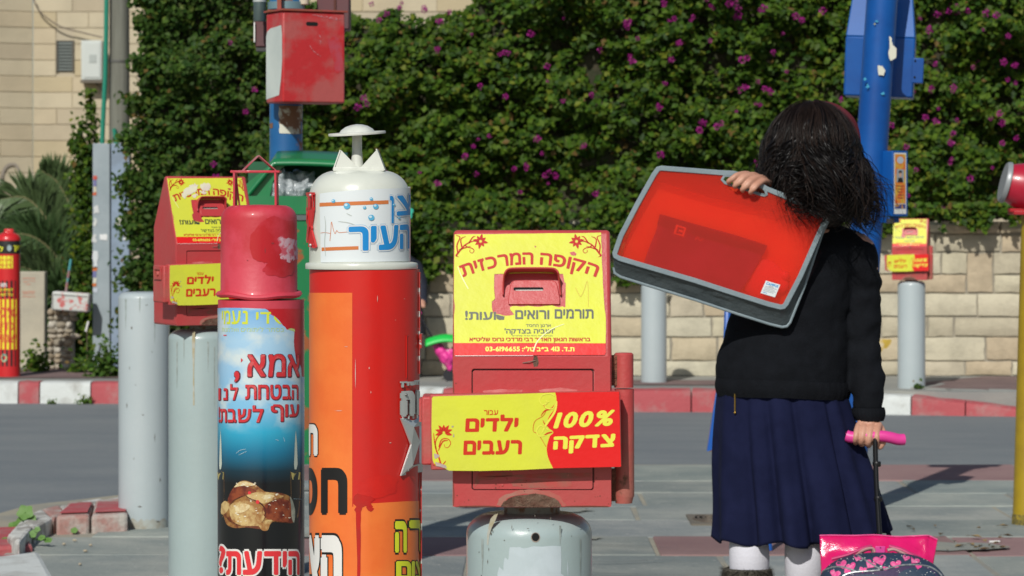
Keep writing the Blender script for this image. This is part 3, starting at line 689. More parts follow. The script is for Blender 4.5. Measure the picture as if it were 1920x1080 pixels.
for (a, b, c, d, col, j) in ((217,407,239,421,(.72,.72,.62),1), (188,439,201,450,(.74,.76,.76),1), (176,386,186,402,(.6,.62,.62),3), (174,440,181,455,(.6,.62,.62),2), (176,410,181,424,(.6,.62,.6),2), (175,470,184,505,(.62,.66,.68),3),
                             (175,330,182,337,(.55,.08,.05),1), (175,337,181,350,(.16,.16,.34),1), (176,350,181,360,(.6,.55,.4),1), (175,361,181,366,(.6,.12,.04),1),
                             (174,500,182,508,(.62,.16,.03),1), (174,508,181,520,(.16,.17,.36),1), (175,521,181,531,(.6,.6,.5),1), (174,532,181,537,(.62,.16,.03),1), (230,440,239,449,(.7,.72,.72),2), (221,335,229,341,(.7,.72,.72),2), (175,540,184,548,(.5,.55,.62),2)):
    sticker(t, q4(a, b, c, d), Yl, col, jit=j, off=.008 if a < 206 else -.002)
M_green = mat('conduit_green', (.02,.24,.16), .4)
Yp = 20.45; gp = P(224, 690, Yp)
t = thing('utility_pole', 'weathered grey wooden utility pole rising behind the grey steel casing', 'utility pole', (gp.x, Yp, WALK_Z))
M_wood = mat('pole_wood', (.20,.205,.17), .85, (.13,.13,.105), 14, .4, .65, bump=.7, bscale=40, stretch=(1,1,.06))
mb = MB(); mb.tube([(0,0,0),(0,0,1.5),(0.0,0,3.2)], [.076,.07,.066], 24); mb.build('trunk', M_wood, t)
mb = MB(); zz_ = H-(115-HZ)/F*Yp-WALK_Z; mb.lathe([(.071,zz_-.008),(.074,zz_-.008),(.074,zz_+.008),(.071,zz_+.008)], 24); mb.build('strap', mat('strap_dark', (.12,.12,.11), .5), t)
def pip(pts, r, name='conduit'):
    mb = MB(); mb.tube([P(a, b, Yp-.09)-t.location for a, b in pts], r, 10); mb.build(name, M_green, t)
pip([(200,-30),(199,60),(197,150),(193,230),(191,290)], .016); pip([(214,241),(217,262),(219,290)], .014); pip([(242,249),(239,265),(237,290)], .014)

Ys = 20.2; g = P(62, 690, Ys)
t = thing('stone_slab', 'upright smooth beige stone slab with faint red writing beside the red pillar', 'slab', (g.x, Ys, WALK_Z-.08))
mb = MB(); hh = H-(509-HZ)/F*Ys-(WALK_Z-.08); mb.box((0, 0, hh/2), (kx(85,Ys)-kx(36,Ys), .12, hh)); mb.build('slab', mat('beige_stone', (.47,.43,.33), .8, (.40,.37,.29), 5, bump=.3), t, bevel=.008)
mb = MB(); M_scr = mat('faded_red', (.50,.27,.20), .8)
fl = lambda a, b, o: P(a, b, Ys-.061)-t.location+Vector((0, -.001, 0))
for a, b, c, d in ((42,521,66,523),(44,527,52,529),(54,526,66,528),(48,532,58,534),(41,546,66,548),(43,550,64,552),(42,555,66,557)): mb.slab([jitter_poly(q4(a,b,c,d), .8, 4)], fl)
mb.build('faded_writing', M_scr, t, smooth=False)

g = P(114, 700, 19.9)
t = thing('rubble_pillar', 'short pillar of rough stacked stones with white mortar carrying a painted block', 'pillar', (g.x, 19.9, WALK_Z))
random.seed(11)
M_rb = [mat('rubble_%d' % i, c, .9, tuple(x*.7 for x in c), 12, bump=.9, bscale=40) for i, c in enumerate([(.48,.42,.33), (.38,.33,.25), (.56,.52,.44), (.42,.34,.24)])]
mb = MB(); mb.box((0, .07, .19), (.15, .13, .40)); mb.build('core', mat('rubble_mortar', (.50,.47,.40), .95, (.3,.28,.24), 20, bump=1.0), t)
zc = 0.0
while zc < .40:
    hq = random.uniform(.03, .055); x = -.088
    while x < .07:
        wq = random.uniform(.035, .07); mb = MB(); mb.ball((x+wq/2, .01+random.uniform(-.01,.01), zc+hq/2), (wq*.56, .035, hq*.56), 9, 6, rot=Matrix.Rotation(random.uniform(-.3,.3), 3, 'Y'))
        mb.v = [(a+random.uniform(-.003,.003), b, c+random.uniform(-.003,.003)) for a, b, c in mb.v]; mb.build('stone', random.choice(M_rb), t, angle=50); x += wq
    zc += hq
blk = P(130, 590, 19.75)
t2 = thing('painted_block', 'white block splashed with red paint lying on top of the rubble pillar', 'block', (blk.x, 19.85, WALK_Z+.40))
mb = MB(); mb.box((0, 0, .055), (.245, .13, .125), rot=Matrix.Rotation(R(4), 3, 'Y')); mb.build('block', mat('splashed_white', (.58,.60,.57), .7, (.55,.15,.14), 26, .52, .6, bump=.4), t2, bevel=.012)
mb = MB(); mb.box((0, -.068, .1), (.22, .006, .006), rot=Matrix.Rotation(R(4), 3, 'Y')); mb.box((-.116, -.068, .055), (.006, .006, .10)); mb.build('rim', mat('grey_trim', (.36,.36,.34), .7), t2)
t3 = thing('stick', 'leaning stick with blue and red flaking paint behind the painted block', 'stick', tuple(P(122, 556, 19.99)))
mb = MB(); v = P(133, 486, 19.99)-t3.location; mb.tube([(0,0,-.03), v*.33], .009, 8); mb.build('lower_end', mat('stick_red', (.36,.12,.11), .7, (.3,.3,.3), 60), t3)
mb = MB(); mb.tube([v*.33, v*.7], .009, 8); mb.build('shaft', mat('stick_mix', (.30,.14,.15), .7, (.08,.28,.29), 50, .48, .52), t3)
mb = MB(); mb.tube([v*.7, v], .009, 8); mb.build('tip', mat('stick_blue', (.07,.30,.32), .7), t3)
t4 = thing('paper_scrap', 'small white scrap of paper standing right of the painted block', 'paper', tuple(P(163, 612, 19.8)))
mb = MB(); mb.box((0, 0, 0.0), (.012, .002, .07), rot=Matrix.Rotation(R(14), 3, 'Y')); o = mb.build('scrap', mat('paper_white', (.7,.7,.68), .7), t4)
mb = MB(); mb.box((.0, .003, -.1), (.005, .004, .25)); mb.build('twig', mat('bark', ()), t4)

# ------------------------------------------------------------ red charity pillar at the far left
Yr = 19.0; rr = .074; cxp = 16
g = P(cxp, 700, Yr); t = thing('charity_pillar', 'red collection pillar with black and yellow stickers standing at the left edge', 'collection pillar', (g.x, Yr, WALK_Z), group='red collection pillars')
M_redp = mat('red_gloss', (.60,.018,.022), .35, coat=.4); zt_ = lambda py, Y=Yr: H-(py-HZ)/F*Y-WALK_Z
mb = MB(); mb.lathe([(rr,0),(rr,zt_(476))], 48); mb.build('body', M_redp, t)
mb = MB(); mb.lathe([(rr,zt_(476)),(rr+.001,zt_(474)),(rr+.001,zt_(453)),(rr,zt_(451))], 48); mb.build('neck_band', mat('black_print', (.02,.022,.02), .4), t)
mb = MB(); mb.lathe([(rr*.94,zt_(452)),(rr+.004,zt_(451)),(rr+.004,zt_(447)),(rr*.9,zt_(441)),(rr*.5,zt_(436)),(.012,zt_(434)),(0,zt_(434))], 48); mb.build('cap', M_redp, t)
mb = MB(); mb.box((.004,0,zt_(434)), (.06,.05,.034)); mb.build('knob', M_redp, t, bevel=.008)
fm = cyl_arc(cxp, Yr, rr, t.location); M_yel = mat('sticker_yellow', (.80,.78,.035), .45, coat=.2); M_yt = mat('print_yellow', (.74,.74,.04), .5); M_rt = mat('print_red', (.60,.055,.03), .5); M_blk = mat('black_print', ())
def ar(px): return to_arc(px, cxp, Yr, rr)
mb = MB(); text_box(mb, heb('לחסד'), ar(-8)-14, ar(10), 461, 472, fm, .03, off=.003, step=3); text_box(mb, heb('דיון'), ar(28), ar(40)+6, 460, 472, fm, .03, off=.003, step=3); mb.build('lettering', M_yt, t, smooth=False)
mb = MB(); mb.slab([[(21+4*math.cos(a), 465+6*math.sin(a)) for a in [k*PI/8 for k in range(16)]]], fm, .003); mb.build('emblem', mat('emblem_teal', (.35,.45,.45), .5), t, smooth=False)
mb = MB(); grid(mb, ar(-6)-16, ar(27), 480, 503, 8, 1, fm, .001); mb.build('sticker', M_yel, t)
mb = MB(); text_box(mb, heb('תנו לצדקה'), ar(-6)-8, ar(24), 485, 491, fm, .02, off=.002, step=3); text_box(mb, heb('לכבוד שבת'), ar(-6)-8, ar(24), 494, 499, fm, .02, off=.002, step=3); mb.build('lettering', M_rt, t, smooth=False)
mb = MB(); grid(mb, ar(-6)-16, ar(32), 526, 560, 8, 1, fm, .001); mb.build('sticker', M_blk, t)
mb = MB(); text_box(mb, heb('תנו'), 4, 16, 531, 538, fm, .04, off=.002, step=3); mb.build('lettering', mat('print_white', (.75,.75,.72), .5), t, smooth=False)
mb = MB(); text_box(mb, heb('לעילוי נשמת'), ar(-2)-4, ar(27), 540, 546, fm, .03, off=.002, step=3); text_box(mb, heb('כל ישראל'), ar(-2)-4, ar(27), 549, 555, fm, .03, off=.002, step=3); mb.build('lettering', M_yt, t, smooth=False)
mb = MB(); grid(mb, ar(-6)-16, ar(33), 561, 655, 8, 1, fm, .001); mb.build('sticker', M_yel, t)
mb = MB(); text_box(mb, '100%', ar(-6), ar(32), 576, 595, fm, .015, off=.002, step=3); text_box(mb, heb('פדיון'), ar(0), ar(29), 605, 624, fm, .015, off=.002, step=3); text_box(mb, heb('שבויים'), ar(-4), ar(32), 627, 642, fm, .015, off=.002, step=3); mb.build('lettering', M_rt, t, smooth=False)
mb = MB(); grid(mb, ar(-6)-16, ar(32), 656, 687, 8, 1, fm, .001); mb.build('sticker', M_blk, t)
mb = MB(); mb.slab([[(11+6*math.cos(a), 671+8*math.sin(a)) for a in [k*PI/8 for k in range(16)]]], fm, .002); mb.build('emblem', mat('emblem_gold', (.55,.5,.2), .5, (.1,.35,.35), 60), t, smooth=False)
# ------------------------------------------------------------ plain steel bollards
M_bol = mat('bollard_grey', (.36,.45,.45), .33, (.31,.39,.39), 2.0, .35, .7, bump=.08, bscale=60, coat=.3, rust=.27, rustcol=(.2,.15,.09), rscale=12)
M_bol2 = mat('bollard_light', (.44,.50,.515), .38, (.39,.455,.47), 2.0, .35, .7, bump=.05, bscale=60, coat=.3)
BR = .084
def bollard_mesh(h, r=BR, rd=.03):
    prof = [(r, -.05), (r, h-rd)]+[(r-rd+rd*math.cos(a), h-rd+rd*.8*math.sin(a)) for a in [k*PI/2/7 for k in range(1, 8)]]+[(r*.3, h-rd*.2+.001), (0, h-rd*.2+.002)]
    mb = MB(); mb.lathe(prof, 72); return mb
def bollard(label, px, Y, ztop, z0=0.0, m=None, group='grey steel bollards', r=BR, rd=.03):
    t = thing('bollard', label, 'bollard', (kx(px, Y), Y, z0), group=group); bollard_mesh(ztop-z0, r, rd).build('post', m or M_bol, t)
    return t
b_main = bollard('scuffed grey bollard right in front with a round hole under the donation box', 992, 4.0, H-(952-HZ)/F*4.0, rd=.034)
b_left = bollard('grey bollard under the left donation box, half hidden by the chicken poster pillar', 380, 7.35, H-(613-HZ)/F*7.35)
b_plain = bollard('plain pale bollard with nothing on it, leftmost of the near ones', 270, 10.39, H-(544-HZ)/F*10.39, m=M_bol2, r=.0885)
b_far = bollard('distant grey bollard carrying a small donation box in front of the stone wall', 1709, 17.75, H-(525-HZ)/F*17.75, WALK_Z, M_bol2, r=.082)
b_mid = bollard('distant plain bollard seen below the red case, before the stone wall', 1226, 18.35, H-(530-HZ)/F*18.35, WALK_Z, M_bol2, r=.079)
# details on the front bollard: hole, paint scuffs, pale patch left by a sticker, rust collar
fm = cyl_map(992, 4.0, BR, b_main.location)
mb = MB(); c = [(1004+7*math.cos(a), 1007+7.6*math.sin(a)) for a in [k*PI/10 for k in range(20)]]; mb.slab([c], fm, .0006); mb.build('hole', mat('hole_black', (.004,.004,.004), .9), b_main, smooth=False)
mb = MB(); c2 = [(1004+8.6*math.cos(a), 1007.5+9.4*math.sin(a)) for a in [k*PI/10 for k in range(20)]]; mb.slab([c2], fm, .0003); mb.build('hole_rim', mat('bare_metal', (.30,.24,.2), .5), b_main, smooth=False)
def patchfill(mb, pts, fn, off, cell=6):
    """fill a 2D outline with small cells so that it follows a curved surface"""
    bm = bmesh.new(); tr = tessellate_polygon([[Vector((a, b, 0)) for a, b in pts]]); bv = [bm.verts.new((a, b, 0)) for a, b in pts]
    for f in tr:
        try: bm.faces.new([bv[i] for i in f])
        except ValueError: pass
    lo = min(a for a, b in pts); hi = max(a for a, b in pts); k = lo+cell
    while k < hi: bmesh.ops.bisect_plane(bm, geom=bm.verts[:]+bm.edges[:]+bm.faces[:], plane_co=(k, 0, 0), plane_no=(1, 0, 0)); k += cell
    bm.verts.index_update(); mb.add([fn(v.co.x, v.co.y, off) for v in bm.verts], [tuple(v.index for v in f.verts) for f in bm.faces]); bm.free()
M_pale = mat('glue_residue', (.52,.60,.64), .6, (.46,.54,.57), 25)
mb = MB(); patchfill(mb, jitter_poly([(956,1026),(975,1025),(982,1028),(1000,1024),(1052,1024),(1053,1100),(1064,1100),(1063,1050),(1067,1100),(930,1100),(936,1062),(944,1070),(947,1045),(953,1050)], 1.2, 3), fm, .0005); mb.build('sticker_residue', M_pale, b_main, smooth=False)
M_stain = mat('stain_brown', (.33,.33,.26), .6, (.26,.22,.14), 60); M_scr2 = mat('scratch_dark', (.13,.12,.10), .7)
mb = MB()
for pts in ([(920,973),(927,965),(934,963),(929,976),(922,990),(918,1003),(916,1022),(913,1021),(914,1000),(917,985)],): patchfill(mb, pts, fm, .0004)
mb.build('rust_streak', mat('rust_streak', (.38,.33,.20), .6, (.44,.45,.40), 40), b_main, smooth=False)
mb = MB()
for (a, b, w_, h_) in ((960,988,1.5,12), (1032,972,3,5), (921,1000,3,8), (924,995,2,6), (990,991,5,2), (946,1013,3,2), (1071,1005,2,2), (1085,984,5,3), (1052,1005,1.6,1.6), (917,1030,1.5,8), (903,1080,2,6), (899,1035,2,3), (1003,967,2,5), (915,1053,1.5,9)):
    patchfill(mb, [(a-w_/2, b), (a, b-h_/2), (a+w_/2, b), (a-.2, b+h_/2)], fm, .0007)
mb.build('scratches', M_scr2, b_main, smooth=False)
fl_ = cyl_map(380, 7.35, BR, b_left.location)
mb = MB(); patchfill(mb, [(361,622),(366,621),(366,640),(364,700),(365,760),(362,760),(362,690),(360,640)], fl_, .0006); mb.build('rust_streak', mat('rust_streak', ()), b_left, smooth=False)
mb = MB(); fp = cyl_map(270, 10.39, .0885, b_plain.location)
for (a, b, w_, h_) in ((247,615,3,7), (254,722,2,2), (268,778,5,2), (285,660,2,2), (251,860,2,3), (300,900,2,9), (238,760,1.5,12), (275,572,6,1.5), (262,950,9,3), (296,978,10,4), (240,972,8,5), (290,820,1.2,18), (243,690,1.2,7)): patchfill(mb, [(a-w_/2, b), (a, b-h_/2), (a+w_/2, b), (a, b+h_/2)], fp, .0008)
mb.build('scratches', M_scr2, b_plain, smooth=False)
tuft('dark wilted weed at the foot of the distant bollard with the donation box', 1722, 728, 17.62, .04, .04, 30, .02, 1, z=WALK_Z)

# ------------------------------------------------------------ donation box (first one: the sharp one in front)
BZ = H-(952-HZ)*3.92/F; DX = .0265
box_t = thing('donation_box', 'large sharp red and yellow donation box on the front bollard, beside the tall orange pillar', 'donation box', (DX, 4.0, BZ), group='donation boxes on bollards')
O = box_t.location.copy()
M_red = mat('box_red', (.50,.045,.05), .42, (.43,.075,.07), 5, .38, .66, bump=.12, bscale=70, coat=.15, rust=.30, rustcol=(.22,.07,.04), rscale=9)
M_redw = mat('box_red_worn', (.50,.06,.06), .5, (.40,.13,.10), 9, .38, .62, bump=.2, bscale=70, rust=.36, rustcol=(.16,.07,.04), rscale=12)
M_ye = mat('sticker_yellow_big', (.68,.71,.050), .45, (.60,.62,.075), 7, .45, .75, coat=.08, spec=.3, bump=.22, bscale=11); M_sr = mat('sticker_red', (.74,.014,.014), .45, coat=.08, spec=.3, bump=.2, bscale=11)
M_pr = mat('print_orange_red', (.60,.035,.014), .5, spec=.25); M_pd = mat('print_dark', (.045,.055,.035), .4); M_py = mat('print_lemon', (.80,.78,.08), .4); M_pr2 = mat('print_faded_red', (.50,.030,.022), .5, spec=.2)
W2 = .1045; D2 = .08; Z1 = .2015; ZT = .3640; YT = -.010
# body: prism with gable profile
prof = [(-D2, 0), (-D2, Z1), (YT, ZT), (YT+.014, ZT), (D2, .24), (D2, 0)]
mb = MB(); n = len(prof); vs = [(-W2, a, b) for a, b in prof]+[(W2, a, b) for a, b in prof]
mb.add(vs, [tuple(range(n))[::-1], tuple(range(n, 2*n))]+[(k, (k+1) % n, n+(k+1) % n, n+k) for k in range(n)]); mb.build('body', M_red, box_t, bevel=.005, bseg=3)
# side rims: the thin flanges along both sloping edges
# front door frame and door
def fr_map(yl):                                    # plane y = yl in box coordinates
    Yw = 4.0+yl
    return lambda px, py, off=0.0: P(px, py, Yw-off)-O
pf = fr_map(-D2)
mb = MB(); rr_ = lambda x0, y0, x1, y1, r: [(x0+r-r*math.cos(a), y0+r-r*math.sin(a)) for a in (0, PI/6, PI/3, PI/2)]+[(x1-r+r*math.sin(a), y0+r-r*math.cos(a)) for a in (0, PI/6, PI/3, PI/2)]+[(x1-r+r*math.cos(a), y1-r+r*math.sin(a)) for a in (0, PI/6, PI/3, PI/2)]+[(x0+r-r*math.sin(a), y1-r+r*math.cos(a)) for a in (0, PI/6, PI/3, PI/2)]
mb.slab([[(849,668.5),(1144,668.5),(1146,950),(849,950)], rr_(884,691,1115,919,5)], pf, .0002, .0035); mb.build('door_frame', M_red, box_t, angle=30)
mb = MB(); mb.slab([rr_(885,692.5,1113,918,4)], pf, -.0005, .0006); mb.build('door_gap', mat('gap_dark', (.03,.012,.01), .8), box_t, smooth=False)
mb = MB(); mb.slab([rr_(886.5,694.5,1111,917,4)], pf, .0006, .0030); door = mb.build('door', M_red, box_t, angle=30)
mb = MB()
for a, b in ((950,898), (1065,891), (942,910)): mb.ball(pf(a, b, .003), (.0016,.001,.0016), 10, 6)
mb.build('rivet', M_redw, door)
# worn lower skirt: rust bloom near the collar
mb = MB(); mb.slab([jitter_poly([(938,950),(944,940),(958,933),(980,928),(1000,926),(1020,928),(1040,934),(1050,943),(1053,950)], 1.3, 3)], pf, .0037); mb.build('rust_patch', mat('rust_dark', (.12,.055,.035), .9, (.20,.13,.09), 60, bump=.8, bscale=150), box_t, smooth=False)
mb = MB()
for q in ([(930,948),(935,935),(950,926),(975,919),(1000,917),(1030,921),(1050,930),(1062,946),(1054,949),(1048,938),(1030,930),(1000,925),(975,927),(950,935),(940,949)],): mb.slab([jitter_poly(q, 1.5, 3)], pf, .0036)
mb.build('bare_patch', mat('primer_brown', (.36,.17,.13), .7, (.42,.10,.08), 30), box_t, smooth=False)
mb = MB()
for q in ([(890,915),(895,888),(920,884),(960,886),(962,892),(930,897),(900,900)], [(958,905),(975,898),(1010,900),(1070,903),(1075,912),(1040,914),(990,915),(960,912)], [(896,893),(1110,886),(1108,895),(1000,897)]): mb.slab([jitter_poly(q, 2, 3)], pf, .0032)
mb.build('dirt_patch', mat('grime', (.30,.12,.09), .8, (.45,.07,.06), 26, .4, .6), door, smooth=False)
mb = MB()
for q in ([(905,733),(940,729),(980,731),(978,736),(908,737)], [(1010,731),(1050,727),(1085,731),(1080,736),(1012,736)]): mb.slab([jitter_poly(q, 1, 3)], pf, .0032)
mb.build('scuff', mat('scuff_pink', (.60,.20,.19), .6, (.5,.08,.08), 40), door, smooth=False)
mb = MB(); mb.slab([jitter_poly([(1001,668),(1007,667),(1010,680),(1008,687),(1001,688),(999,682)], .8, 2)], pf, .0036); mb.build('rust_patch', mat('rust_dark', ()), box_t, smooth=False)
mb = MB(); mb.tube([pf(980,680.5,.004), pf(992,678.5,.0065), pf(1004,676,.004)], .0007, 6); mb.build('bent_nail', mat('nail_rust', (.22,.15,.12), .6), box_t)
# rusty collar between box and bollard
mb = MB(); mb.lathe([(.030,-.022),(.030,.001)], 36, sx=1.25); mb.build('collar', mat('collar_grey', (.30,.33,.31), .6, (.20,.10,.05), 60, .45, .6), box_t)
# sloping face with its sticker
A0 = Vector((0, -D2, Z1))+O; N0 = Vector((0, -(ZT-Z1), (YT+D2))).normalized()
N0 = Vector((0, -abs(N0.y), abs(N0.z)))
def sl(px, py, off=0.0):
    d = ray(px, py); cpos = Vector((0, 0, H)); t_ = (A0-cpos).dot(N0)/d.dot(N0); return cpos+d*t_+N0*off-O
hole = [(927,514),(985,512),(1056,514),(1058,528),(1061,531),(1061,550),(1060,577),(1054,575),(1048,577),(1035,573),(1010,576),(990,574),(975,575),(962,574),(956,577),(958,583),(964,590),(955,592),(945,592),(938,590),(925,588),(922,575),(922,566),(928,560),(926,540)]
mb = MB(); mb.slab([jitter_poly([(852.5,440),(1000,438.5),(1127,436.5),(1129,500),(1132,560),(1136,600),(1135.5,644),(851.5,643.5),(851,560)], .35, 4), jitter_poly(hole, .7, 2)], sl, .0004, .0008); mb.build('sticker', M_ye, box_t, smooth=False)['label'] = 'yellow sticker torn round the coin slot'
mb = MB(); mb.slab([jitter_poly([(851.5,643.5),(1135.5,644),(1136,660),(1134,666),(852,667)], .3, 3)], sl, .0004, .0008); mb.build('sticker', M_sr, box_t, smooth=False)['label'] = 'red strip along the bottom of the sticker'
mb = MB(); mb.slab([[(853,666.4),(1000,666.6),(1000,667.4),(853,668)]], sl, .0006); mb.build('sticker_edge', mat('print_white', (.75,.75,.72), .5), box_t, smooth=False)
mb = MB()
def arcw(px0, px1, hgt, s_, grow=0):
    v, f, mn, mx = text2d(heb(s_), .028)
    def m_(a, b, l):
        dxx = a-993; yb = 495.5+.00155*dxx*dxx; sl_ = 2*.00155*dxx; l = math.hypot(1, sl_); up = (sl_/l, -1/l); return sl(a+up[0]*b, yb+up[1]*b, .0011+l*LAY)
    sx = (px1-px0)/(mx[0]-mn[0]); sy = hgt/.62
    mb.add([m_(px0+(a-mn[0])*sx, b*sy, l) for a, b, l in v], f)
arcw(868, 1000, 22, 'המרכזית'); arcw(1012, 1118, 22, 'הקופה')
mb.build('lettering', M_pr2, box_t, smooth=False)
mb = MB()
text_box(mb, heb('תורמים'), 1040, 1113, 580, 598, sl, .03, off=.0011); text_box(mb, heb('ורואים'), 966, 1030, 582, 599, sl, .03, off=.0011)
text_box(mb, heb('ועות!'), 872, 930, 583, 600.5, sl, .03, off=.0011)
mb.slab([[(930,590),(946,594),(945,600),(936,600.5),(931,598)]], sl, .0011)
text_box(mb, heb('ארגון החסד'), 986, 1033, 608.5, 615.5, sl, .015, off=.0011); text_box(mb, heb("'ושביה בצדקה'"), 946, 1040, 616, 629, sl, .03, off=.0011); text_box(mb, heb('הצדקה של גדולי הדור שליט״א'), 961, 1036, 628.6, 631.8, sl, .01, off=.0011)
mb.build('lettering', M_pd, box_t, smooth=False)
mb = MB(); text_box(mb, heb('בראשות הגאון האדיר רבי מרדכי גרוס שליט״א'), 880, 1107, 632, 643, sl, .04, off=.0011); mb.build('lettering', M_pr2, box_t, smooth=False)
mb = MB(); text_box(mb, heb('ת.ד. 413 ב״ב טל׳: 03-6196655'), 910, 1077, 649.5, 659.5, sl, .04, off=.0011); mb.build('lettering', M_py, box_t, smooth=False)
def orn(mb, X, Y_, mirror=1, sc=1.0):
    """corner ornament: flower head with curling stems; X,Y_ = flower head centre in picture points"""
    T = lambda p: (X+mirror*p[0]*sc, Y_+p[1]*sc)
    for k in range(8): mb.slab([[T(q) for q in petal(2.2*math.cos(k*PI/4+.2), 2.2*math.sin(k*PI/4+.2), k*PI/4+.2, (11 if k % 2 else 14), 6)]], sl, .0011)
    for pts, a, b, m_ in (([(-4,1),(-16,0),(-32,8),(-46,24),(-50,30)], 1.6, 4.2, 3), ([(-32,8),(-26,12),(-18,14),(-13,19),(-17,24),(-22,21),(-21,17)], 2.6, 1, 1.4), ([(-46,24),(-48,8),(-42,-8),(-50,-12)], 3, 1, 3), ([(-38,12),(-40,-4),(-30,-10)], 3, .6, 3), ([(-24,4),(-16,-8),(-10,-10)], 3, .5, 3), ([(-44,18),(-34,14),(-20,10)], 2, .5, 4), ([(-50,30),(-44,32)], 2.5, .5, 1.5)):
        mb.slab([[T(q) for q in stroke(pts, a, b, 18, mid=m_)]], sl, .0011)
for ox_, om in ((901, 1), (1081, -1)): mb = MB(); orn(mb, ox_, 453, om, .92); mb.build('ornament', mat('print_deep_red', (.50,.02,.014), .5, spec=.2), box_t, smooth=False)
for q in ([(1068,474),(1076,472),(1081,476),(1079,480),(1071,479)], [(1002,461),(1006,463),(1003,465)], [(851,560),(853,575),(852,590)]): mb = MB(); mb.slab([q], sl, .0012); mb.build('torn_spot', M_red, box_t, smooth=False)
mb = MB(); mb.slab([stroke([(1079,540),(1085,552),(1089,556),(1095,545),(1101,528),(1103,550),(1103,576)], 1.6, 1.2, 30)], sl, .0012); mb.build('pen_mark', mat('pen_ochre', (.62,.50,.05), .6), box_t, smooth=False)
mb = MB(); mb.slab([stroke([(858,500),(866,520),(878,542)], .8, 1.4, 12, mid=2.2)], sl, .0012); mb.slab([stroke([(1000,660),(1008,640),(1030,620),(1058,608)], 2.5, 1, 16, mid=2)], sl, .0013); mb.build('crease', mat('print_pale', (.78,.80,.42), .35), box_t, smooth=False)
# raised slot plate, slot, hood
slp = lambda a, b, o: sl(a, b, o)
mb = MB(); mb.slab([[(953,572),(953,562),(957,536),(960,530),(966,527),(1036,527),(1042,530),(1045,536),(1050,562),(1050,572)]], slp, .0003, .0035); mb.build('slot_plate', M_red, box_t, angle=30, bevel=.001)
mb = MB(); mb.slab([rr_(962.5,540.5,1019,546.8,3)], slp, .0036); mb.build('coin_slot', mat('hole_black', ()), box_t, smooth=False)
mb = MB(); mb.slab([[(967,545.4),(1018,545),(1018,546.9),(967,546.9)]], slp, .0038); mb.build('slot_edge', mat('bare_steel', (.5,.5,.46), .4), box_t, smooth=False)
hp = [(941.5,555),(942.5,530),(945,518),(951,510.5),(962,508),(1000,507.5),(1033,508),(1043,511),(1048,518),(1050,530),(1053,555)]
hp = crspline(hp, 36); mb = MB(); vs = []
for i, (a, b) in enumerate(hp):
    q0 = hp[max(i-1, 0)]; q1 = hp[min(i+1, 35)]; dx, dy = q1[0]-q0[0], q1[1]-q0[1]; l = math.hypot(dx, dy); nx, ny = -dy/l, dx/l
    dep = .030 if 6 < i < 29 else .030*max(.25, min(i, 35-i)/7)
    up = dep
    e = Vector((0, -dep*.80, dep*.18))
    pin = sl(a+nx*3.4, b+ny*3.4); pout = sl(a, b); vs += [pout, pin, pout+e, pin+e]
fs = []
for i in range(35):
    a = i*4; b = a+4; fs += [(a, b, b+2, a+2), (a+1, a+3, b+3, b+1), (a+2, b+2, b+3, a+3)]
mb.add(vs, fs+[(0,2,3,1), (140,141,143,142)]); mb.build('slot_hood', M_red, box_t, angle=45, bevel=.0012)
# cross bar (sleeve) with its sticker
YB = -D2-.026
bp = fr_map(YB)
def bar_face(px, py, off=0.0): return bp(px, py, off)
fr = [(806,740),(1163,734),(1165.5,876),(808,881.5)]
mb = MB(); q = [bar_face(*p) for p in fr]; q2 = [Vector((v.x*1.0, -D2-.0005, v.z)) for v in q]; mb.add(q+q2, [(0,1,2,3),(4,7,6,5),(0,4,5,1),(1,5,6,2),(2,6,7,3),(3,7,4,0)]); bar = mb.build('cross_bar', M_redw, box_t, bevel=.002)
mb = MB(); x0, x1 = bar_face(790,800).x, bar_face(806,800).x; zt2, zb2 = bar_face(800,744).z, bar_face(800,873).z
mb.box(((x0+x1)/2+.002, -.064, (zt2+zb2)/2), (x1-x0+.004, .075, zt2-zb2)); mb.build('end_block', M_redw, bar, bevel=.003)
mb = MB(); xl = x0-.0005
mb.slab([[(-.088,zt2-.004),(-.040,zt2-.004),(-.040,zt2-.034),(-.088,zt2-.034)],[(-.083,zt2-.010),(-.083,zt2-.028),(-.046,zt2-.028),(-.046,zt2-.010)]], lambda a, b, o: Vector((xl-o, a, b)), 0, .003); mb.build('recess_rim', M_redw, bar, smooth=False)
mb = MB(); mb.ball((xl, -.062, zt2-.02), (.004,.006,.006), 12, 8); mb.build('bolt', M_redw, bar)
edge = [(1041,736),(1043,745),(1043,755),(1039,768),(1030,780),(1026,792),(1028,802),(1036,808),(1037,812),(1031,818),(1027,830),(1025,842),(1027,855),(1031,866),(1037,878)]
ed = crspline(edge, 40)
mb = MB(); mb.slab([[(812,743.5),(930,740)]+ed+[(980,881),(900,883),(842,882.5),(830,876),(815,872),(811,862),(809,800),(810,747)]], bar_face, .0004, .0008); mb.build('sticker', M_ye, bar, smooth=False)['label'] = 'yellow half of the wide sticker'
mb = MB(); mb.slab([ed[::-1]+[(1161,734.6),(1162.5,800),(1164.5,875.2)]], bar_face, .0004, .0008); mb.build('sticker', M_sr, bar, smooth=False)['label'] = 'red half of the wide sticker'
skew = lambda px, py, off: bar_face(px, py-(px-920)*.012, off)
mb = MB(); text_box(mb, heb('עבור'), 907.5, 934, 769, 778, skew, .02, off=.0011); text_box(mb, heb('ילדים'), 872, 972.5, 777.5, 809.5, skew, .045, off=.0011, shear=.05); text_box(mb, heb('רעבים'), 868.5, 979, 825.5, 852.5, skew, .045, off=.0011, shear=.05); mb.build('lettering', M_pr, bar, smooth=False)
mb = MB()
sk2 = lambda px, py, off: bar_face(px, py-(px-1095)*.05, off)
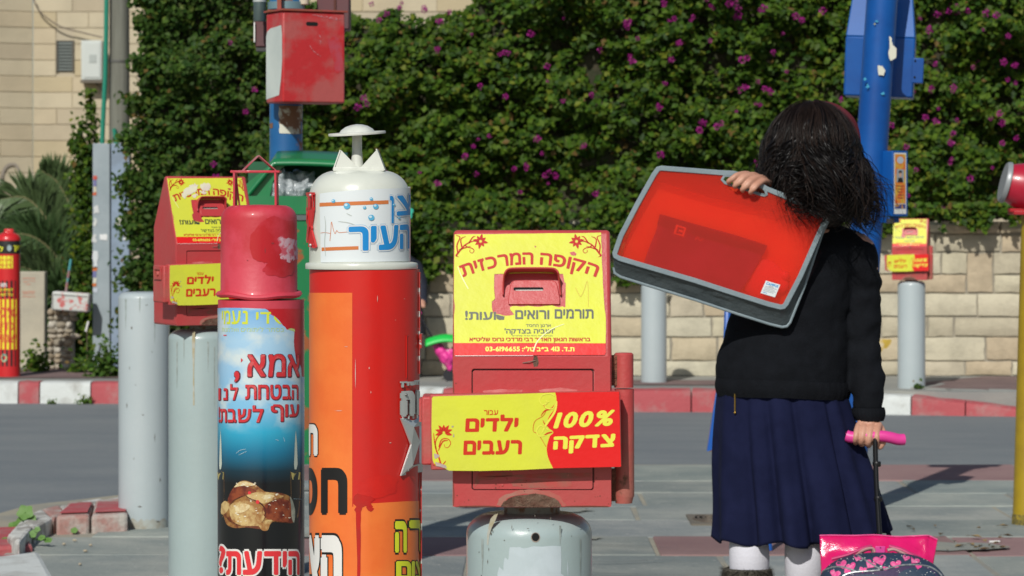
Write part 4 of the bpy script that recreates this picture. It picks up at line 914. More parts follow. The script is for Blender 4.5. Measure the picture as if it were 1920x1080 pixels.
text_box(mb, '100%', 1037.5, 1153, 771, 801, sk2, .045, off=.0012, shear=.25); text_box(mb, heb('צדקה'), 1037, 1154, 816, 849, sk2, .05, off=.0012, shear=.05); mb.build('lettering', M_py, bar, smooth=False)
mb = MB()
for k in range(7): a = -PI/2+(k-3)*.62; mb.slab([petal(832+2*math.cos(a), 811+2*math.sin(a), a, 15 if k != 3 else 13, 6)], bar_face, .0011)
for pts, a, b, m_ in (([(830,812),(820,820),(816,835),(822,855),(827,871)], 1.2, 3, 2.5), ([(823,838),(828,824),(840,823),(845,831),(840,839),(834,838),(833,833)], 2.2, .8, 1.2), ([(813,812),(815,830),(818,842)], .8, 2, 3), ([(822,845),(830,828),(840,826)], 1.2, .8, 4), ([(812,872),(822,868),(828,872)], .8, .8, 3), ([(829,873),(833,868),(836,864)], .8, .6, 3)):
    mb.slab([stroke(pts, a, b, 18, mid=m_)], bar_face, .0011)
mb.build('ornament', M_pr, bar, smooth=False); mb = MB()
for pts, a, b, m_ in (([(1024,838),(1010,815),(1000,808),(1003,790),(1018,780),(1024,770)], .9, 1.2, 1.0),):
    mb.slab([stroke(pts, a, b, 24, mid=m_)], bar_face, .0011)
for pts, a, b, m_ in (([(1042,756),(1034,766),(1022,770),(1014,780)], 1, .8, 5), ([(1030,800),(1022,796),(1018,788)], 1, .8, 3), ([(1036,810),(1028,812),(1020,816)], 1, .8, 5), ([(1026,757),(1020,760),(1024,766)], 1, 1, 2)):
    mb.slab([stroke(pts, a, b, 14, mid=m_)], bar_face, .0011)
mb.build('ornament', M_pr, bar, smooth=False)
mb = MB()
for pts, a, b, m_ in (([(1040,742),(1030,738),(1016,742),(1012,752),(1018,759),(1026,756),(1024,750)], 2, 1.5, 1.6), ([(1042,756),(1036,766),(1024,765),(1022,757),(1030,753)], 2, 1.5, 2), ([(1044,752),(1040,772),(1024,796),(1016,812)], 1.6, 1, 7), ([(1028,806),(1014,798),(1006,808),(1012,818),(1024,816)], 1.5, 1, 3)):
    mb.slab([stroke(pts, a, b, 20, mid=m_)], bar_face, .0013)
mb.build('scroll', M_py, bar, smooth=False)
mb = MB()
for q in ([(814,850),(824,853),(823,858),(815,860)], [(816,866),(836,872),(838,878),(818,874)], [(846,798),(851,799),(848,802)], [(850,812),(852,820),(849,820)]): mb.slab([jitter_poly(q, .8, 3)], bar_face, .0012)
mb.build('torn_spot', mat('torn_grey', (.38,.30,.28), .7, (.5,.4,.35), 60), bar, smooth=False)
# lock tube at the right
xc = P(1169.5, 700, 3.95).x-DX; rt = .0128
ztop, z1, z2, z3 = P(0,662,3.94).z-BZ, P(0,727,3.94).z-BZ, P(0,875,3.94).z-BZ, P(0,944,3.94).z-BZ
mb = MB(); mb.lathe([(rt,z1),(rt,ztop-.002),(rt-.002,ztop)], 32, c=(xc,-.052,0)); lk = mb.build('lock_tube', M_redw, box_t)
mb = MB(); mb.lathe([(rt,z3+.008),(rt+.0005,z3+.010),(rt,z1-.002)], 32, c=(xc+.0006,-.054,0)); mb.lathe([(rt*.85,z3),(rt,z3+.008)], 32, c=(xc,-.054,0)); mb.build('lock_tube', M_redw, box_t)
for zz_, hh_ in (((ztop+z1)/2, ztop-z1-.006), ((z2+z3)/2, abs(z2-z3)-.006)): mb = MB(); mb.box((xc-.014,-.055,zz_), (.012,.012,hh_)); mb.build('weld_plate', mat('rust_weld', (.30,.10,.06), .8, (.14,.07,.04), 30, bump=1.0, bscale=120), box_t)
# copies
bc = copy_tree(box_t); bc.location = (kx(384, 7.35), 7.35, P(0, 610, 7.28).z); bc.rotation_euler.z = R(27)
bc['label'] = 'donation box turned to the right, its title scratched, half behind the red cylinder'
T_ = bc.location; 
bf = copy_tree(box_t); bf.location = (kx(1709, 17.75), 17.75, P(0, 525, 17.70).z); bf.rotation_euler.z = R(-15); bf['label'] = 'small blurred donation box on the distant bollard by the stone wall'
# scratched-off patch on the left one
mb = MB()
for q in ([(905,478),(925,470),(935,462),(950,456),(962,462),(958,476),(948,488),(930,494),(915,500),(902,510),(895,498)], [(968,462),(985,452),(1004,458),(1010,468),(1000,480),(985,484),(972,478)], [(930,500),(950,492),(955,500),(940,508)], [(960,485),(975,482),(990,490),(978,496)]): mb.slab([jitter_poly(q, 3.5, 4)], sl, .0015)
mb.build('scraped_patch', mat('scraped_white', (.66,.58,.50), .7, (.72,.70,.50), 40), bc, smooth=False)

# ------------------------------------------------------------ red cylinder pillar
Yq = 5.8; cx = 489.5; g = kx(cx, Yq)
rp = thing('charity_pillar', 'round pillar with a faded red cylinder top and a blue poster of a roast chicken', 'collection pillar', (g, Yq, 0), group='red collection pillars')
zq = lambda py: H-(py-HZ)/F*Yq
M_fred = mat('faded_red_paint', (.60,.055,.085), .5, (.52,.030,.045), 4.5, .50, .58, bump=.1, bscale=60, coat=.1)
r_b = .0835; r_c = .0745
mb = MB(); mb.lathe([(r_b,-.03),(r_b,zq(562))], 96); mb.build('body', M_fred, rp)
rdd = .026; prof = [(r_c+.004,zq(553)),(r_c,zq(545)),(r_c-.0005,zq(450)),(r_c-.001,zq(385)-rdd)]+[(r_c-.001-rdd+rdd*math.cos(a), zq(385)-rdd+rdd*math.sin(a)) for a in [k*PI/2/8 for k in range(1,9)]]+[(0,zq(385)+.0015)]
oc_ = Vector((kx(485.5, Yq)-kx(cx, Yq), 0, 0)); mb = MB(); mb.lathe(prof, 96, c=tuple(oc_)); cap_ = mb.build('cylinder', M_fred, rp)
mb = MB(); vs = []; seg = 96; ringp = [(0,.006),(.006,.004),(.0085,0),(.006,-.004),(0,-.006)]
for k in range(seg):
    a = 2*PI*k/seg; wob = .0025*math.sin(2*a+1.2)+.0015*math.sin(5*a)
    for (dr, dz) in ringp: vs.append(((r_c+.001+dr)*math.cos(a)+oc_.x, (r_c+.001+dr)*math.sin(a), zq(553)+dz+wob))
fs = [(k*5+j, ((k+1) % seg)*5+j, ((k+1) % seg)*5+j+1, k*5+j+1) for k in range(seg) for j in range(4)]
mb.add(vs, fs); mb.build('rim', M_fred, rp)
# wear patches on the cylinder
cm = cyl_map(485.5, Yq, r_c, rp.location)
mb = MB(); patchfill(mb, jitter_poly([(520,448),(528,442),(534,448),(546,446),(556,450),(557,490),(548,486),(540,492),(530,486),(524,478),(530,470),(523,462)], 3, 4), cm, .0008, 4); mb.build('torn_paper', mat('torn_paper', (.66,.42,.48), .7, (.60,.10,.14), 60, .46, .56), rp, smooth=False)
M_shiny = mat('red_glossy_patch', (.48,.012,.020), .35, (.56,.035,.055), 16, .5, .66, coat=.25)
mb = MB(); patchfill(mb, jitter_poly([(470,440),(484,424),(500,410),(514,404),(528,412),(548,414),(553,424),(552,500),(546,516),(530,520),(500,516),(492,506),(502,494),(486,490),(474,484),(468,465)], 1.6, 4), cm, .0004, 4); mb.build('bare_patch', M_shiny, rp, smooth=False)
mb = MB()
for a, b, w_, h_ in ((511,456,7,4), (464,488,3,2), (497,470,2,12)): patchfill(mb, [(a-w_/2,b),(a,b-h_/2),(a+w_/2,b),(a,b+h_/2)], cm, .0009, 3)
mb.build('dirt_patch', mat('dirt_dark_red', (.28,.03,.035), .6), rp, smooth=False)
# handle: frame of flat bar with a folded roof above
M_pink = mat('handle_red', (.55,.035,.06), .4, (.5,.10,.13), 20, .5, .7, coat=.2)
Pq = lambda a, b, d=0.0: P(a, b, Yq+d)-rp.location
def flatbar(mb, p, q, half, th):
    """strip from p to q, running depth +-half in y"""
    d = (q-p).normalized(); nrm = Vector((-d.z, 0, d.x)).normalized()*th/2; vs = []
    for e in (p, q):
        for s_ in (-1, 1):
            for u in (-1, 1): vs.append(e+nrm*s_+Vector((0, u*half, 0)))
    mb.add(vs, [(0,1,3,2),(4,6,7,5),(0,4,5,1),(2,3,7,6),(0,2,6,4),(1,5,7,3)])
hd = MB(); flatbar(hd, Pq(441,386), Pq(441,322), .026, .0042); flatbar(hd, Pq(519,386), Pq(518,322), .026, .0042); flatbar(hd, Pq(434,322), Pq(526,322), .026, .0045)
ho = hd.build('handle', M_pink, rp, bevel=.0008)
hd = MB(); flatbar(hd, Pq(441,322,-.0), Pq(448,385,-.0)+Vector((.001,0,0)), .004, .003); hd.build('brace', M_pink, rp)
hd = MB(); flatbar(hd, Pq(455,320), Pq(484,292), .020, .0022); flatbar(hd, Pq(484,292), Pq(516,320), .020, .0022); hd.v = [tuple(Matrix.Rotation(R(10), 3, 'Z') @ (Vector(v)-Pq(484,320))+Pq(484,320)) for v in hd.v]; hd.build('roof', mat('handle_weathered', (.42,.06,.08), .5, (.40,.20,.20), 22, .45, .6), rp, bevel=.0006)
# poster
pm = cyl_arc(cx, Yq, r_b, rp.location)
def prt(px): return to_arc(px, cx, Yq, r_b)
def poster_mat():
    m = bpy.data.materials.new('poster_print'); m.use_nodes = True; n = m.node_tree; b = n.nodes['Principled BSDF']; b.inputs['Roughness'].default_value = .3; b.inputs['Coat Weight'].default_value = .4; b.inputs['Coat Roughness'].default_value = .1
    tc = n.nodes.new('ShaderNodeTexCoord'); sp = n.nodes.new('ShaderNodeSeparateXYZ'); n.links.new(tc.outputs['Object'], sp.inputs[0])
    mr = n.nodes.new('ShaderNodeMapRange'); mr.inputs[1].default_value = zq(900); mr.inputs[2].default_value = zq(578); n.links.new(sp.outputs[2], mr.inputs[0])
    cr = n.nodes.new('ShaderNodeValToRGB'); n.links.new(mr.outputs[0], cr.inputs[0]); el = cr.color_ramp.elements
    el[0].position = 0; el[0].color = (.004,.006,.008,1); el[1].position = 1; el[1].color = (.17,.42,.74,1)
    for p_, c_ in ((.07,(.004,.03,.05,1)), (.18,(.008,.17,.30,1)), (.30,(.03,.38,.58,1)), (.42,(.20,.50,.74,1)), (.62,(.30,.54,.76,1)), (.82,(.38,.60,.78,1))): e = el.new(p_); e.color = c_
    nz = n.nodes.new('ShaderNodeTexNoise'); nz.inputs['Scale'].default_value = 16; nz.inputs['Detail'].default_value = 5; mp = n.nodes.new('ShaderNodeMapping'); mp.inputs['Scale'].default_value = (1,1,1.5); n.links.new(tc.outputs['Object'], mp.inputs[0]); n.links.new(mp.outputs[0], nz.inputs['Vector'])
    c1 = n.nodes.new('ShaderNodeMapRange'); c1.inputs[1].default_value = .46; c1.inputs[2].default_value = .66; c1.inputs[4].default_value = .85; n.links.new(nz.outputs[0], c1.inputs[0])
    c2 = n.nodes.new('ShaderNodeMapRange'); c2.inputs[1].default_value = .28; c2.inputs[2].default_value = .40; n.links.new(mr.outputs[0], c2.inputs[0])
    mu = n.nodes.new('ShaderNodeMath'); mu.operation = 'MULTIPLY'; n.links.new(c1.outputs[0], mu.inputs[0]); n.links.new(c2.outputs[0], mu.inputs[1])
    mx = n.nodes.new('ShaderNodeMix'); mx.data_type = 'RGBA'; n.links.new(mu.outputs[0], mx.inputs[0]); n.links.new(cr.outputs[0], mx.inputs[6]); mx.inputs[7].default_value = (.66,.74,.72,1); n.links.new(mx.outputs[2], b.inputs['Base Color']); return m
xl_, xr_ = prt(407)-10, prt(571)+20
out = [(xl_, 578.5)]+[(prt(a), b) for a, b in ((430,577),(470,577.5),(504,579),(509,582),(514,590),(523,595),(529,601),(535,610),(539,613),(542,618),(553,618),(555,624),(554,640),(555,655),(556,660),(558,680),(562,678),(566,690),(567,706))]+[(xr_, 708), (xr_, 1110), (xl_, 1110)]
mb = MB(); patchfill(mb, out, pm, .0006, 5); mb.build('poster', poster_mat(), rp, smooth=True)['label'] = 'poster fading from cloudy blue to black, torn at its top right corner'
mb = MB(); patchfill(mb, [(prt(505),579),(xr_,579),(xr_,707)]+[(prt(a), b) for a, b in ((567,706),(566,690),(562,678),(558,680),(556,660),(554,640),(553,618),(542,618),(535,610),(523,595),(509,582))], pm, .0004, 5); mb.build('bare_patch', mat('red_gloss_2', (.50,.010,.018), .35, (.54,.03,.04), 20, coat=.2), rp)
T6 = lambda s_, a, b, c, d, m_, bold=.03, off=.0012, sh=0.0, grow=0.0: (lambda k: (text_box(k, heb(s_), prt(a), prt(b), c, d, pm, bold, off=off, shear=sh, step=4, grow=grow), k)[1])(MB())
M_lem = mat('print_lime', (.62,.68,.05), .4); M_lr = mat('print_crimson', (.60,.03,.04), .4, (.62,.10,.10), 90, .55, .62); M_ldk = mat('print_shadow_red', (.10,.02,.03), .5); M_ws = mat('print_white', ())
k = MB(); text_box(k, heb('נעמי'), prt(421), prt(472), 582, 608, pm, .02, off=.0010, step=4); text_box(k, heb('די'), prt(487), prt(514), 585, 607, pm, .02, off=.0010, step=4)
k.slab([[(prt(a), b) for a, b in ((520,592),(524,597),(528,602),(533,608),(528,607),(523,603),(519,597))]], pm, .0010)
k.build('lettering', M_lem, rp, smooth=False)
k = MB(); text_box(k, heb('בסתר ליתומים ואלמנות'), prt(421), prt(537), 613, 622, pm, .0, off=.0010, step=4); k.slab([[(prt(a), b) for a, b in ((544,617),(549,615),(555,617),(556,622),(547,619))]], pm, .0010); k.build('lettering', mat('print_dull_lime', (.50,.62,.22), .5), rp, smooth=False)
def red_line(items):
    for grow, off, m_, d in ((.030, .0009, M_ldk, .9), (0, .0013, M_lr, 0)):
        k = MB()
        for (s_, a, b, c, e) in items: text_box(k, heb(s_), prt(a)+d, prt(b)+d, c+d, e+d, pm, .02, off=off, step=4, grow=grow)
        k.build('lettering', m_, rp, smooth=False)
red_line([('אמא', 471, 563, 664, 706), (',', 446, 456, 696, 716)])
k = MB(); k.slab([[(prt(a), b) for a, b in ((459,671),(463,675),(459,680))]], pm, .0012); k.build('lettering', M_lr, rp, smooth=False)
red_line([('הבטחת', 467, 561, 721, 749), ('ל', 438, 453, 720, 750), ('נ', 424, 433, 728, 750), ('ו', 413, 418, 728, 750)])
red_line([('עוף', 514, 562, 758, 790), ('לשבת!', 414, 500, 760, 792)])
for grow, off, m_ in ((.055, .0010, M_ws), (.0, .0014, mat('print_signal_red', (.72,.035,.045), .4))):
    k = MB(); text_box(k, heb('הידעת'), prt(430), prt(563), 1033, 1078, pm, .035, off=off, step=4, grow=grow); text_box(k, '?', prt(415), prt(429), 1023, 1075, pm, .03, off=off, step=4, grow=grow); k.build('lettering', m_, rp, smooth=False)
# candles printed at both sides
for cxx, sgn in ((418, 1), (557, -1)):
    k = MB(); k.slab([[(prt(cxx-9), 884), (prt(cxx-4), 887), (prt(cxx+2), 883), (prt(cxx+8), 886), (prt(cxx+8), 925), (prt(cxx+4), 970), (prt(cxx-6), 972), (prt(cxx-8), 940)]], pm, .0009); k.build('candle', mat('print_candle', (.28,.16,.05), .4, (.12,.06,.03), 30), rp, smooth=False)
    k = MB(); k.slab([[(prt(cxx-8), 885), (prt(cxx-2), 888), (prt(cxx+7), 885), (prt(cxx+6), 899), (prt(cxx-6), 899)]], pm, .0011); k.build('candle_rim', mat('print_candle_light', (.50,.42,.14), .4), rp, smooth=False)
    k = MB(); k.slab([[(prt(cxx-3), 872), (prt(cxx-1.5), 830), (prt(cxx), 806), (prt(cxx+1.8), 830), (prt(cxx+3), 870), (prt(cxx+1), 880), (prt(cxx-2), 880)]], pm, .0011); k.build('flame', mat('print_flame', (.60,.66,.56), .4), rp, smooth=False)
# roast chicken printed in four tones
def blob(pts, name, m_, off): 
    k = MB(); patchfill(k, [(prt(a), b) for a, b in crspline(pts+[pts[0]], len(pts)*5)[:-1]], pm, off, 5); k.build(name, m_, rp, smooth=False)
cb = [mat('print_roast_%d' % i, c, .4, c2, sc, .42, .6) for i, (c, c2, sc) in enumerate([((.34,.17,.05),(.14,.035,.015),60), ((.26,.06,.022),(.12,.02,.012),60), ((.60,.44,.19),(.34,.16,.05),55), ((.74,.64,.38),(.58,.40,.18),90), ((.22,.24,.20),(.36,.36,.28),80)])]
blob([(421,958),(427,944),(436,936),(441,920),(452,906),(465,901),(482,906),(498,918),(506,922),(530,924),(548,932),(552,948),(554,972),(549,981),(520,978),(512,984),(500,992),(470,989),(448,990),(432,984),(426,972)], 'chicken_print', cb[0], .0008)
blob([(433,936),(440,921),(452,907),(463,908),(476,914),(488,921),(478,925),(462,930),(448,936),(438,944)], 'chicken_print', cb[1], .0010)
blob([(504,946),(520,938),(538,936),(549,944),(552,968),(546,980),(524,977),(506,972),(498,958)], 'chicken_print', cb[1], .0010)
blob([(436,950),(446,942),(466,938),(486,944),(500,956),(504,970),(496,984),(478,986),(454,984),(440,972)], 'chicken_print', cb[2], .0010)
blob([(470,928),(492,922),(515,924),(536,930),(522,936),(502,944),(488,940),(474,936)], 'chicken_print', cb[2], .0011)
blob([(445,914),(456,904),(470,903),(486,909),(474,911),(460,911)], 'chicken_print', cb[3], .0012)
blob([(446,952),(462,944),(476,948),(468,958),(452,962)], 'chicken_print', cb[3], .0012)
blob([(494,930),(512,927),(520,931),(504,937)], 'chicken_print', cb[3], .0012)
blob([(420,945),(428,939),(436,946),(434,956),(426,964),(419,962)], 'chicken_print', cb[2], .0011)
blob([(492,985),(504,976),(516,975),(512,984),(508,994),(498,994)], 'chicken_print', cb[2], .0012)
blob([(547,930),(552,940),(556,960),(554,980),(550,970),(549,950)], 'chicken_print', cb[4], .0012)
k = MB(); random.seed(15)
for pts, w_ in (([(464,924),(474,934),(492,941),(502,952),(504,968),(498,980)], 2.6), ([(438,946),(446,938),(458,932),(468,928)], 2.2), ([(430,968),(440,978),(460,986)], 1.8), ([(506,978),(524,978),(546,980)], 1.6), ([(520,936),(512,944),(508,954)], 1.4)): k.slab([[(prt(a), b) for a, b in jitter_poly(stroke(pts, .6, .6, 16, mid=w_*1.6), .35, 1)]], pm, .00135)
k.build('chicken_shade', mat('print_roast_shade', (.05,.012,.008), .4, (.16,.05,.02), 90), rp, smooth=False)
k = MB()
for _ in range(44):
    a, b = random.choice(((random.uniform(442,496), random.uniform(944,984)), (random.uniform(450,490), random.uniform(905,916)), (random.uniform(476,535), random.uniform(925,940)), (random.uniform(510,550), random.uniform(942,974)))); r_ = random.uniform(.5, 1.7)
    k.slab([[(prt(a+r_*1.5*math.cos(q)*random.uniform(.6,1.3)), b+r_*.7*math.sin(q)*random.uniform(.6,1.3)) for q in [j*PI/4 for j in range(8)]]], pm, .00138)
k.build('chicken_gloss', mat('print_roast_gloss', (.80,.74,.58), .4), rp, smooth=False)['kind'] = 'stuff'
k = MB()
for a, b, c in ((475,924,3), (490,941,3.5), (426,633,0)): 
    if c: k.slab([[(prt(a+c*math.cos(q)), b+c*1.1*math.sin(q)) for q in [j*PI/4 for j in range(8)]]], pm, .0014)
k.slab([[(prt(424),628),(prt(431),627.5),(prt(431),629.5),(prt(425),629.5)]], pm, .0014)
k.build('red_speck', mat('print_signal_red', ()), rp, smooth=False)
k = MB()
for pts in ([(450,850),(458,844),(468,842)], [(455,853),(470,846)], [(522,824),(528,826)], [(536,820),(538,828)], [(553,935),(566,936)]): k.slab([[(prt(a), b) for a, b in stroke(pts, .5, .5, 8, mid=.9)]], pm, .0014)
k.build('scratch', mat('scratch_pale', (.45,.6,.66), .5), rp, smooth=False)

# ------------------------------------------------------------ tall white topped pillar
Yw = 4.55; cw = 683.5; rw = .0838
wp = thing('charity_pillar', 'tallest red and orange pillar with a white lidded top and a mushroom knob', 'collection pillar', (kx(cw, Yw), Yw, 0), group='red collection pillars')
zw = lambda py: H-(py-HZ)/F*Yw
M_wr = mat('pillar_red', (.64,.014,.009), .36, (.56,.018,.014), 7, .42, .7, coat=.2, bump=.10, bscale=9); M_or = mat('pillar_orange', (.86,.22,.042), .38, (.80,.155,.028), 6, coat=.2, bump=.12, bscale=10); M_wt = mat('lid_white', (.66,.69,.62), .35, (.60,.63,.56), 5, coat=.35, bump=.06, bscale=60, rust=.25, rustcol=(.35,.22,.1), rscale=14)
mb = MB(); mb.lathe([(rw,-.03),(rw,zw(505))], 120); mb.build('body', M_wr, wp)
wm = cyl_arc(cw, Yw, rw, wp.location)
def pw(px): return to_arc(px, cw, Yw, rw)
mb = MB(); grid(mb, pw(581)-70, pw(666), 549, 950, 40, 1, wm, .0004); grid(mb, pw(581)-70, pw(672), 950, 1120, 40, 1, wm, .0004); mb.build('orange_print', M_or, wp)
mb = MB(); patchfill(mb, [(pw(668),945),(pw(700),944),(pw(730),942),(pw(760),940),(pw(787)+60,938),(pw(787)+60,1120),(pw(672),1120)], wm, .0004, 5); mb.build('orange_print', M_or, wp)
M_dr = mat('drip_red', (.50,.012,.010), .25, (.42,.02,.015), 40, coat=.4)
mb = MB()
for q in ([(670,930),(676,925),(690,928),(700,930),(708,936),(700,944),(704,950),(698,953),(690,949),(684,952),(682,960),(681,985),(682,1020),(681,1070),(680,1120),(675,1120),(675,1050),(673,985),(673,962),(670,956),(674,950),(668,944)], [(694,946),(706,954),(700,960),(692,952)]): patchfill(mb, [(pw(a), b) for a, b in jitter_poly(q, 1.0, 2)], wm, .0008, 4)
mb.build('paint_drip', M_dr, wp)
mb = MB(); 
for q in ([(676,905),(700,895),(730,890),(750,900),(745,925),(715,934),(690,936),(676,930)],): patchfill(mb, [(pw(a), b) for a, b in jitter_poly(q, 3, 4)], wm, .0005, 4)
mb.build('glue_smear', mat('glue_red', (.56,.014,.010), .4, (.62,.016,.01), 30, bump=.12, bscale=40), wp)
M_k = mat('print_black', (.010,.010,.010), .4)
LT = lambda k, s_, a0, a1, y0, y1, m_=0, bold=.04, off=.001, grow=0: text_box(k, s_, a0, a1, y0, y1, wm, bold, off=off, step=5, grow=grow)
k = MB(); LT(k, 'ח', pw(607), pw(657), 877, 965, bold=.05); LT(k, 'ס', pw(600)-78, pw(600), 877, 966, bold=.05); k.build('lettering', M_k, wp, smooth=False)
for grow, off, m_ in ((.05, .0009, M_k), (.018, .0013, M_ws)):
    k = MB(); LT(k, 'ח', pw(600)-46, pw(600), 797, 853, bold=.04, off=off, grow=grow); LT(k, 'ה', pw(608), pw(646), 1006, 1110, bold=.05, off=off, grow=grow); LT(k, 'צ', pw(604)-50, pw(604), 1006, 1110, bold=.05, off=off, grow=grow); k.build('lettering', m_, wp, smooth=False)
for grow, off, m_ in ((.045, .0009, M_k), (.0, .0013, mat('print_lime_bright', (.68,.74,.03), .4))):
    k = MB(); LT(k, 'ה', pw(743), pw(764), 977, 1036, bold=.05, off=off, grow=grow); LT(k, 'ר', pw(768), pw(787)+8, 975, 1035, bold=.05, off=off, grow=grow); LT(k, heb('יצום'), pw(745), pw(787)+12, 1052, 1088, bold=.05, off=off, grow=grow); k.build('lettering', m_, wp, smooth=False)
# flange, lid, printed label
r_l = .0768; c2 = 674.5; ofs = Vector((kx(c2, Yw)-kx(cw, Yw), 0, 0))
mb = MB(); mb.lathe([(.0852,zw(504)),(.0856,zw(503)),(.0856,zw(495)),(.0845,zw(493)),(r_l,zw(491))], 96, c=tuple(ofs*.6)); mb.build('flange', M_wt, wp)
rdd = .040; prof = [(r_l,zw(492)),(r_l,zw(322)-rdd)]+[(r_l-rdd+rdd*math.cos(a), zw(320)-rdd+rdd*math.sin(a)) for a in [k_*PI/2/9 for k_ in range(1,10)]]+[(0,zw(320)+.001)]
mb = MB(); mb.lathe(prof, 96, c=tuple(ofs)); lid = mb.build('lid', M_wt, wp)
lm = cyl_arc(c2, Yw, r_l, wp.location)
def pl(px): return to_arc(px, c2, Yw, r_l)
def tlt(fn, k_=-.045): return lambda px, py, off=0.0: fn(px, py+k_*(px-690), off)
lmt = tlt(lm, -.035)
mb = MB(); patchfill(mb, jitter_poly([(pl(604),363),(pl(660),357),(pl(720),354),(pl(768)+50,350),(pl(768)+50,489),(pl(700),491),(pl(606),492)], .4, 5), lm, .0005, 5); mb.build('label_sheet', mat('label_white', (.72,.78,.80), .35, coat=.3), wp)
M_lo = mat('print_rust_orange', (.62,.19,.055), .4)
mb = MB(); grid(mb, pl(604), pl(731), 377, 384, 16, 1, lmt, .0009); grid(mb, pl(608), pl(677), 461, 467.5, 10, 1, lmt, .0009)
k = [(606,437),(615,436),(626,438)]; mb.slab([[(pl(a), b) for a, b in stroke(k, .8, .8, 8)]], lm, .0009)
mb.slab([[(pl(a), b) for a, b in stroke([(624,452),(626,430),(627,416),(631,432),(634,438),(637,432),(641,436),(655,435),(660,434)], 1.0, 1.0, 40)]], lm, .0009)
mb.build('print_lines', M_lo, wp)
M_bl = mat('print_blue', (.012,.25,.62), .35)
for grow, off, m_ in ((.05, .0010, mat('print_blue_outline', (.30,.48,.66), .4)), (.035, .0012, M_ws), (.0, .0015, M_bl)):
    k = MB(); text_box(k, heb('העיר'), pl(659), pl(766)+3, 424, 470, lmt, .035, off=off, step=4, grow=grow); text_box(k, 'ן', pl(733), pl(740), 369, 421, lmt, .035, off=off, step=4, grow=grow); text_box(k, 'צ', pl(745), pl(767)+10, 369, 407, lmt, .035, off=off, step=4, grow=grow); k.build('lettering', m_, wp, smooth=False)
M_dp = mat('print_drop', (.10,.42,.66), .3); mb = MB(); mb2 = MB()
for a, b, r_ in ((656,386,6), (631,377,3.5), (708,387,5), (700,373,3), (700,408,5.5), (688,389,3), (740,384,2.6), (749,408,2.5)):
    c_ = [(pl(a+r_*math.cos(q)), b+r_*math.sin(q)) for q in [j*PI/7 for j in range(14)]]; mb.slab([c_], lm, .0017)
    c_ = [(pl(a-r_*.25+r_*.5*math.cos(q)), b-r_*.3+r_*.45*math.sin(q)) for q in [j*PI/5 for j in range(10)]]; mb2.slab([c_], lm, .0019)
mb.build('water_drops', M_dp, wp, smooth=False); mb2.build('drop_highlights', mat('print_drop_light', (.55,.75,.84), .3), wp, smooth=False)
mb = MB()
for pts in ([(614,405),(616,425),(614,455),(616,480)], [(640,415),(660,418),(675,424)], [(655,400),(665,405)]): mb.slab([[(pl(a), b) for a, b in stroke(pts, .8, .8, 14, mid=2)]], lm, .0011)
mb.build('scuff', mat('scuff_grey', (.48,.53,.50), .5), wp, smooth=False)
# crown of bent sheet and the mushroom knob
Wq = lambda a, b, d=0.0: P(a, b, Yw+d)-wp.location
M_w2 = mat('knob_white', (.66,.68,.62), .4, (.55,.57,.52), 30, .5, .7, coat=.2, rust=.3, rustcol=(.3,.12,.06), rscale=30)
mb = MB()
for a0, a1, ap, lean in ((627,676,(640,282),-.012), (672,722,(707,280),.012)):
    for dd in (-.030, .030):
        q = [Wq(a0, 319, dd), Wq(a1, 319, dd), Wq(ap[0], ap[1], dd+lean*.0)]; th = Vector((0, .0016, 0)); mb.add([v-th for v in q]+[v+th for v in q], [(0,1,2),(5,4,3),(0,3,4,1),(1,4,5,2),(2,5,3,0)])
flatbar(mb, Wq(627,319), Wq(640,282), .030, .0018); flatbar(mb, Wq(707,280), Wq(722,319), .030, .0018)
mb.build('crown', M_w2, wp, smooth=False)
mb = MB(); mb.box(tuple(Wq(674.5, 318)), (Wq(722,0).x-Wq(627,0).x, .064, .006)); mb.build('crown_base', M_w2, wp, bevel=.001)
s0 = Wq(669.5, 318); mb = MB(); mb.lathe([(.011,0),(.0095,.008),(.0085,.018),(.0075,.028),(.0073,.056)], 24, c=tuple(s0)); mb.build('stem', M_w2, wp)
mb = MB(); rt_ = Matrix.Rotation(R(-3.2), 3, 'Y') @ Matrix.Rotation(R(3), 3, 'X')
mb.lathe([(0,-.0022),(.0435,-.0022),(.044,0),(.0435,.0016),(.027,.0022),(.024,.006),(.017,.0105),(.009,.013),(0,.014)], 48, c=tuple(Wq(669.5, 250)), rot=rt_); kn = mb.build('knob', M_w2, wp)
# red and silver cut letters riveted round the lid and the side
def plate_text(mb, s_, t0, t1, z0, z1, r, th=.003, bold=.04, off=.002):
    """metal letters along the circumference: angles t0..t1 (degrees, 0 = front), heights z0..z1"""
    v, f, mn, mx = text2d(s_, bold); fn = lambda a, b, rad: Vector((rad*math.sin(R(a)), -rad*math.cos(R(a)), b))
    q = [(t0+(a-mn[0])/(mx[0]-mn[0])*(t1-t0), z0+(b-mn[1])/(mx[1]-mn[1])*(z1-z0)) for a, b, l in v]; ly = [l*LAY for a, b, l in v]; n_ = len(q)
    mb.add([fn(a, b, r+off) for a, b in q]+[fn(q_[0], q_[1], r+off+th+l_) for q_, l_ in zip(q, ly)], [tuple(t) for t in f]+[tuple(i+n_ for i in t[::-1]) for t in f])
M_sil = mat('silver_paint', (.56,.60,.58), .3, metal=.3, coat=.3); M_lred = mat('letter_red', (.60,.018,.02), .35, coat=.3)
mb = MB(); plate_text(mb, 'הוה', -78, -56, zw(392), zw(361), r_l, bold=.06)
def circ_slab(mb, loops, r, o0, o1): mb.slab(loops, lambda a, b, o: Vector(((r+o)*math.sin(R(a)), -(r+o)*math.cos(R(a)), b)), o0, o1)
circ_slab(mb, [[(-85,zw(361)),(-56,zw(361)),(-56,zw(366)),(-85,zw(366))]], r_l, .002, .005); circ_slab(mb, [[(-85,zw(389)),(-56,zw(389)),(-56,zw(395)),(-85,zw(395))]], r_l, .002, .005)
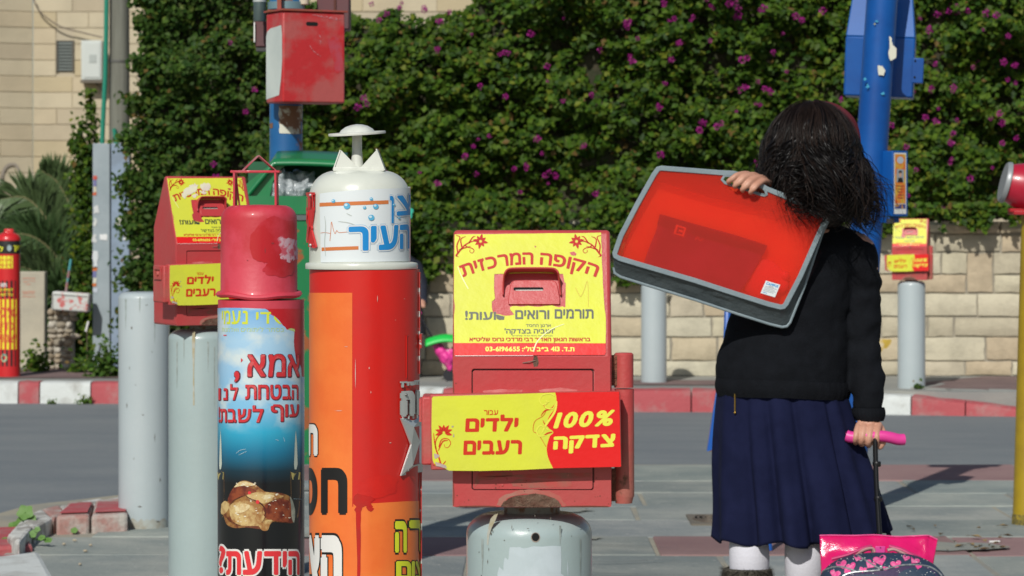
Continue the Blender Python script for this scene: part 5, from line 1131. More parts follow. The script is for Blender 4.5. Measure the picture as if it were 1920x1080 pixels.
circ_slab(mb, [[(-56,zw(393)),(-68,zw(393)),(-60,zw(428)),(-70,zw(462)),(-53,zw(465)),(-51,zw(462)),(-62,zw(428))]], r_l, .002, .005)
circ_slab(mb, [[(-84,zw(395)),(-72,zw(395)),(-66,zw(425)),(-78,zw(455)),(-84,zw(450)),(-74,zw(425))]], r_l, .002, .005); circ_slab(mb, [[(-76,zw(398)),(-70,zw(404)),(-76,zw(420))],], r_l, .0055, .006)
mb.v = [tuple(Vector(v)+ofs) for v in mb.v]; mb.build('metal_letters', M_lred, wp, smooth=False)
mb = MB()
for a, b in ((-61,366),(-61,459)): mb.ball(Vector((math.sin(R(a))*(r_l+.006), -math.cos(R(a))*(r_l+.006), zw(b)))+ofs, .0022, 10, 6)
mb.build('rivet', M_sil, wp)
mb = MB(); plate_text(mb, heb('משדן'), 41, 75, zw(722), zw(712), rw, th=.002, bold=.05); plate_text(mb, 'ה', 41, 62, zw(776), zw(729), rw, bold=.10); plate_text(mb, 'ו', 66, 74, zw(776), zw(729), rw, bold=.08)
circ_slab(mb, [[(41,zw(711)),(78,zw(711)),(78,zw(713)),(41,zw(713))]], rw, .002, .004)
circ_slab(mb, [[(41,zw(779)),(88,zw(779)),(88,zw(797)),(60,zw(797)),(74,zw(826)),(58,zw(868)),(88,zw(868)),(88,zw(884)),(41,zw(885)),(56,zw(829))]], rw, .002, .005)
for a in (44, 52, 60, 68): circ_slab(mb, [[(a,zw(775)),(a+1.5,zw(775)),(a+1.5,zw(781)),(a,zw(781))]], rw, .002, .004)
mb.build('metal_letters', M_sil, wp, smooth=False)['label'] = 'silver cut-out letters and half star riveted to the right side'
mb = MB()
for a, b in ((47,736),(50,876)): mb.ball(Vector((math.sin(R(a))*(rw+.006), -math.cos(R(a))*(rw+.006), zw(b))), .0022, 10, 6)
mb.build('rivet', mat('rivet_dark', (.2,.2,.19), .4, metal=.6), wp)
mb = MB(); circ_slab(mb, [[(80,zw(510)),(90,zw(510)),(90,zw(700)),(80,zw(700))]], rw, .0006, .0022); circ_slab(mb, [[(78,zw(625)),(92,zw(625)),(92,zw(652)),(78,zw(652))]], rw, .0022, .0055); circ_slab(mb, [[(86,zw(885)),(98,zw(885)),(98,zw(1100)),(86,zw(1100))]], rw, .0006, .004)
mb.build('side_strip', mat('strip_red', (.40,.03,.025), .4, (.5,.5,.48), 60, .55, .6), wp, smooth=False)
mb = MB(); circ_slab(mb, [[(51,zw(626)),(51.6,zw(626)),(51.6,zw(705)),(51,zw(705))]], rw, .0004, .0014); circ_slab(mb, [[(51,zw(626)),(75,zw(626)),(75,zw(627.4)),(51,zw(627.4))]], rw, .0004, .0014); mb.build('plate_edge', M_wr, wp, smooth=False)

# ------------------------------------------------------------ green litter bin on the rusty blue pole, with the red letterbox
Yg = 9.0; zg = lambda py: H-(py-HZ)/F*Yg
M_grn = mat('bin_green', (.010,.20,.065), .4, (.008,.17,.058), 4, coat=.3); M_gd = mat('bin_green_graffiti', (.010,.18,.06), .4, (.30,.09,.03), 7, .56, .60, rust=.32, rustcol=(.45,.38,.05), rscale=5)
bn = thing('litter_bin', 'green street litter bin with raised hood, between the red and white topped pillars', 'litter bin', (kx(535, Yg-.3), Yg-.26, 0))
Yb = Yg-.26; Bq = lambda a, b, d=0.0: P(a, b, Yb+d)-bn.location
xL, xR = Bq(452,0).x, Bq(648,0).x; cxb = (xL+xR)/2; hw = (xR-xL)/2
def rbox(mb, cx_, cy_, hx, hy, z0, z1, r, k0=1.0, k1=1.0, n=6, mi=0):
    vs = []
    for z_, kk in ((z0, k0), (z1, k1)):
        for (sx, sy, a0) in ((1,-1,-PI/2),(1,1,0),(-1,1,PI/2),(-1,-1,PI)):
            for j in range(n+1): a = a0+PI/2*j/n; vs.append((cx_+(sx*(hx-r)+r*math.cos(a))*kk, cy_+(sy*(hy-r)+r*math.sin(a))*kk, z_))
    m_ = 4*(n+1); mb.add(vs, [(k_, (k_+1) % m_, m_+(k_+1) % m_, m_+k_) for k_ in range(m_)]+[tuple(range(m_))[::-1], tuple(range(m_, 2*m_))], mi)
zB, zR = Bq(0,865).z, Bq(0,412).z
mb = MB(); rbox(mb, cxb, 0, hw, .13, zB, zR, .05, .80, .98); mb.build('body', M_gd, bn)
mb = MB(); rbox(mb, cxb, 0, hw*1.0, .132, zR-.001, zR+.016, .05); mb.build('seam_band', mat('band_dark', (.10,.12,.12), .5), bn)
mb = MB(); rbox(mb, cxb, 0, hw*1.02, .135, zR+.016, Bq(0,368).z, .05); mb.build('collar', M_grn, bn)
mb = MB(); yb_ = .13; n_ = 22; vs = []                     # hood: open shell, high at the right and back, its left cheek sloping down
for j, yy in enumerate((-.06, .0, .07, .12)):
    for i in range(n_+1):
        u = i/n_; xx = xL+(xR-xL)*u; top = Bq(0,300).z+.012*(j-1) if u > .32 else Bq(0,300).z+.012*(j-1)-(.32-u)/.32*(.112)*(1+.1*j)
        top -= .02*max(0, (.36-u)/.36)**.5*0; vs.append((xx, yy-.01, top+.006*math.sin(u*PI)))
fs = [(j*(n_+1)+i, j*(n_+1)+i+1, (j+1)*(n_+1)+i+1, (j+1)*(n_+1)+i) for j in range(3) for i in range(n_)]
mb.add(vs, fs); hoo = mb.build('hood', M_grn, bn, angle=60); md = hoo.modifiers.new('t', 'SOLIDIFY'); md.thickness = .012
mb = MB(); q = [Bq(453,372,-.05), Bq(453,352,-.05), Bq(497,316,-.05), Bq(520,308,-.05), Bq(548,302,-.05), Bq(527,316,-.05), Bq(512,340,-.05), Bq(505,372,-.05)]
mb.add([v for v in q]+[v+Vector((0, .012, 0)) for v in q], [(0,1,2,3,4,5,6,7), tuple(range(8, 16))[::-1]]+[(k_, k_+8, (k_+1) % 8+8, (k_+1) % 8) for k_ in range(8)]); mb.build('cheek', M_grn, bn, smooth=False)
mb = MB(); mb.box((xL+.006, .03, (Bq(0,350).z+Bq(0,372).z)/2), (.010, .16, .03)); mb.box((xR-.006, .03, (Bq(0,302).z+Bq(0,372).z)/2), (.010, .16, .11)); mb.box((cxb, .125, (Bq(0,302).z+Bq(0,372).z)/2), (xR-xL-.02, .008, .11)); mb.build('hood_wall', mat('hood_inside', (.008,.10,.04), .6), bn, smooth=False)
mb = MB()
for i in range(9): mb.ball((cxb+random.uniform(-.07,.03), random.uniform(-.06,.03), Bq(0,350).z+random.uniform(-.03,.02)), (random.uniform(.03,.055), .04, random.uniform(.03,.05)), 12, 9)
bag = remesh(mb, 'bag', mat('plastic_bag', (.42,.46,.48), .18, (.25,.29,.30), 40, coat=.6, bump=1.0, bscale=50), None, .006, wob=.022, wscale=38)
bag.location = bn.location; tag(bag, 'crumpled silvery plastic rubbish bag bulging out of the green litter bin', 'rubbish bag'); bag.name = 'rubbish_bag'
# pole
pp = thing('letterbox_pole', 'blue and rusty steel pole rising behind the green litter bin', 'pole', (kx(536.5, Yg), Yg, 0))
M_bp = mat('pole_blue', (.012,.11,.30), .4, (.02,.15,.36), 5, coat=.2, rust=.44, rustcol=(.24,.10,.055), rscale=7)
mb = MB(); mb.lathe([(.05,-.03),(.05,zg(-60))], 40); mb.build('pole', M_bp, pp)
pm2 = cyl_map(536.5, Yg, .05, pp.location)
mb = MB(); patchfill(mb, jitter_poly([(523,198),(567,198),(567,250),(550,252),(535,244),(523,231)], 1, 4), pm2, .0008, 5); mb.build('rust_patch', mat('pole_rust', (.20,.10,.055), .8, (.50,.50,.42), 24, .5, .57), pp)
mb = MB(); patchfill(mb, jitter_poly([(524,232),(530,233),(548,247),(550,251),(524,250)], .6, 3), pm2, .0012, 5); mb.build('paper', mat('paper_cream', (.62,.62,.52), .6), pp)
mb = MB(); patchfill(mb, [(506,232),(512,230),(512,240),(507,241)], pm2, .0012, 3); mb.build('rust_patch', mat('pole_rust', ()), pp)
# red letterbox
lb = thing('red_letterbox', 'worn red metal box with slot and white side panel on the rusty pole', 'letterbox', tuple(P(570, 193, 8.85)))
lb.rotation_euler.z = R(28); Wb, Db, Hb = .202, .125, .270
M_lb = mat('letterbox_red', (.50,.022,.026), .45, (.44,.09,.085), 9, .45, .58, bump=.15, bscale=60, coat=.1); lb.location.y = 8.9; lb.location.x = kx(573, 8.9)-.0
mb = MB(); mb.box((0, 0, Hb/2), (Wb, Db, Hb)); mb.build('body', M_lb, lb, bevel=.006, bseg=3)
mb = MB(); mb.box((0, 0, Hb+.003), (Wb+.012, Db+.012, .006)); mb.build('lid_rim', mat('lid_rust', (.25,.07,.035), .7, (.35,.06,.05), 20), lb, bevel=.001)
yf = -Db/2
mb = MB(); rs = lambda x0, z0, x1, z1, r_: [(x0+r_*(1-math.cos(a)), z1-r_*(1-math.sin(a))) for a in (0,.5,1,1.57)]+[(x1-r_*(1-math.sin(a)), z1-r_*(1-math.cos(a))) for a in (0,.5,1,1.57)]+[(x1-r_*(1-math.cos(a)), z0+r_*(1-math.sin(a))) for a in (0,.5,1,1.57)]+[(x0+r_*(1-math.sin(a)), z0+r_*(1-math.cos(a))) for a in (0,.5,1,1.57)]
mb.slab([rs(-.027, .2275, .012, .2395, .006)], lambda a, b, o: Vector((a, yf-o, b)), .0006); mb.build('slot', mat('hole_black', ()), lb, smooth=False)
mb = MB()
for q in ([(.045,.19),(.07,.20),(.09,.18),(.092,.10),(.07,.09),(.06,.13),(.05,.16)],): mb.slab([jitter_poly(q, .004, 4)], lambda a, b, o: Vector((a, yf-o, b)), .0007)
mb.build('faded_patch', mat('faded_magenta', (.46,.06,.085), .5, (.50,.03,.035), 34, .42, .62), lb, smooth=False)
mb = MB()
for pts in ([(.012,.205),(.020,.195),(.019,.175)], [(-.01,.16),(.005,.148),(.022,.138)], [(-.015,.170),(-.005,.155)]): mb.slab([jitter_poly(stroke(pts, .0015, .0015, 10, mid=.004), .0006, 2)], lambda a, b, o: Vector((a, yf-o, b)), .0009)
mb.slab([jitter_poly([(-.01,.262),(.07,.255),(.095,.250),(.07,.248),(.02,.255)], .001, 3)], lambda a, b, o: Vector((a, yf-o, b)), .0009)
mb.build('scratch', mat('scratch_lilac', (.50,.20,.22), .6, (.50,.04,.04), 160, .45, .55), lb, smooth=False)
mb = MB(); mb.slab([[(-.060,.012),(-.060,.200),(-.052,.214),(-.030,.222),(.052,.228),(.058,.20),(.058,.12),(.050,.07),(.036,.022)]], lambda a, b, o: Vector((-Wb/2-o, -a*1.0, b)), .0008); mb.build('white_panel', mat('panel_white', (.60,.66,.62), .5, (.52,.58,.55), 8), lb, smooth=False)
# other boxes crowding the pole top
def plainbox(name, label, cat, px0, px1, py0, py1, Y, dep, m, rz=0, extra=None):
    x0, x1 = kx(px0, Y), kx(px1, Y); z0, z1 = H-(py1-HZ)/F*Y, H-(py0-HZ)/F*Y
    t = thing(name, label, cat, ((x0+x1)/2, Y+dep/2, z0), R(rz)); mb = MB(); mb.box((0, 0, (z1-z0)/2), (x1-x0, dep, z1-z0)); mb.build('body', m, t, bevel=.004)
    return t, (x1-x0), (z1-z0)
M_mar = mat('maroon', (.13,.045,.05), .5, (.11,.05,.055), 8)
t, a, b = plainbox('maroon_box', 'dark maroon metal box behind the top right corner of the red letterbox', 'metal box', 594, 655, -40, 55, 9.12, .1, M_mar)
mb = MB(); mb.box((.006, -.052, b/2), (.007, .006, b-.01)); mb.build('seam', mat('seam_rust', (.10,.03,.02), .8), t); mb = MB(); mb.box((.02, -.03, -.004), (.03,.04,.01)); mb.build('foot', mat('foot_dark', (.05,.05,.05), .6), t)
t, a, b = plainbox('maroon_box', 'narrow maroon metal box with a white edge left of the red letterbox', 'metal box', 478, 500, 38, 88, 9.1, .08, M_mar)
mb = MB(); mb.box((-a/2-.001, -.02, b*.55), (.004,.06,b*.75)); mb.build('edge_strip', M_ws, t); mb = MB(); mb.box((.0, -.01, -.006), (.03,.05,.012)); mb.build('foot', mat('foot_dark', ()), t)
t = thing('grey_canister', 'dark grey metal canister above the narrow maroon box at the top edge', 'canister', tuple(P(487, 40, 9.02)))
mb = MB(); mb.lathe([(.0,0),(.018,0),(.019,.003),(.019,.10),(.015,.11),(0,.11)], 28); mb.build('can', mat('canister_grey', (.10,.14,.14), .3, metal=.4), t); mb = MB(); mb.lathe([(.0195,.058),(.0205,.058),(.0205,.064),(.0195,.064)], 28); mb.build('band', M_sil, t)
t = thing('pole_bracket', 'rust brown bracket clamping the red letterbox to its pole at the top', 'bracket', tuple(P(524, 22, 8.93)))
mb = MB(); mb.box((0, 0, .03), (.012,.03,.10)); mb.build('upright', mat('lid_rust', ()), t); mb = MB(); mb.box((-.018, .01, .0), (.035,.03,.012)); mb.build('foot', mat('lid_rust', ()), t)
mb = MB(); mb.lathe([(.0535,0),(.056,0),(.056,.022),(.0535,.022)], 32); o = mb.build('pole_clamp', mat('clamp_blue', (.18,.30,.34), .35, metal=.3), None); o.location = (kx(536.5, Yg), Yg, zg(18)); tag(o, 'pale blue grey clamp ring round the rusty pole above the red letterbox', 'clamp')
t = thing('white_cup', 'cream plastic cup jammed on top of the red letterbox', 'cup', tuple(P(570, 9, 8.98))); mb = MB(); mb.lathe([(.012,0),(.014,.002),(.018,.05),(.019,.052)], 20); mb.build('cup', mat('cream', (.6,.55,.42), .5), t); mb = MB(); mb.lathe([(.0192,.049),(.0205,.050),(.0205,.053),(.0192,.053)], 20); mb.build('lip', mat('cream', ()), t)
t = thing('balloon_scrap', 'small turquoise wavy scrap caught in the hedge right of the white lid', 'scrap', tuple(P(768, 398, 18.8))); mb = MB(); mb.slab([[((14+3*math.sin(a*4))*math.cos(a)*.0025, (14+3*math.sin(a*4))*math.sin(a)*.0025) for a in [k_*PI/14 for k_ in range(28)]]], lambda a, b, o: Vector((a*.6, o, b)), 0, .004); mb.build('scrap', mat('turquoise', (.03,.42,.30), .4), t)
mb = MB(); mb.tube([(0,.003,0),(-.01,.06,.02),(-.02,.14,.03),(-.03,.25,.02)], .003, 5); mb.build('string', mat('turquoise', ()), t)

random.seed(77); M_chip = mat('chip_pale', (.62,.40,.34), .6); M_chipd = mat('chip_rust', (.16,.05,.03), .8)
for (a, b, w_, h_) in ((697,690,2,5), (712,560,1.2,14), (744,600,3,1.2), (700,735,1.2,6), (640,770,18,1.2), (655,650,8,1), (672,700,1.4,60), (735,830,4,1.5), (760,560,3,1)):
    mb = MB(); patchfill(mb, [(pw(x), y) for x, y in jitter_poly([(a-w_/2, b), (a, b-h_/2), (a+w_/2, b), (a, b+h_/2)], .25, 2)], wm, .0010, 4); mb.build('chip', M_chip, wp, smooth=False)
for _ in range(46):
    e = random.random(); 
    a, b = (random.choice((random.uniform(848,884), random.uniform(1115,1144))), random.uniform(672,948)) if e < .5 else (random.uniform(850,1144), random.uniform(900,949))
    if 738 < b < 884: continue
    r_ = random.uniform(.4, 1.5); mb = MB(); mb.slab([jitter_poly([(a-r_, b), (a, b-r_), (a+r_, b), (a, b+r_)], .3, 2)], pf, .0038); mb.build('chip', M_chipd, box_t, smooth=False)
for pts in ([(849.5,700),(851,760),(850,830)], [(850,905),(851,930),(850,948)], [(860,949.4),(900,949),(930,949.6)], [(1060,949.4),(1100,949),(1140,949.5)]):
    mb = MB(); mb.slab([jitter_poly(stroke(pts, 1.2, 1.2, 12, mid=2.4), .3, 1)], pf, .0038); mb.build('worn_edge', M_chipd, box_t, smooth=False)

M_drip = mat('drip_grime', (.26,.30,.28), .6, (.36,.42,.41), 60)
for fn_, par_, lst in ((fp, b_plain, ((236,560,3,60), (262,556,2.5,34), (290,558,3,90), (306,560,2,40))), (fl_, b_left, ((332,640,3,90), (345,632,2,50), (390,640,3,60), (402,650,2,120))), (fm, b_main, ((1050,985,4,40), (905,1010,4,70), (1088,1010,3,80)))):
    for (a, b, w_, L_) in lst:
        mb = MB(); patchfill(mb, jitter_poly([(a-w_/2, b), (a+w_/2, b+1), (a+w_*.4, b+L_*.5), (a, b+L_), (a-w_*.3, b+L_*.6)], .35, 3), fn_, .0005, 2); mb.build('grime_drip', M_drip, par_, smooth=False)
for fn_, par_, x0_, x1_, yb_ in ((fp, b_plain, 226, 314, 990),):
    mb = MB(); patchfill(mb, [(x0_, yb_+4)]+[(x0_+(x1_-x0_)*k/16, yb_-10-random.uniform(0, 9)) for k in range(17)]+[(x1_, yb_+4)], fn_, .0006, 4); mb.build('base_dirt', mat('base_dirt', (.33,.31,.25), .85, (.40,.43,.40), 30), par_, smooth=False)
# ------------------------------------------------------------ blue pole with its boxes
Yu = 10.8; M_bb = mat('blue_paint', (.003,.085,.34), .42, (.003,.065,.28), 6, coat=.1, spec=.35, bump=.06, bscale=50); M_bl2 = mat('blue_paint_light', (.003,.10,.38), .5, (.003,.085,.34), 6, coat=.1, spec=.35)
base = Vector((kx(1566, Yu), Yu, 0)); up_ = (P(1658, -60, Yu)-P(1625, 420, Yu)); 
kz = (base.z-P(1625, 420, Yu).z)/up_.z; b0 = P(1625, 420, Yu)+up_*kz
t = thing('blue_pole', 'bright blue steel pole leaning slightly to the right behind the girl', 'pole', (b0.x, Yu, 0)); top = P(1660, -90, Yu)-t.location
mb = MB(); mb.tube([Vector((0,0,-.02)), top*.5, top], [.060,.058,.056], 40); mb.build('pole', M_bb, t)
def axis(py): return P(1625+(420-py)*33/480, py, Yu)
lean = math.atan2(33, 480)
for q, lab in (([(1667,68),(1672,72),(1674,85),(1681,90),(1680,108),(1670,114),(1666,105),(1668,90)], 'torn white paper on the right side of the pole'), ([(1646,122),(1655,124),(1660,132),(1657,142),(1647,141)], 'small torn paper scrap')):
    mb = MB(); mb.slab([jitter_poly(q, 1.2, 3)], lambda a, b, o: P(a, b, Yu-.062)-t.location+Vector((0, -o, 0)), .0, .002); mb.build('paper', mat('paper_cream', ()), t, smooth=False)['label'] = lab
for (a, b, r_) in ((1628,162,5), (1655,175,4), (1622,148,3), (1644,40,3), (1640,45,2)):
    mb = MB(); mb.slab([jitter_poly([(a-r_,b),(a,b-r_),(a+r_,b),(a,b+r_)], r_*.45, 3)], lambda x, y, o: P(x, y, Yu-.060)-t.location, 0); mb.build('paint_chip', mat('chip_blue', (.04,.32,.50), .5) if r_ > 2.5 else mat('chip_ochre', (.3,.3,.12), .6), t, smooth=False)
def gable(name, label, cat, px0, px1, py0, pym, py1, Y, dep, m1, m2, rz=0):
    x0, x1 = kx(px0, Y), kx(px1, Y); z0 = H-(py1-HZ)/F*Y; zm = H-(pym-HZ)/F*Y-z0; z1 = H-(py0-HZ)/F*Y-z0; hw_ = (x1-x0)/2
    t = thing(name, label, cat, ((x0+x1)/2, Y, z0), R(rz)); mb = MB(); mb.box((0, 0, zm/2), (2*hw_, dep, zm)); mb.build('body', m1, t, bevel=.006)
    mb = MB(); vs = [(-hw_,-dep/2,zm),(hw_,-dep/2,zm),(hw_,dep/2,zm),(-hw_,dep/2,zm),(-hw_*.82,-dep*.1,z1),(hw_*.82,-dep*.1,z1),(hw_*.82,dep*.1,z1),(-hw_*.82,dep*.1,z1)]
    mb.add(vs, [(0,1,2,3),(4,7,6,5),(0,4,5,1),(1,5,6,2),(2,6,7,3),(3,7,4,0)]); mb.build('sloping_top', m2, t, bevel=.004); return t, hw_, zm
t2, hw_, zm = gable('blue_box', 'large blue metal collection box with sloping top fixed behind the blue pole', 'collection box', 1584, 1712, -40, 72, 183, 11.05, .2, M_bb, M_bl2, -9); t2.rotation_euler.y = lean*.6
mb = MB(); mb.box((hw_+.012, -.07, .10), (.045,.06,.092)); lg = mb.build('side_lug', M_bb, t2, bevel=.003)
mb = MB(); 
for zz_ in (.075, .135): mb.ball((hw_+.004, -.101, zz_), .004, 8, 6)
mb.build('bolt_hole', mat('hole_black', ()), lg)
# smaller blue box with its poster
Ys2 = 10.75; t3 = thing('blue_box', 'small blue box with an orange picture poster on its side, low on the blue pole', 'collection box', tuple(P(1664, 406, Ys2)), R(-52))
hb = (406-283)/F*Ys2; mb = MB(); mb.box((0, .03, hb/2), (.070, .078, hb)); mb.build('body', M_bb, t3, bevel=.003)
s2 = MB(); 
def face(a, b, o=0.0): return Vector((.0355+o, -.003+a*.062, hb*(1-b)))     # right-hand side face, a 0..1 front to back, b 0..1 down
s2.slab([[(0,.03),(1,.03),(1,.96),(0,.96)]], face, .0004); s2.build('poster', mat('poster_white', (.66,.68,.66), .4), t3, smooth=False)
s2 = MB(); s2.slab([[(.07,.05),(.93,.05),(.93,.80),(.07,.80)]], face, .0009); s2.build('poster_print', mat('poster_orange', (.66,.13,.02), .4, (.60,.38,.05), 30, .42, .58), t3, smooth=False)
s2 = MB(); s2.slab([[(.5+.28*math.cos(a), .14+.055*math.sin(a)) for a in [k*PI/8 for k in range(16)]]], face, .0012); s2.build('poster_emblem', mat('emblem_grey', (.42,.48,.55), .5), t3, smooth=False)
s2 = MB(); s2.slab([[(.2,.28),(.8,.28),(.8,.48),(.2,.48)]], face, .0012); s2.build('portrait_ground', mat('portrait_grey', (.30,.33,.36), .5), t3, smooth=False)
s2 = MB(); s2.slab([[(.28,.48),(.34,.41),(.66,.41),(.74,.48)]], face, .0014); s2.slab([[(.5+.13*math.cos(a), .325+.028*math.sin(a)) for a in [k*PI/6 for k in range(12)]]], face, .0014); s2.build('portrait_dark', M_k, t3, smooth=False)
s2 = MB(); s2.slab([[(.5+.10*math.cos(a), .365+.035*math.sin(a)) for a in [k*PI/6 for k in range(12)]]], face, .0016); s2.build('portrait_face', mat('portrait_skin', (.55,.33,.22), .5), t3, smooth=False)
s2 = MB()
for k in range(5): s2.slab([[(.25+.04*(k % 2), .53+k*.045), (.8-.05*(k % 3), .53+k*.045), (.8-.05*(k % 3), .545+k*.045), (.25+.04*(k % 2), .545+k*.045)]], face, .0012)
s2.build('poster_lines', mat('print_maroon', (.30,.05,.03), .5), t3, smooth=False)
s2 = MB(); s2.slab([[(.07,.81),(.93,.81),(.93,.88),(.07,.88)]], face, .0012); s2.build('poster_band', mat('print_navy', (.05,.06,.22), .5, (.5,.25,.05), 60, .5, .55), t3, smooth=False)
s2 = MB(); s2.box((-.012, .02, -.012), (.055,.05,.022)); s2.build('bracket', M_bb, t3, bevel=.002)
s2 = MB(); s2.box((.014, .0, -.016), (.02,.02,.018)); s2.build('clip', mat('foot_dark', ()), t3)
# blue slanting foot left of the skirt
q0 = P(1349, 727, 9.6); q1 = P(1334, 846, 9.6); t = thing('blue_rail', 'slanting blue metal strut with a rusty edge seen left of the navy skirt', 'strut', tuple(q1))
mb = MB(); d = q0-q1; mb.add([Vector((-.014,0,0)), Vector((.016,0,.006)), Vector((.016,.03,.006)), Vector((-.014,.03,0)), Vector((-.008,0,0))+d, Vector((.04,0,0))+d, Vector((.04,.03,0))+d, Vector((-.008,.03,0))+d], [(0,1,2,3),(4,7,6,5),(0,4,5,1),(1,5,6,2),(2,6,7,3),(3,7,4,0)]); mb.build('strut', mat('strut_blue', (.01,.10,.42), .4, coat=.3), t, smooth=False)
mb = MB(); mb.add([Vector((-.010,-.001,-.003)), Vector((.018,-.001,.003)), Vector((.012,-.001,.012)), Vector((.02,-.001,.10)), Vector((.024,-.001,.10)), Vector((.026,-.001,.0))], [(0,1,2),(2,3,4,5)]); mb.build('rust_edge', mat('rust_dark', ()), t, smooth=False)
mb = MB(); mb.tube([d*.99+Vector((.02,.015,0)), d+Vector((.03,.015,.3)), d+Vector((.06,.015,.34)), d+Vector((.12,.02,.1)), d+Vector((.16,.02,-(q0.z)+.0))], .012, 10); mb.build('rail', mat('strut_blue', ()), t)

# ------------------------------------------------------------ yellow post with the red drum at the right edge
Yy = 10.45; M_yp = mat('yellow_post', (.36,.25,.008), .5, (.30,.20,.010), 9, coat=.2, rust=.28, rustcol=(.06,.05,.03), rscale=22)
t = thing('yellow_post', 'yellow painted steel post at the right edge of the picture', 'post', (kx(1923, Yy), Yy, 0)); t.rotation_euler.y = R(1.5); hh = H-(404-HZ)/F*Yy
mb = MB(); mb.lathe([(.046,-.02),(.0445,.2),(.042,hh)], 40); mb.build('post', M_yp, t); mb = MB(); mb.lathe([(.0475,-.01),(.048,0),(.0475,.03),(.0462,.035)], 40); mb.build('foot_rust', mat('foot_grime', (.10,.085,.03), .9, (.3,.22,.02), 60), t)
mb = MB(); mb.box((.0, 0, hh+.008), (.16,.13,.014)); mb.build('top_plate', mat('plate_red', (.40,.012,.02), .4), t, bevel=.002); mb = MB(); mb.box((.02, 0, hh-.013), (.09,.10,.026)); mb.build('under_plate', mat('plate_brown', (.16,.09,.02), .7), t, bevel=.002)
c = P(1878, 341, Yy)
t = thing('red_drum', 'red tapering drum with a grey rim lying on top of the yellow post', 'drum', (c.x, Yy, hh+.015))
rt_ = Matrix.Rotation(R(-76), 3, 'Y') ; oc = Vector((0, 0, c.z-t.location.z))
mb = MB(); mb.lathe([(.0,0),(.048,0),(.066,-.012),(.080,-.05),(.082,-.10),(.074,-.17),(0,-.17)], 40, c=tuple(oc+Vector((.012,0,0))), rot=rt_); mb.build('drum', mat('drum_red', (.42,.012,.035), .35, coat=.3), t)
mb = MB(); mb.lathe([(.055,.004),(.068,.004),(.073,-.004),(.073,-.013),(.055,-.013)], 40, c=tuple(oc+Vector((.008,0,0))), rot=rt_); mb.lathe([(.0,-.006),(.058,-.006)], 40, c=tuple(oc+Vector((.008,0,0))), rot=rt_); mb.build('rim', mat('rim_grey', (.30,.32,.33), .4, metal=.2), t)
mb = MB(); mb.box((.075, 0, .004), (.10,.06,.012)); mb.build('saddle', mat('plate_red', ()), t)

# ------------------------------------------------------------ dry leaves and litter on the slabs
random.seed(9); M_dry = mat('dry_leaf', (.20,.13,.06), .8, (.30,.22,.10), 40); M_drd = mat('dry_leaf_dark', (.09,.07,.04), .9)
spots = [(1845,1018),(1855,1026),(1868,1022),(1838,1028),(1862,1030),(1846,1033),(1830,1030),(1875,1012),(1890,1008),(1880,1030)]+[(random.uniform(1640,1910), random.uniform(985,1040)) for _ in range(16)]
for (a, b) in spots:
    g = G(a, b); t = thing('fallen_leaf', 'curled brown dead leaf lying on the grey paving near the yellow post', 'dead leaf', (g.x, g.y, .006), random.uniform(0, 6), group='dead leaves on the paving')
    mb = MB(); L_ = random.uniform(.008, .026); mb.add([(-L_,0,0),(0,L_*.5,.006),(L_,0,.003),(0,-L_*.5,.007),(0,0,.0)], [(0,4,1),(1,4,2),(2,4,3),(3,4,0)]); mb.build('blade', random.choice([M_dry, M_dry, M_drd]), t, fixn=False)
    mb = MB(); mb.tube([(L_,0,.003),(L_*1.5,L_*.2,.002)], .0008, 4); mb.build('stalk', M_drd, t)
g = G(1855, 1020); mb = MB(); mb.tube([(0,0,.005),(.035,.006,.005)], .004, 8); o = mb.build('cigarette_end', mat('paper_white', ()), None); o.location = (g.x, g.y, .002); tag(o, 'white cigarette end lying among dead leaves at the lower right', 'cigarette end')
for k, (a, b) in enumerate(((140,1015),(160,1035),(120,1022),(150,1060),(170,1024),(360,1062),(340,1070))):
    g = G(a, b); mb = MB(); mb.ball((0,0,.0), (random.uniform(.004,.009), random.uniform(.004,.01), .004), 8, 5); o = mb.build('pebble', mat('pebble', (.42,.36,.26), .9), None); o.location = (g.x, g.y, .004); tag(o, 'small sandy pebble on the sunken grey slab by the red and white kerb blocks', 'pebble', 'pebbles on the near slab')
# sand filled cracks on the near left slab
# ------------------------------------------------------------ the girl seen from behind
GY = 7.0; GS = F/GY; gx0 = kx(1500, GY)
girl = thing('person', 'dark haired person in black sweater and navy skirt seen from behind, holding a red case', 'person', (gx0, GY, 0))
def gp(px, py, d=0.0): return P(px, py, GY+d)-girl.location       # d: metres behind (+) or before (-) the body's middle
M_skin = mat('skin', (.56,.30,.21), .5, (.50,.25,.17), 30, bump=.1, bscale=200); M_sweat = mat('sweater_black', (.0045,.0055,.0078), .9, (.0062,.0075,.0105), 30, bump=.3, bscale=220, spec=.15); M_skirt = mat('skirt_navy', (.0058,.0082,.033), .88, (.0085,.0115,.043), 14, bump=.15, bscale=260, spec=.15)
M_tight = mat('tights_white', (.62,.62,.68), .75, bump=.2, bscale=200); M_hair = mat('hair_dark', (.0026,.0020,.0020), .42, (.0045,.003,.0028), 30, spec=.25)
def limb(mb, pts, seg=14):
    n = max(8, 6*len(pts)); q = crspline(pts, n); mb.tube([p[:3] for p in q], [p[3] for p in q], seg)
    mb.ball(q[0][:3], q[0][3]*.98, 12, 8); mb.ball(q[-1][:3], q[-1][3]*.98, 12, 8)
mb = MB()
hd_c = gp(1522, 292, -.02)
mb.ball(hd_c, (.070,.085,.092), 20, 14); mb.ball(hd_c+Vector((0,.035,-.055)), (.048,.05,.05), 14, 10)      # skull, jaw (face looks away)
mb.tube([hd_c+Vector((0,.083,.012)), hd_c+Vector((0,.104,-.022)), hd_c+Vector((0,.088,-.03))], [.008,.012,.010], 8)  # nose
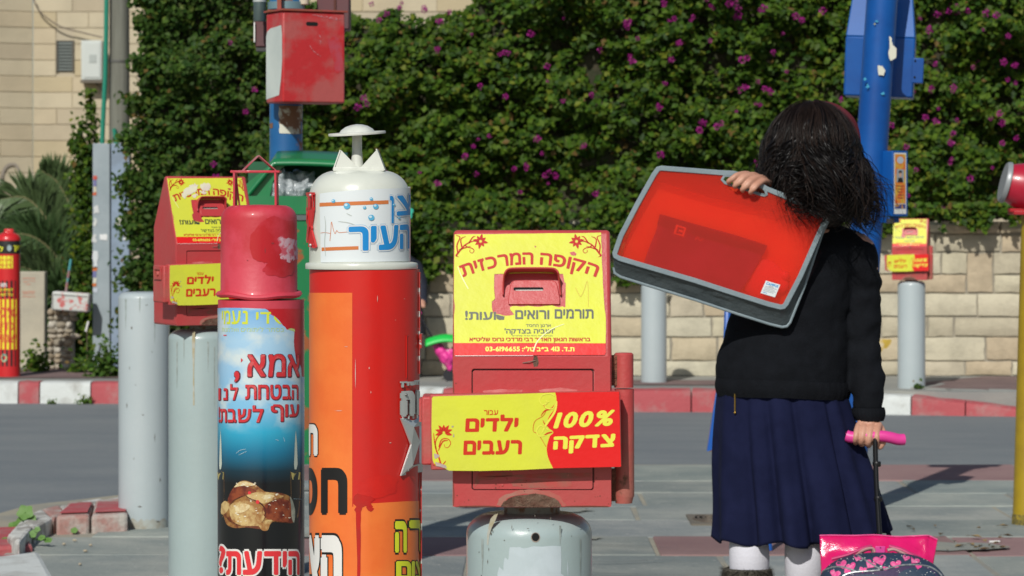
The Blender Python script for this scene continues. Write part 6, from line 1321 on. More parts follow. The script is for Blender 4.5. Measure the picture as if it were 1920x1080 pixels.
for s_ in (-1, 1): mb.ball(hd_c+Vector((s_*.071,.008,-.015)), (.010,.018,.026), 10, 8)
limb(mb, [(*gp(1520,385),.040), (*gp(1522,432),.042)])
limb(mb, [(*gp(1520,455),.075), (*gp(1510,530),.090), (*gp(1490,620),.095), (*gp(1478,700),.10), (*gp(1478,760),.105)])
RS = gp(1612,470); RE = gp(1622,630,.0); RW = gp(1631,786,-.05)
limb(mb, [(*gp(1560,466),.038), (*RS,.038), (*gp(1618,550,.01),.034), (*RE,.032), (*gp(1628,720,-.03),.026), (*RW,.021)])
LS = gp(1436,470); LE = gp(1352,505,-.02); LW = gp(1425,366,-.09)
limb(mb, [(*gp(1490,466),.038), (*LS,.038), (*gp(1405,500,-.02),.034), (*gp(1392,470,-.035),.030), (*gp(1412,410,-.06),.025), (*LW,.021)])
# legs
for (hx, kx_, fx) in ((1430,1404,1398), (1515,1508,1506)):
    limb(mb, [(*gp(hx,780,.01),.070), (*gp((hx+kx_)/2,890,.0),.058), (*gp(kx_,990,-.025),.045), (*gp(kx_+1,1040,-.055),.047), (*gp(kx_,1100,-.05),.043), (*gp(fx,1215,-.03),.030), (*gp(fx,1240,-.02),.032)], 36)
    limb(mb, [(*gp(fx,1240,-.02),.032), (*gp(fx,1248,.08),.026)])
# right hand: knuckles up, fingers closed over the pink handle (seen from behind the hand)
hb_ = [(1609,806), (1620,807), (1632,807), (1645,808)]
mb.tube([RW, gp(1630,800,-.062)], [.021,.024], 12); 
palm_c = gp(1628,803,-.066); mb.ball(palm_c, (.033,.016,.021), 16, 10); mb.ball(gp(1628,792,-.06), (.026,.017,.022), 14, 10)
for (kx0, ky0), (tx, ty), rr0 in zip(((1607,803),(1619,802),(1632,802),(1645,803)), ((1603,829),(1615,832),(1628,834),(1643,832)), (.0072,.0078,.0082,.0080)):
    q = [(*gp(kx0+3,ky0-6,-.068), rr0*1.05), (*gp(kx0,ky0+4,-.088), rr0*1.08), (*gp((kx0+tx)/2,(ky0+ty)/2+2,-.099), rr0), (*gp(tx,ty-3,-.094), rr0*.96), (*gp(tx+1,ty+1,-.078), rr0*.88)]
    limb(mb, q, 10)
limb(mb, [(*gp(1650,802,-.058),.010), (*gp(1656,815,-.070),.0092), (*gp(1655,829,-.080),.0086), (*gp(1650,838,-.082),.0074)], 10)
# left hand holding the case handle, fingers towards the viewer
mb.tube([LW, gp(1436,348,-.097), gp(1424,340,-.112)], [.021,.022,.018], 12); mb.ball(gp(1422,338,-.115), (.024,.015,.014), 14, 10)
for i, ((ax, ay), (bx, by), (ex, ey)) in enumerate((((1400,324),(1383,328),(1366,340)), ((1412,326),(1396,333),(1378,348)), ((1423,331),(1408,340),(1392,355)), ((1433,337),(1420,347),(1407,360)))):
    r0 = (.0066,.0070,.0070,.0062)[i]; limb(mb, [(*gp(ax+12,ay+7,-.125), r0), (*gp(ax,ay+2,-.159), r0*1.08), (*gp(bx,by,-.184), r0), (*gp((bx+ex)/2,(by+ey)/2,-.190), r0*1.04), (*gp(ex,ey,-.186), r0*.86), (*gp(ex+1,ey+3,-.177), r0*.7)], 12)
limb(mb, [(*gp(1415,352,-.102),.009), (*gp(1400,362,-.100),.008), (*gp(1388,360,-.110),.007)], 10)
body = remesh(mb, 'body', M_skin, girl, .0026, smooth_it=1)
# the legs wear white tights
body.data.materials.append(M_tight); zt_ = gp(0, 700).z
mi = np.zeros(len(body.data.polygons), dtype=np.int32); cen = np.empty(len(body.data.polygons)*3); body.data.polygons.foreach_get('center', cen); cen = cen.reshape(-1, 3)
cut_ = (cen[:, 2] < gp(0, 860).z); body.data.polygons.foreach_set('material_index', cut_.astype(np.int32)); body.data.update()
mb = MB()
for s_ in (-1, 1): mb.ball(hd_c+Vector((s_*.028,.074,.006)), (.011,.008,.008), 12, 8)
mb.build('eyes', mat('eye_white', (.7,.7,.68), .2), girl); mb = MB()
for s_ in (-1, 1): mb.ball(hd_c+Vector((s_*.028,.0805,.006)), (.0045,.003,.0045), 10, 6)
mb.build('pupils', mat('eye_dark', (.03,.015,.01), .1), girl); mb = MB(); mb.tube([hd_c+Vector((-.02,.083,-.052)), hd_c+Vector((0,.091,-.054)), hd_c+Vector((.02,.083,-.052))], [.002,.005,.002], 8); mb.build('lips', mat('lips', (.40,.10,.09), .4), girl)
# sweater
mb = MB()
def egg(mb, pts, seg=28):
    """stack of ellipses: (centre, rx, ry)"""
    vs = []; fs = []
    for c, rx, ry in pts:
        for k in range(seg): a = 2*PI*k/seg; vs.append(Vector(c)+Vector((rx*math.cos(a), ry*math.sin(a), 0)))
    n = len(pts)
    for i in range(n-1):
        for k in range(seg): fs.append((i*seg+k, i*seg+(k+1) % seg, (i+1)*seg+(k+1) % seg, (i+1)*seg+k))
    fs.append(tuple(range(seg))[::-1]); fs.append(tuple(range((n-1)*seg, n*seg))); mb.add(vs, fs)
rows_ = [(733,1468,.1555,.118), (700,1467,.1565,.122), (660,1470,.1515,.118), (600,1478,.142,.112), (540,1492,.132,.105), (490,1508,.126,.098), (462,1518,.118,.088), (442,1521,.090,.070), (428,1521,.058,.058), (418,1521,.050,.053)]
egg(mb, [(gp(c, y), rx, ry) for y, c, rx, ry in rows_])
limb(mb, [(*gp(1556,464),.056), (*gp(1604,480),.057), (*gp(1612,540,.01),.049), (*gp(1616,630,.0),.045), (*gp(1622,700,-.022),.040), (*gp(1629,762,-.045),.0345)], 20)
limb(mb, [(*gp(1490,466),.056), (*gp(1436,480),.054), (*gp(1408,505,-.015),.046), (*gp(1396,475,-.035),.042), (*gp(1410,415,-.055),.036)], 20)
sw = remesh(mb, 'sweater', M_sweat, girl, .006, smooth_it=4)
nn = [v.normal.copy() for v in sw.data.vertices]
for v, k in zip(sw.data.vertices, nn):
    c = v.co; f = noise.fractal(Vector((c.x*9, c.y*9, c.z*13)), .8, 2.1, 3); arm = 1.0 if c.x > gp(1585, 0).x else .55
    f2 = math.sin((c.z*95+noise.noise(Vector((c.x*20, c.y*20, c.z*9)))*4)) if arm > .9 else math.sin(c.x*40+c.z*30+3*noise.noise(Vector((c.x*8, 0, c.z*8))))
    v.co += k*(f*.0090*arm+f2*.0020*arm)
mb = MB(); seg = 60; vs = []                              # ribbed hem and cuff
def band(mb, c0, c1, r0x, r0y, r1x, r1y, seg=72, rib=.0008, nr=36):
    n0 = len(mb.v); vs = []; st = 5
    for j in range(st+1):
        u = j/st; c = Vector(c0).lerp(Vector(c1), u); rx = r0x+(r1x-r0x)*u+.004*math.sin(u*PI); ry = r0y+(r1y-r0y)*u+.004*math.sin(u*PI)
        for k in range(seg): a = 2*PI*k/seg; w_ = rib*math.cos(a*nr); vs.append(c+Vector(((rx+w_)*math.cos(a), (ry+w_)*math.sin(a), 0)))
    mb.add(vs, [(j*seg+k, j*seg+(k+1) % seg, (j+1)*seg+(k+1) % seg, (j+1)*seg+k) for j in range(st) for k in range(seg)])
band(mb, gp(1468,741), gp(1468,708), .1535,.118, .1565,.122, 144, .0008, 48)
for i, v in enumerate(mb.v): mb.v[i] = (v[0], v[1], v[2]-.028*max(0, (v[0]-gp(1468,0).x)/.15)*.35)
mb.build('sweater_hem', M_sweat, girl, angle=80); mb = MB(); band(mb, gp(1631,789,-.050), gp(1628,764,-.045), .031,.031, .037,.037, 72, .0008, 24); mb.build('cuff', M_sweat, girl, angle=80)
mb = MB(); band(mb, gp(1414,394,-.070), gp(1410,418,-.056), .030,.030, .036,.036, 72, .0008, 24); mb.build('cuff', M_sweat, girl, angle=80)
# pleated skirt
folds = [(-150,.020,16), (-128,-.016,5), (-120,.012,8), (-108,-.020,4), (-99,.020,9), (-85,-.026,3.5), (-72,.014,13), (-52,-.022,3.5), (-43,.014,8), (-20,.022,12), (10,.02,14), (40,.02,14), (70,.02,14), (100,.02,14), (130,.02,14), (170,.02,12)]
def skirt(mb, inner=0.0):
    seg = 260; n = 46; vs = []
    for j in range(n+1):
        u = j/n; yy = 724+(1012-724)*u; cx_ = 1466+ (1503-1466)*u**1.1; rx = .146+(.196-.146)*u**.9-inner; ry = .108+(.135-.108)*u**.9-inner
        for k in range(seg):
            a = 2*PI*k/seg; deg = math.degrees(a); deg = deg-360 if deg > 180 else deg; off = 0
            for c_, amp, wd in folds:
                dd = (deg-c_+180) % 360-180; s_ = dd/wd
                if abs(s_) < 3: off += amp*math.exp(-s_*s_*1.6)*(.25+u*.95)*(.85+.15*math.sin(u*5+c_))
            off += .006*u*noise.noise(Vector((math.cos(a)*3, math.sin(a)*3, u*2.2)))
            hz = .018*math.cos(a*1.0+.2)*u if math.cos(a) > 0 else 0
            hz += .006*u**6*math.sin(a*9)
            c = gp(cx_, yy); lean = .0
            vs.append((c.x+(rx+off)*math.cos(a), c.y+(ry+off)*math.sin(a), c.z+hz))
    mb.add(vs, [(j*seg+k, j*seg+(k+1) % seg, (j+1)*seg+(k+1) % seg, (j+1)*seg+k) for j in range(n) for k in range(seg)])
mb = MB(); skirt(mb); sk = mb.build('skirt', M_skirt, girl, angle=75); md = sk.modifiers.new('t', 'SOLIDIFY'); md.thickness = .003; md.offset = -1
mb = MB(); q = [gp(1381,y,-.128-.0*y) for y in (728,745,760,774)]
def front_y(x, z):                                            # skirt surface towards the viewer at local x,z
    best = None
    for v in sk.data.vertices:
        if v.co.y < 0 and abs(v.co.x-x) < .006 and abs(v.co.z-z) < .006 and (best is None or v.co.y < best): best = v.co.y
    return best if best is not None else -.12
q = [Vector((p.x, front_y(p.x, p.z)-.002, p.z)) for p in q]; mb.tube(q, .0018, 6); zp = mb.build('zip', mat('brass', (.45,.28,.06), .3, metal=.9), girl); mb = MB(); mb.ball(q[-1]+Vector((0,-.001,-.003)), .0032, 10, 6); mb.build('zip_pull', mat('brass', ()), zp)
# furry boot tops and boots
M_fur = mat('boot_fur', (.035,.030,.022), .9, (.09,.08,.06), 60, bump=1.0, bscale=90)
for fx, yt in ((1401,1064), (1507,1100)):
    mb = MB(); c = gp(fx, yt+18, -.055); mb.lathe([(.044,-.03),(.056,-.026),(.060,0),(.057,.018),(.048,.022),(.042,.012)], 40, c=tuple(c)); 
    bt = mb.build('boot_cuff', M_fur, girl); n = 2600; th = RNG.uniform(0, 2*PI, n); hz = RNG.uniform(-.026, .022, n); rr_2 = .056+RNG.random(n)*.004
    k = MB()
    vs = []; fs = []
    for i in range(n):
        b = Vector((math.cos(th[i])*rr_2[i], math.sin(th[i])*rr_2[i], hz[i]))+c; o_ = Vector((math.cos(th[i]), math.sin(th[i]), random.uniform(-.6,.9))).normalized()*random.uniform(.006,.012); s_ = Vector((-math.sin(th[i]), math.cos(th[i]), 0))*.0009
        vs += [b-s_, b+s_, b+o_]; fs.append((3*i, 3*i+1, 3*i+2))
    k.add(vs, fs); k.build('fur', mat('fur_tip', (.055,.047,.036), .9, (.14,.125,.10), 50), bt, smooth=False, fixn=False)['kind'] = 'stuff'
    mb = MB(); mb.lathe([(.046,-.02),(.048,.10)], 24, c=tuple(gp(fx,1225,-.03))); mb.ball(gp(fx,1246,.05), (.045,.11,.035), 16, 10); mb.lathe([(.048,0),(.048,.012)], 24, c=tuple(gp(fx,1264,.05)), sy=2.3); mb.build('boot', M_fur, girl)
# hair: cap plus locks
mb = MB(); mb.ball(hd_c+Vector((-.004,-.016,.006)), (.104,.108,.112), 24, 16); mb.ball(gp(1530,370,-.03), (.105,.088,.075), 20, 12)
remesh(mb, 'hair', M_hair, girl, .007, wob=.012, wscale=16)
HL = MB(); random.seed(21)
def hair_lock(phi, lift, length, r0, curl, flare, seg=5):
    """lock from the crown, down over the skull in direction phi (-pi/2 = towards the viewer), its end waving and curling"""
    c = hd_c+Vector((-.004,-.014,.004)); pts = []; n = 34; hx, hy = math.cos(phi), math.sin(phi); ph = 3*math.sin(phi*2.3)+2*math.sin(phi*5.1+1)+random.gauss(0, .45); cr = curl*random.uniform(.6, 1.4)
    side = Vector((-hy, hx, 0)); drift = random.uniform(-.5, .5); turns = 1.6+.4*math.sin(phi*3.1)+random.uniform(-.15, .15); ex, ey, ez = .104*lift, .107*lift, .112*lift; E = 1.62; sgn = 1 if math.sin(phi*4+1) > 0 else -1
    drop = .118 if hx > -.3 else .106
    for i in range(n):
        u = i/(n-1); th = .10+u*length
        t2 = min(th, E); p = Vector((ex*math.sin(t2)*hx, ey*math.sin(t2)*hy, ez*math.cos(t2)))
        if th > E:
            e = th-E; p += Vector((hx*(flare*e-.020*e), hy*flare*.6*e+min(0, hy)*.040*e*(1-.3*e), -drop*e)); p += Vector((.016*e, 0, 0))
        wv = .0060*min(1, u*3)*math.sin(ph+u*11); p += side*(wv+drift*.03*u*u)
        k = max(0, u-.42)/.58; w_ = cr*k**1.2; f_ = ph+sgn*k*turns*2*PI; p += side*w_*(math.sin(f_)-math.sin(ph)*.5)+Vector((hx, hy, 0))*w_*.8*math.cos(f_)+Vector((0, 0, w_*.75*math.cos(f_+.8)))
        pts.append(c+p)
    HL.tube(pts, [r0*(.5+.6*math.sin(min(1, j/(n-1)*1.4)*PI/2))*(1-.94*max(0, (j/(n-1)-.62)/.38)**1.3) for j in range(n)], seg, flat=.4)
def rphi(): return random.uniform(-PI-.2, .2) if random.random() < .85 else random.uniform(-PI, PI)
for i in range(560): hair_lock(rphi(), random.uniform(.99, 1.07), random.uniform(2.1, 3.0), random.uniform(.0025, .0070), .028, random.uniform(.0, .05))
for i in range(1500): hair_lock(rphi(), random.uniform(1.01, 1.09), random.uniform(2.0, 3.1), random.uniform(.0006, .0014), .032, random.uniform(.0, .06), seg=3)
HL.build('hair_locks', M_hair, girl, smooth=True, angle=180, fixn=False)
HL = MB()
for i in range(240): hair_lock(random.uniform(-2.9, -.1), random.uniform(1.05, 1.14), random.uniform(2.4, 3.1), random.uniform(.0006, .0014), .024, random.uniform(.02, .08), seg=3)
for i in range(36): hair_lock(random.uniform(-.5, .2), random.uniform(1.02, 1.10), random.uniform(2.2, 2.5), random.uniform(.001, .0026), .022, random.uniform(.06, .12), seg=3)
HL.build('stray_hair', mat('hair_brown', (.018,.010,.007), .5, spec=.25), girl, smooth=True, angle=180, fixn=False)
mb = MB(); pts = [gp(a, b, d) for a, b, d in ((1488,207,-.04), (1510,198,-.03), (1540,195,-.02), (1568,201,-.01), (1592,219,-.01), (1606,243,.0), (1612,280,.01), (1610,330,.02))]
q = crspline([tuple(p) for p in pts], 40); mb.tube([Vector(p) for p in q], [.0075 if i < 26 else .0075*(1-(i-26)/16) for i in range(40)], 10, flat=.35, up=(0,-1,0)); mb.build('headband', mat('headband_maroon', (.085,.004,.012), .8, bump=.3, bscale=90), girl)
mb = MB(); q = crspline([tuple(gp(a, b, d)) for a, b, d in ((1600,250,-.03), (1608,275,-.03), (1614,292,-.02), (1610,305,-.02), (1606,320,-.02))], 16); mb.tube(q, .0025, 6); mb.build('ribbon_end', mat('headband_maroon', ()), girl)

# ------------------------------------------------------------ the red case on her back
cs = thing('portfolio_case', 'translucent red plastic case with grey edging and a purple folder inside, held over the shoulder', 'case', tuple(P(1350, 450, GY-.15)))
YC = GY-.172
def cp(px, py, off=0.0): return P(px, py, YC+.020*(px-1350)/200-off)-cs.location      # front plane, turned a little
def cb_(px, py, off=0.0): return P(px, py, YC+.020*(px-1350)/200+.026-off)-cs.location
outl = [(1231,313),(1240,310.5),(1300,315),(1350,319),(1375,320),(1395,325),(1420,338),(1440,350),(1470,362),(1510,381),(1545,400),(1551,405),(1552,415),(1540,440),(1505,520),(1478,572),(1472,579),(1463,580.5),(1440,575),(1380,556),(1300,530),(1200,501),(1160,489),(1150,483),(1148,474),(1160,440),(1190,382),(1222,325)]
def inset(pts, d):
    n = len(pts); out = []
    for i in range(n):
        a = Vector((*pts[i-1], 0)); b = Vector((*pts[i], 0)); c = Vector((*pts[(i+1) % n], 0)); t_ = (c-a).normalized(); out.append((b.x-t_.y*d, b.y+t_.x*d))
    return out
inn = inset(outl, 9.5)
hole_o = [(1357,327),(1368,326.5),(1385,331),(1402,337),(1420,343),(1430,348),(1438,356),(1440,366),(1434,369),(1424,367),(1400,359),(1375,351),(1358,345),(1351,337)]
hole_i = inset(hole_o, 5.5)
M_edge = mat('edging_grey', (.23,.29,.32), .6, (.20,.26,.29), 20, bump=.2, bscale=150)
def clearmat(name, col, al, rough=.25, trans=.5, tcol=(1.0,.70,.70,1)):
    m = bpy.data.materials.new(name); m.use_nodes = True; n = m.node_tree; b = n.nodes['Principled BSDF']; b.inputs['Base Color'].default_value = (*col, 1); b.inputs['Roughness'].default_value = rough; b.inputs['Coat Weight'].default_value = .5; b.inputs['Coat Roughness'].default_value = .2
    tp = n.nodes.new('ShaderNodeBsdfTransparent'); tp.inputs[0].default_value = tcol ; tl = n.nodes.new('ShaderNodeBsdfTranslucent'); tl.inputs[0].default_value = (*col, 1)
    m1 = n.nodes.new('ShaderNodeMixShader'); m1.inputs[0].default_value = trans; n.links.new(b.outputs[0], m1.inputs[1]); n.links.new(tl.outputs[0], m1.inputs[2])
    m2 = n.nodes.new('ShaderNodeMixShader'); m2.inputs[0].default_value = 1-al; n.links.new(m1.outputs[0], m2.inputs[1]); n.links.new(tp.outputs[0], m2.inputs[2]); n.links.new(m2.outputs[0], n.nodes['Material Output'].inputs[0]); return m
mb = MB(); mb.slab([inn, hole_o[::-1]], cp, -.0005, .0005); mb.build('front_sheet', clearmat('red_film', (.90,.085,.045), .38, rough=.38, trans=.45), cs, smooth=False)
mb = MB(); mb.slab([outl, inn[::-1]], cp, -.001, .0035); mb.build('edging', M_edge, cs, smooth=False, bevel=.0012)
mb = MB(); mb.slab([hole_o, hole_i[::-1]], cp, -.002, .003); mb.build('handle_edging', M_edge, cs, smooth=False, bevel=.001)
# lower part of the case is deeper: back sheet shifted down and right
def back_pt(px, py, off=0.0):
    p = cb_(px, py, off); k = max(0, min(1, (py-350-(px-1150)*.22)/150)); return p+Vector((.004*k, 0, -.040*k))
mb = MB(); mb.slab([inn, hole_o[::-1]], back_pt, -.0005, .0005); mb.build('back_sheet', mat('red_plastic', (.98,.24,.05), .6, (.92,.11,.03), 7, .40, .62), cs, smooth=False)
mb = MB(); od = []
for i_, p_ in enumerate(outl):
    q_ = outl[(i_+1) % len(outl)]; m_ = max(1, int(math.hypot(q_[0]-p_[0], q_[1]-p_[1])/6))
    od += [(p_[0]+(q_[0]-p_[0])*k_/m_, p_[1]+(q_[1]-p_[1])*k_/m_) for k_ in range(m_)]
n = len(od); RW_ = 8; vs = []; cen_ = cp(1350, 450)
for j in range(RW_+1):
    for p_ in od:
        u = j/RW_; a = cp(*p_, -.001).lerp(back_pt(*p_), u); dd = (a-cen_); dd.y = 0; dd.normalize(); k_ = math.sin(u*PI)
        vs.append(a-dd*k_*(.004+.007*noise.noise(Vector((a.x*14, a.z*14, u*2.2)))+.004*noise.noise(Vector((a.x*45, a.z*45, u*4)))))
mb.add(vs, [(j*n+i, j*n+(i+1) % n, (j+1)*n+(i+1) % n, (j+1)*n+i) for j in range(RW_) for i in range(n)]); gu = mb.build('gusset', mat('gusset_grey', (.062,.082,.090), .6, (.045,.062,.070), 10, bump=.6, bscale=30, coat=.2), cs); md = gu.modifiers.new('t', 'SOLIDIFY'); md.thickness = .0015
bo = [p for p in outl if p[1] > 395]; mb = MB()
q = [back_pt(*p)+Vector((0,0,0)) for p in outl[12:25]]; mb.tube(q, .0035, 8); mb.build('piping', M_edge, cs)
# flap fold near the handle
mb = MB(); mb.slab([[(1226,338),(1240,319),(1340,327),(1350,345),(1385,362),(1440,375),(1470,372),(1538,404),(1536,420),(1440,396),(1330,370)]], cp, -.003, -.0035); mb.build('flap', clearmat('red_film_dark', (.62,.02,.02), .45), cs, smooth=False)
# things inside
pu = thing('folder', 'purple folder with a small red label lying inside the red case', 'folder', tuple(P(1320, 470, YC+.02)))
pc = lambda px, py, off=0.0: P(px, py, YC+.019+.020*(px-1350)/200-off)-pu.location
mb = MB(); mb.slab([[(1237,401),(1300,419),(1380,441),(1439,460),(1425,490),(1406,523),(1385,552),(1300,524),(1206,497),(1215,470),(1231,430)]], pc, 0, .010); mb.build('cover', mat('folder_purple', (.15,.012,.17), .5, (.24,.03,.26), 8), pu, smooth=False, bevel=.004)
mb = MB(); mb.slab([[(1237,401),(1439,460),(1432,478),(1232,421)]], pc, .0105, .012); mb.build('flap', mat('folder_flap', (.09,.01,.10), .5), pu, smooth=False)
mb = MB(); mb.slab([[(1268,421),(1287,427),(1282,444),(1263,438)],[(1271,425),(1267,437),(1279,440.5),(1283,429)]], pc, .0125); mb.slab([[(1273,430),(1281,432.5),(1280,436),(1272,433.5)]], pc, .0125); mb.build('label', mat('folder_label', (.95,.25,.18), .5), pu, smooth=False)
mb = MB(); mb.slab([stroke([(1303,450),(1308,445),(1312,451),(1318,448)], 1, 1, 14)], pc, .0125); mb.build('lettering', mat('folder_label', ()), pu, smooth=False)
bl_ = thing('red_pouch', 'round bright red pouch behind the price label inside the case', 'pouch', tuple(P(1430, 525, YC+.030))); mb = MB(); mb.ball((0,0,0), (.052,.010,.05), 24, 14); mb.ball((.030,0,-.012), (.032,.009,.022), 20, 12); remesh(mb, 'pouch', mat('pouch_red', (.90,.12,.14), .45), bl_, .004)
mb = MB(); mb.ball((.05,0,.01), (.012,.012,.012), 12, 8); mb.build('knot', mat('pouch_red', ()), bl_)
mb = MB(); mb.slab([[(1436,526),(1463,534),(1453,557.5),(1426,549.5)]], cp, .0012, .0016); ps = mb.build('price_label', mat('label_white', ()), cs, smooth=False)
def lb_(u, v, off=0.0): a = Vector((1436,526)); b = Vector((1463,534)); c = Vector((1426,549.5)); p = a+(b-a)*u+(c-a)*v; return cp(p.x, p.y, off)
mb = MB(); text_box(mb, 'CAMPUS', .1, .92, .07, .27, lb_, .04, off=.002); text_box(mb, 'CAMPUS', .08, .40, .84, .92, lb_, .02, off=.002); mb.build('lettering', mat('label_blue', (.03,.30,.62), .5), ps, smooth=False)
mb = MB()
for k in range(4): mb.slab([[(.1,.40+k*.11),(.9-.1*(k % 2),.40+k*.11),(.9-.1*(k % 2),.43+k*.11),(.1,.43+k*.11)]], lb_, .002)
for k in range(9): mb.slab([[(.35+k*.035,.30),(.35+k*.035+.018,.30),(.35+k*.035+.018,.37),(.35+k*.035,.37)]], lb_, .002)
mb.build('small_print', mat('label_grey', (.25,.27,.28), .5), ps, smooth=False)

# ------------------------------------------------------------ trolley school bag
TY = GY-.27; tb = thing('trolley_bag', 'wheeled school bag printed with pink hearts on navy, with black pull rod', 'school bag', (kx(1655, TY), TY, 0))
def tp(px, py, d=0.0): return P(px, py, TY+d)-tb.location
M_hp = mat('handle_pink', (.72,.05,.30), .4, coat=.2); M_rod = mat('rod_black', (.012,.012,.012), .4, metal=.3); M_hot = mat('vinyl_pink', (.70,.008,.14), .16, (.62,.006,.11), 12, coat=1.0, bump=.4, bscale=14)
M_nv = mat('bag_navy', (.020,.040,.075), .6, (.022,.045,.085), 30, bump=.2, bscale=200); M_pd2 = mat('pocket_navy', (.040,.020,.075), .6, bump=.2, bscale=200); M_ht = mat('heart_pink', (.72,.065,.26), .5, (.76,.20,.38), 110, .45, .6); M_pip = mat('piping_silver', (.42,.45,.46), .35, (.2,.2,.22), 120, metal=.4)
mb = MB(); q = crspline([tuple(tp(a, b, d)) for a, b, d in ((1587,817,.185), (1600,820,.182), (1628,818,.180), (1655,818,.180), (1672,821,.182), (1684,824,.185), (1695,824,.188))], 30); mb.tube(q, .0135, 16); hn = mb.build('handle', M_hp, tb)
mb = MB(); 
for e, dr in ((q[0], -1), (q[-1], 1)): mb.tube([Vector(e)+Vector((dr*.0005,0,0)), Vector(e)+Vector((dr*.0015,0,0))], .0085, 14)
mb.build('tube_end', mat('handle_pink_dark', (.35,.02,.14), .5), hn)
mb = MB(); q = [tp(1641,824,.172), tp(1643,900,.13), tp(1649,1003,.075), tp(1656,1120,.06), tp(1660,1180,.06)]; mb.tube(crspline([tuple(v) for v in q], 20), .0085, 12, flat=.7); mb.build('pull_rod', M_rod, tb)
mb = MB(); 
for yy, d_ in ((870,.146), (935,.111)): c = tp(1642+(yy-822)*.04, yy, d_); mb.lathe([(.0085,-.006),(.0098,-.004),(.0098,.004),(.0085,.006)], 16, c=tuple(c))
mb.build('rod_collar', M_rod, tb)
# hot pink vinyl sheet standing behind the bag top
mb = MB(); nx, ny = 48, 22; vs = []; topy = crspline([(1537,1004),(1560,1003.5),(1600,1004),(1640,1003),(1680,1006),(1710,1005),(1738,1004),(1745,1006),(1758,1012)], nx+1)
for j in range(ny+1):
    v = j/ny
    for i in range(nx+1):
        tx, ty = topy[i]; u = i/nx; bx = 1541+u*(1736-1541); x_ = tx+(bx-tx)*min(1, v*1.1); y_ = ty+(1150-ty)*v; d = .075-.05*math.sin(v*PI*.9)*(.4+.6*math.cos((u-.5)*2.4))+.010*math.sin(u*17+v*6)*v+.006*noise.noise(Vector((u*9, v*7, 1)))
        vs.append(tp(x_, y_, d-.03))
mb.add(vs, [(j*(nx+1)+i, j*(nx+1)+i+1, (j+1)*(nx+1)+i+1, (j+1)*(nx+1)+i) for j in range(ny) for i in range(nx)]); sh_ = mb.build('vinyl_cover', M_hot, tb, angle=80); md = sh_.modifiers.new('t', 'SOLIDIFY'); md.thickness = .0012
mb = MB(); mb.tube([Vector(vs[i])+Vector((0,-.001,0)) for i in range(nx+1)], .0018, 6); mb.build('cover_edge', mat('vinyl_edge', (.76,.10,.30), .25, coat=.6), tb)
mb = MB(); mb.slab([[(0,0),(1,0),(1,1),(0,1)]], lambda a, b, o: tp(1641+a*19, 1024+b*13, -.01-o), 0, .008); mb.build('clip', mat('clip_pink', (.66,.06,.30), .4), tb, bevel=.0015)
mb = MB(); mb.ball(tp(1651,1027,-.019), (.0014,.0006,.0014), 8, 6); mb.build('clip_hole', mat('hole_black', ()), tb)
for pts in ([(1560,1048,-.02), (1590,1040,-.025), (1618,1028,-.02), (1632,1024,-.01)], [(1668,1024,-.01), (1690,1030,-.02), (1710,1040,-.025), (1726,1046,-.02)]):
    mb = MB(); mb.tube(crspline([tuple(tp(*p)) for p in pts], 20), .0075, 10, flat=.5); mb.build('strap', mat('strap_pink', (.56,.05,.17), .5), tb)
for pts in ([(1606,1042,-.02), (1620,1032,-.03), (1634,1029,-.03), (1638,1035,-.03)], [(1664,1032,-.03), (1676,1030,-.03), (1694,1038,-.03), (1710,1046,-.03)]):
    mb = MB(); mb.tube(crspline([tuple(tp(*p)) for p in pts], 16), [.009]*16, 10, flat=.45); mb.build('strap_lining', mat('strap_pale', (.50,.27,.27), .6), tb)
# bag body: rounded swelling
cxb, wB = 1655, .148; cB = tp(1655, 1150, -.05)
def bag_pt(th, ph, off=0.0):
    """th 0..pi left to right over the top, ph 0..pi front to back"""
    ex = .62; cx_, sx_ = math.cos(th), math.sin(th); f = lambda v, e: math.copysign(abs(v)**e, v)
    x = -.150*f(cx_, .75); r = abs(sx_)**.62; y = -.095*f(math.cos(ph), .8)*(.35+.65*r); z = .135*f(math.sin(ph), .8)*r
    nrm = Vector((x/.150**2, y/.095**2, max(z, 0)/.135**2)).normalized()
    return cB+Vector((x, y, z))+nrm*off
nx, ny = 64, 40; mb = MB(); vs = [bag_pt(PI*i/nx, PI*j/ny) for j in range(ny+1) for i in range(nx+1)]; mb.add(vs, [(j*(nx+1)+i, j*(nx+1)+i+1, (j+1)*(nx+1)+i+1, (j+1)*(nx+1)+i) for j in range(ny) for i in range(nx)])
zl = cB.z; mb.v += [tuple(Vector((v[0]*1.0, v[1], .07))) for v in []]
mb.build('bag_top', M_nv, tb, angle=80)
mb = MB(); vs = []
for k in range(40): a = 2*PI*k/40; f = lambda v, e: math.copysign(abs(v)**e, v); vs.append((f(math.cos(a), .6)*.149, f(math.sin(a), .6)*.094))
mb.slab([vs], lambda a, b, o: Vector((cB.x+a, cB.y+b, o)), .06, cB.z+.002); mb.build('bag_body', M_nv, tb, angle=50)
_bt = [o_ for o_ in tb.children if o_.name.startswith('bag_top')][0]; bag_bvh = BVHTree.FromPolygons([v.co.copy() for v in _bt.data.vertices], [tuple(q_.vertices) for q_ in _bt.data.polygons])
def bag_px(px, py, off=0.0):
    """picture point -> the bag's skin"""
    o = Vector((0, 0, H))-tb.location; d = ray(px, py).normalized(); h = bag_bvh.ray_cast(o, d)
    return None if h[0] is None else h[0]-d*(.0012+off)
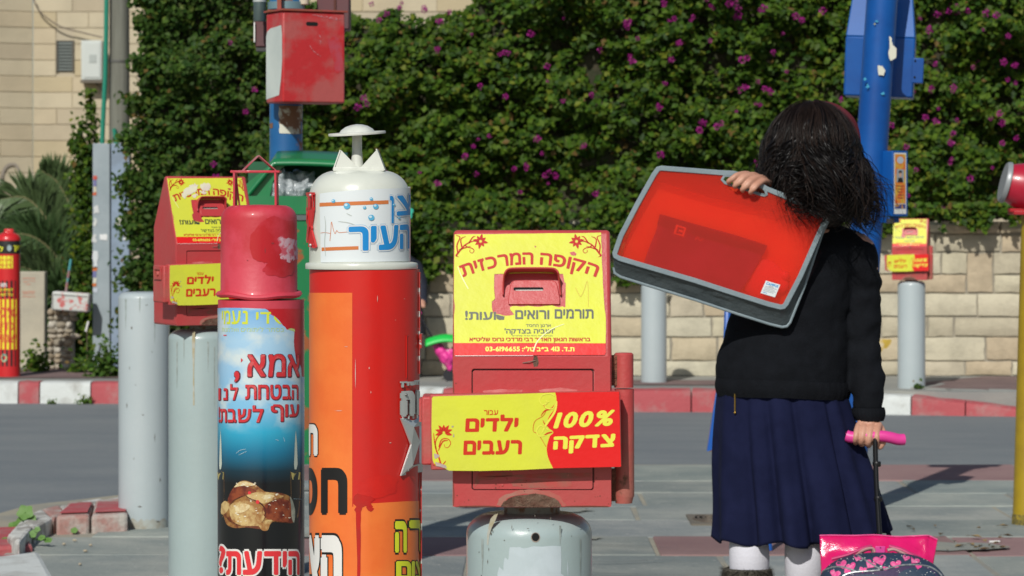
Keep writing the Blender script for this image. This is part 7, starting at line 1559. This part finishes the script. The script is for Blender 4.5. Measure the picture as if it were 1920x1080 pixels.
def bag_print(name, loops, m, off=0.0):
    mb = MB(); ok = 0
    for L in loops:
        q = [bag_px(a, b, off) for a, b in L]
        if any(v is None for v in q): continue
        cx_, cy_ = sum(a for a, b in L)/len(L), sum(b for a, b in L)/len(L); cc = bag_px(cx_, cy_, off)
        if cc is None: continue
        n = len(q); mb.add([cc]+q, [(0, k+1, (k+1) % n+1) for k in range(n)]); ok += 1
    if ok: mb.build(name, m, tb, smooth=True, angle=60, fixn=False)
def heart(cx, cy, s_, rot):
    out = []
    for k in range(22):
        a = 2*PI*k/22; x = .8*math.sin(a)**3; y = -(.62*math.cos(a)-.26*math.cos(2*a)-.10*math.cos(3*a)-.04*math.cos(4*a)); ca, sa = math.cos(rot), math.sin(rot); out.append((cx+s_*(x*ca-y*sa), cy+s_*(x*sa+y*ca)*.9))
    return out
for (a, b, s_, r_) in ((1583,1043,14,.1), (1608,1046,10,.3), (1558,1061,11,.4), (1578,1058,13,-.3), (1596,1062,12,-.4), (1650,1050,16,-.3), (1632,1058,13,.6), (1638,1039,11,0), (1680,1058,13,-.2), (1676,1041,10,.1), (1699,1046,9,.3), (1715,1050,12,.7), (1736,1046,12,.2), (1748,1054,9,-.3), (1618,1068,9,.2), (1566,1076,13,.2), (1588,1070,9,.8), (1722,1062,8,.2), (1760,1068,9,.3), (1545,1072,8,.2), (1660,1066,7,.2)):
    bag_print('heart_print', [heart(a, b, s_, r_)], M_ht, .0004)
random.seed(3); dots = []
for _ in range(90): a, b = random.uniform(1550, 1760), random.uniform(1035, 1078); r_ = random.uniform(.4, 1.1); dots.append([(a+r_*math.cos(k*PI/3), b+r_*math.sin(k*PI/3)) for k in range(6)])
bag_print('dot_print', dots, M_ws, .0002)
def bag_tube(name, pts, r, m, n=36):
    q = [bag_px(a, b, -.0005) for a, b in crspline(pts, n)]; q = [v for v in q if v is not None]
    if len(q) > 3: mb = MB(); mb.tube(q, r, 8); mb.build(name, m, tb)
bag_tube('zip', [(1577,1036),(1590,1034),(1606,1040),(1622,1050),(1638,1060),(1650,1067)], .0022, M_pip)
bag_tube('zip', [(1538,1079),(1545,1070),(1560,1064),(1578,1063),(1596,1068),(1608,1073)], .0022, M_pip)
bag_tube('piping', [(1580,1080),(1592,1075),(1610,1072),(1640,1070),(1665,1066),(1690,1060),(1715,1059),(1740,1062),(1756,1070),(1766,1080)], .0022, M_pip)
bag_print('pocket', [[(1586,1082),(1594,1077),(1612,1074),(1640,1072),(1665,1068),(1690,1062),(1715,1061),(1738,1064),(1752,1071),(1760,1082),(1740,1100),(1670,1105),(1600,1100)]], M_pd2, .0012)
mb = MB(); mb.ball(tp(1652,1064,-.125), (.004,.003,.005), 10, 8); mb.build('zip_pull', M_pip, tb)
for s_ in (-1, 1):
    mb = MB(); mb.lathe([(.01,-.016),(.04,-.016),(.045,-.008),(.045,.008),(.04,.016),(.01,.016)], 28, c=(cB.x+s_*.12, cB.y+.11, .045), rot=Matrix.Rotation(R(90), 3, 'Y')); mb.build('wheel', M_rod, tb)
mb = MB(); mb.box((cB.x, cB.y+.10, .055), (.24,.03,.03)); mb.build('axle_housing', M_rod, tb)

# ------------------------------------------------------------ child and toy pushchair beyond the pillars
CY = 18.75; ch = thing('person', 'small dark clothed child mostly hidden between the orange pillar and the front box', 'person', (kx(748, CY), CY, WALK_Z)); s_ = .33
mb = MB(); L = lambda x, y, z: Vector((x, y, z))
mb.ball(L(0,0,.88), (.075,.09,.10), 16, 12); limb(mb, [(0,0,.80,.04),(0,0,.76,.045)]); limb(mb, [(0,0,.70,.09),(0,0,.5,.10),(0,0,.42,.10)])
limb(mb, [(.10,0,.70,.038),(.13,-.02,.55,.033),(.15,-.12,.47,.024)]); mb.ball(L(.155,-.15,.47), (.018,.028,.018), 10, 8); limb(mb, [(-.10,0,.70,.038),(-.14,-.02,.55,.033),(-.10,-.10,.46,.024)])
for q_ in range(4): limb(mb, [(.148+.006*q_,-.165,.475-.004*q_,.006),(.150+.006*q_,-.18,.462,.006),(.150+.006*q_,-.172,.452,.005)], 8)
for x_ in (-.05, .05): limb(mb, [(x_,0,.42,.06),(x_,0,.22,.045),(x_,.0,.05,.03)]); limb(mb, [(x_,0,.03,.028),(x_,-.08,.022,.022)])
remesh(mb, 'body', M_skin, ch, .006, smooth_it=2)
mb = MB(); egg(mb, [(L(0,0,.28), .17,.14), (L(0,0,.45), .145,.12), (L(0,0,.62), .13,.11), (L(0,0,.74), .115,.09), (L(0,0,.78), .06,.06)]); limb(mb, [(.10,0,.70,.05),(.135,-.02,.56,.046),(.15,-.09,.485,.036)]); limb(mb, [(-.10,0,.70,.05),(-.14,-.02,.55,.046),(-.11,-.08,.47,.036)])
remesh(mb, 'coat', mat('coat_dark', (.012,.016,.030), .8), ch, .008, wob=.01); mb = MB(); mb.ball(L(0,.01,.90), (.088,.098,.10), 16, 12); remesh(mb, 'hair', M_hair, ch, .008, wob=.015, wscale=20)
for x_ in (-.05, .05): mb = MB(); mb.ball(L(x_,-.05,.03), (.035,.075,.03), 12, 8); mb.build('shoe', M_k, ch)
tc_ = thing('toy_pushchair', 'small toy pushchair with a bright green canopy and pink seat beside the stone wall', 'toy pushchair', tuple(Vector((kx(832, 18.5), 18.5, WALK_Z))))
tq = lambda px, py, d=0.0: P(px, py, 18.5+d)-tc_.location
mb = MB(); n_ = 14; vs = []
for j in range(7):
    v = j/6
    for i in range(n_+1):
        u = i/n_; a = tq(798+u*56, 634-7*math.sin(u*PI*.8)-2+ (6*(1-u) if False else 0), 0); vs.append(a+Vector((0, -.08+.16*v, -.02*abs(2*v-1)**2*2-.012*(1-u))))
mb.add(vs, [(j*(n_+1)+i, j*(n_+1)+i+1, (j+1)*(n_+1)+i+1, (j+1)*(n_+1)+i) for j in range(6) for i in range(n_)]); o = mb.build('canopy', mat('toy_green', (.02,.55,.08), .45), tc_); md = o.modifiers.new('t', 'SOLIDIFY'); md.thickness = .012
mb = MB(); mb.tube([tq(812,640), tq(824,655), tq(838,672), tq(846,694)], [.018,.045,.050,.022], 14, flat=.8); mb.tube([tq(848,655), tq(842,675), tq(843,692)], [.03,.035,.02], 12); remesh(mb, 'seat', mat('toy_pink', (.80,.05,.32), .5, (.6,.35,.45), 30, .6, .68), tc_, .006, wob=.008, wscale=25)
M_tk = mat('toy_frame', (.02,.02,.025), .4)
mb = MB(); mb.tube([tq(786,590), tq(802,618), tq(820,650), tq(846,690)], .007, 8); mb.tube([tq(786,590,.14), tq(802,618,.14), tq(820,650,.14), tq(846,690,.14)], .007, 8); mb.tube([tq(786,590), tq(786,590,.14)], .007, 8); mb.tube([tq(850,650), tq(838,695)], .007, 8); mb.build('frame', M_tk, tc_)
for a, b, d in ((842,697,0), (842,697,.14), (862,697,0), (862,697,.14)): mb = MB(); cc = tq(a, 0, d); mb.lathe([(.006,-.012),(.036,-.012),(.036,.012),(.006,.012)], 20, c=(cc.x, cc.y, .036), rot=Matrix.Rotation(R(90), 3, 'X')); mb.build('wheel', M_tk, tc_)
mb = MB(); mb.ball(tq(786,587), (.016,.016,.012), 10, 8); mb.build('grip', mat('toy_pink', ()), tc_)
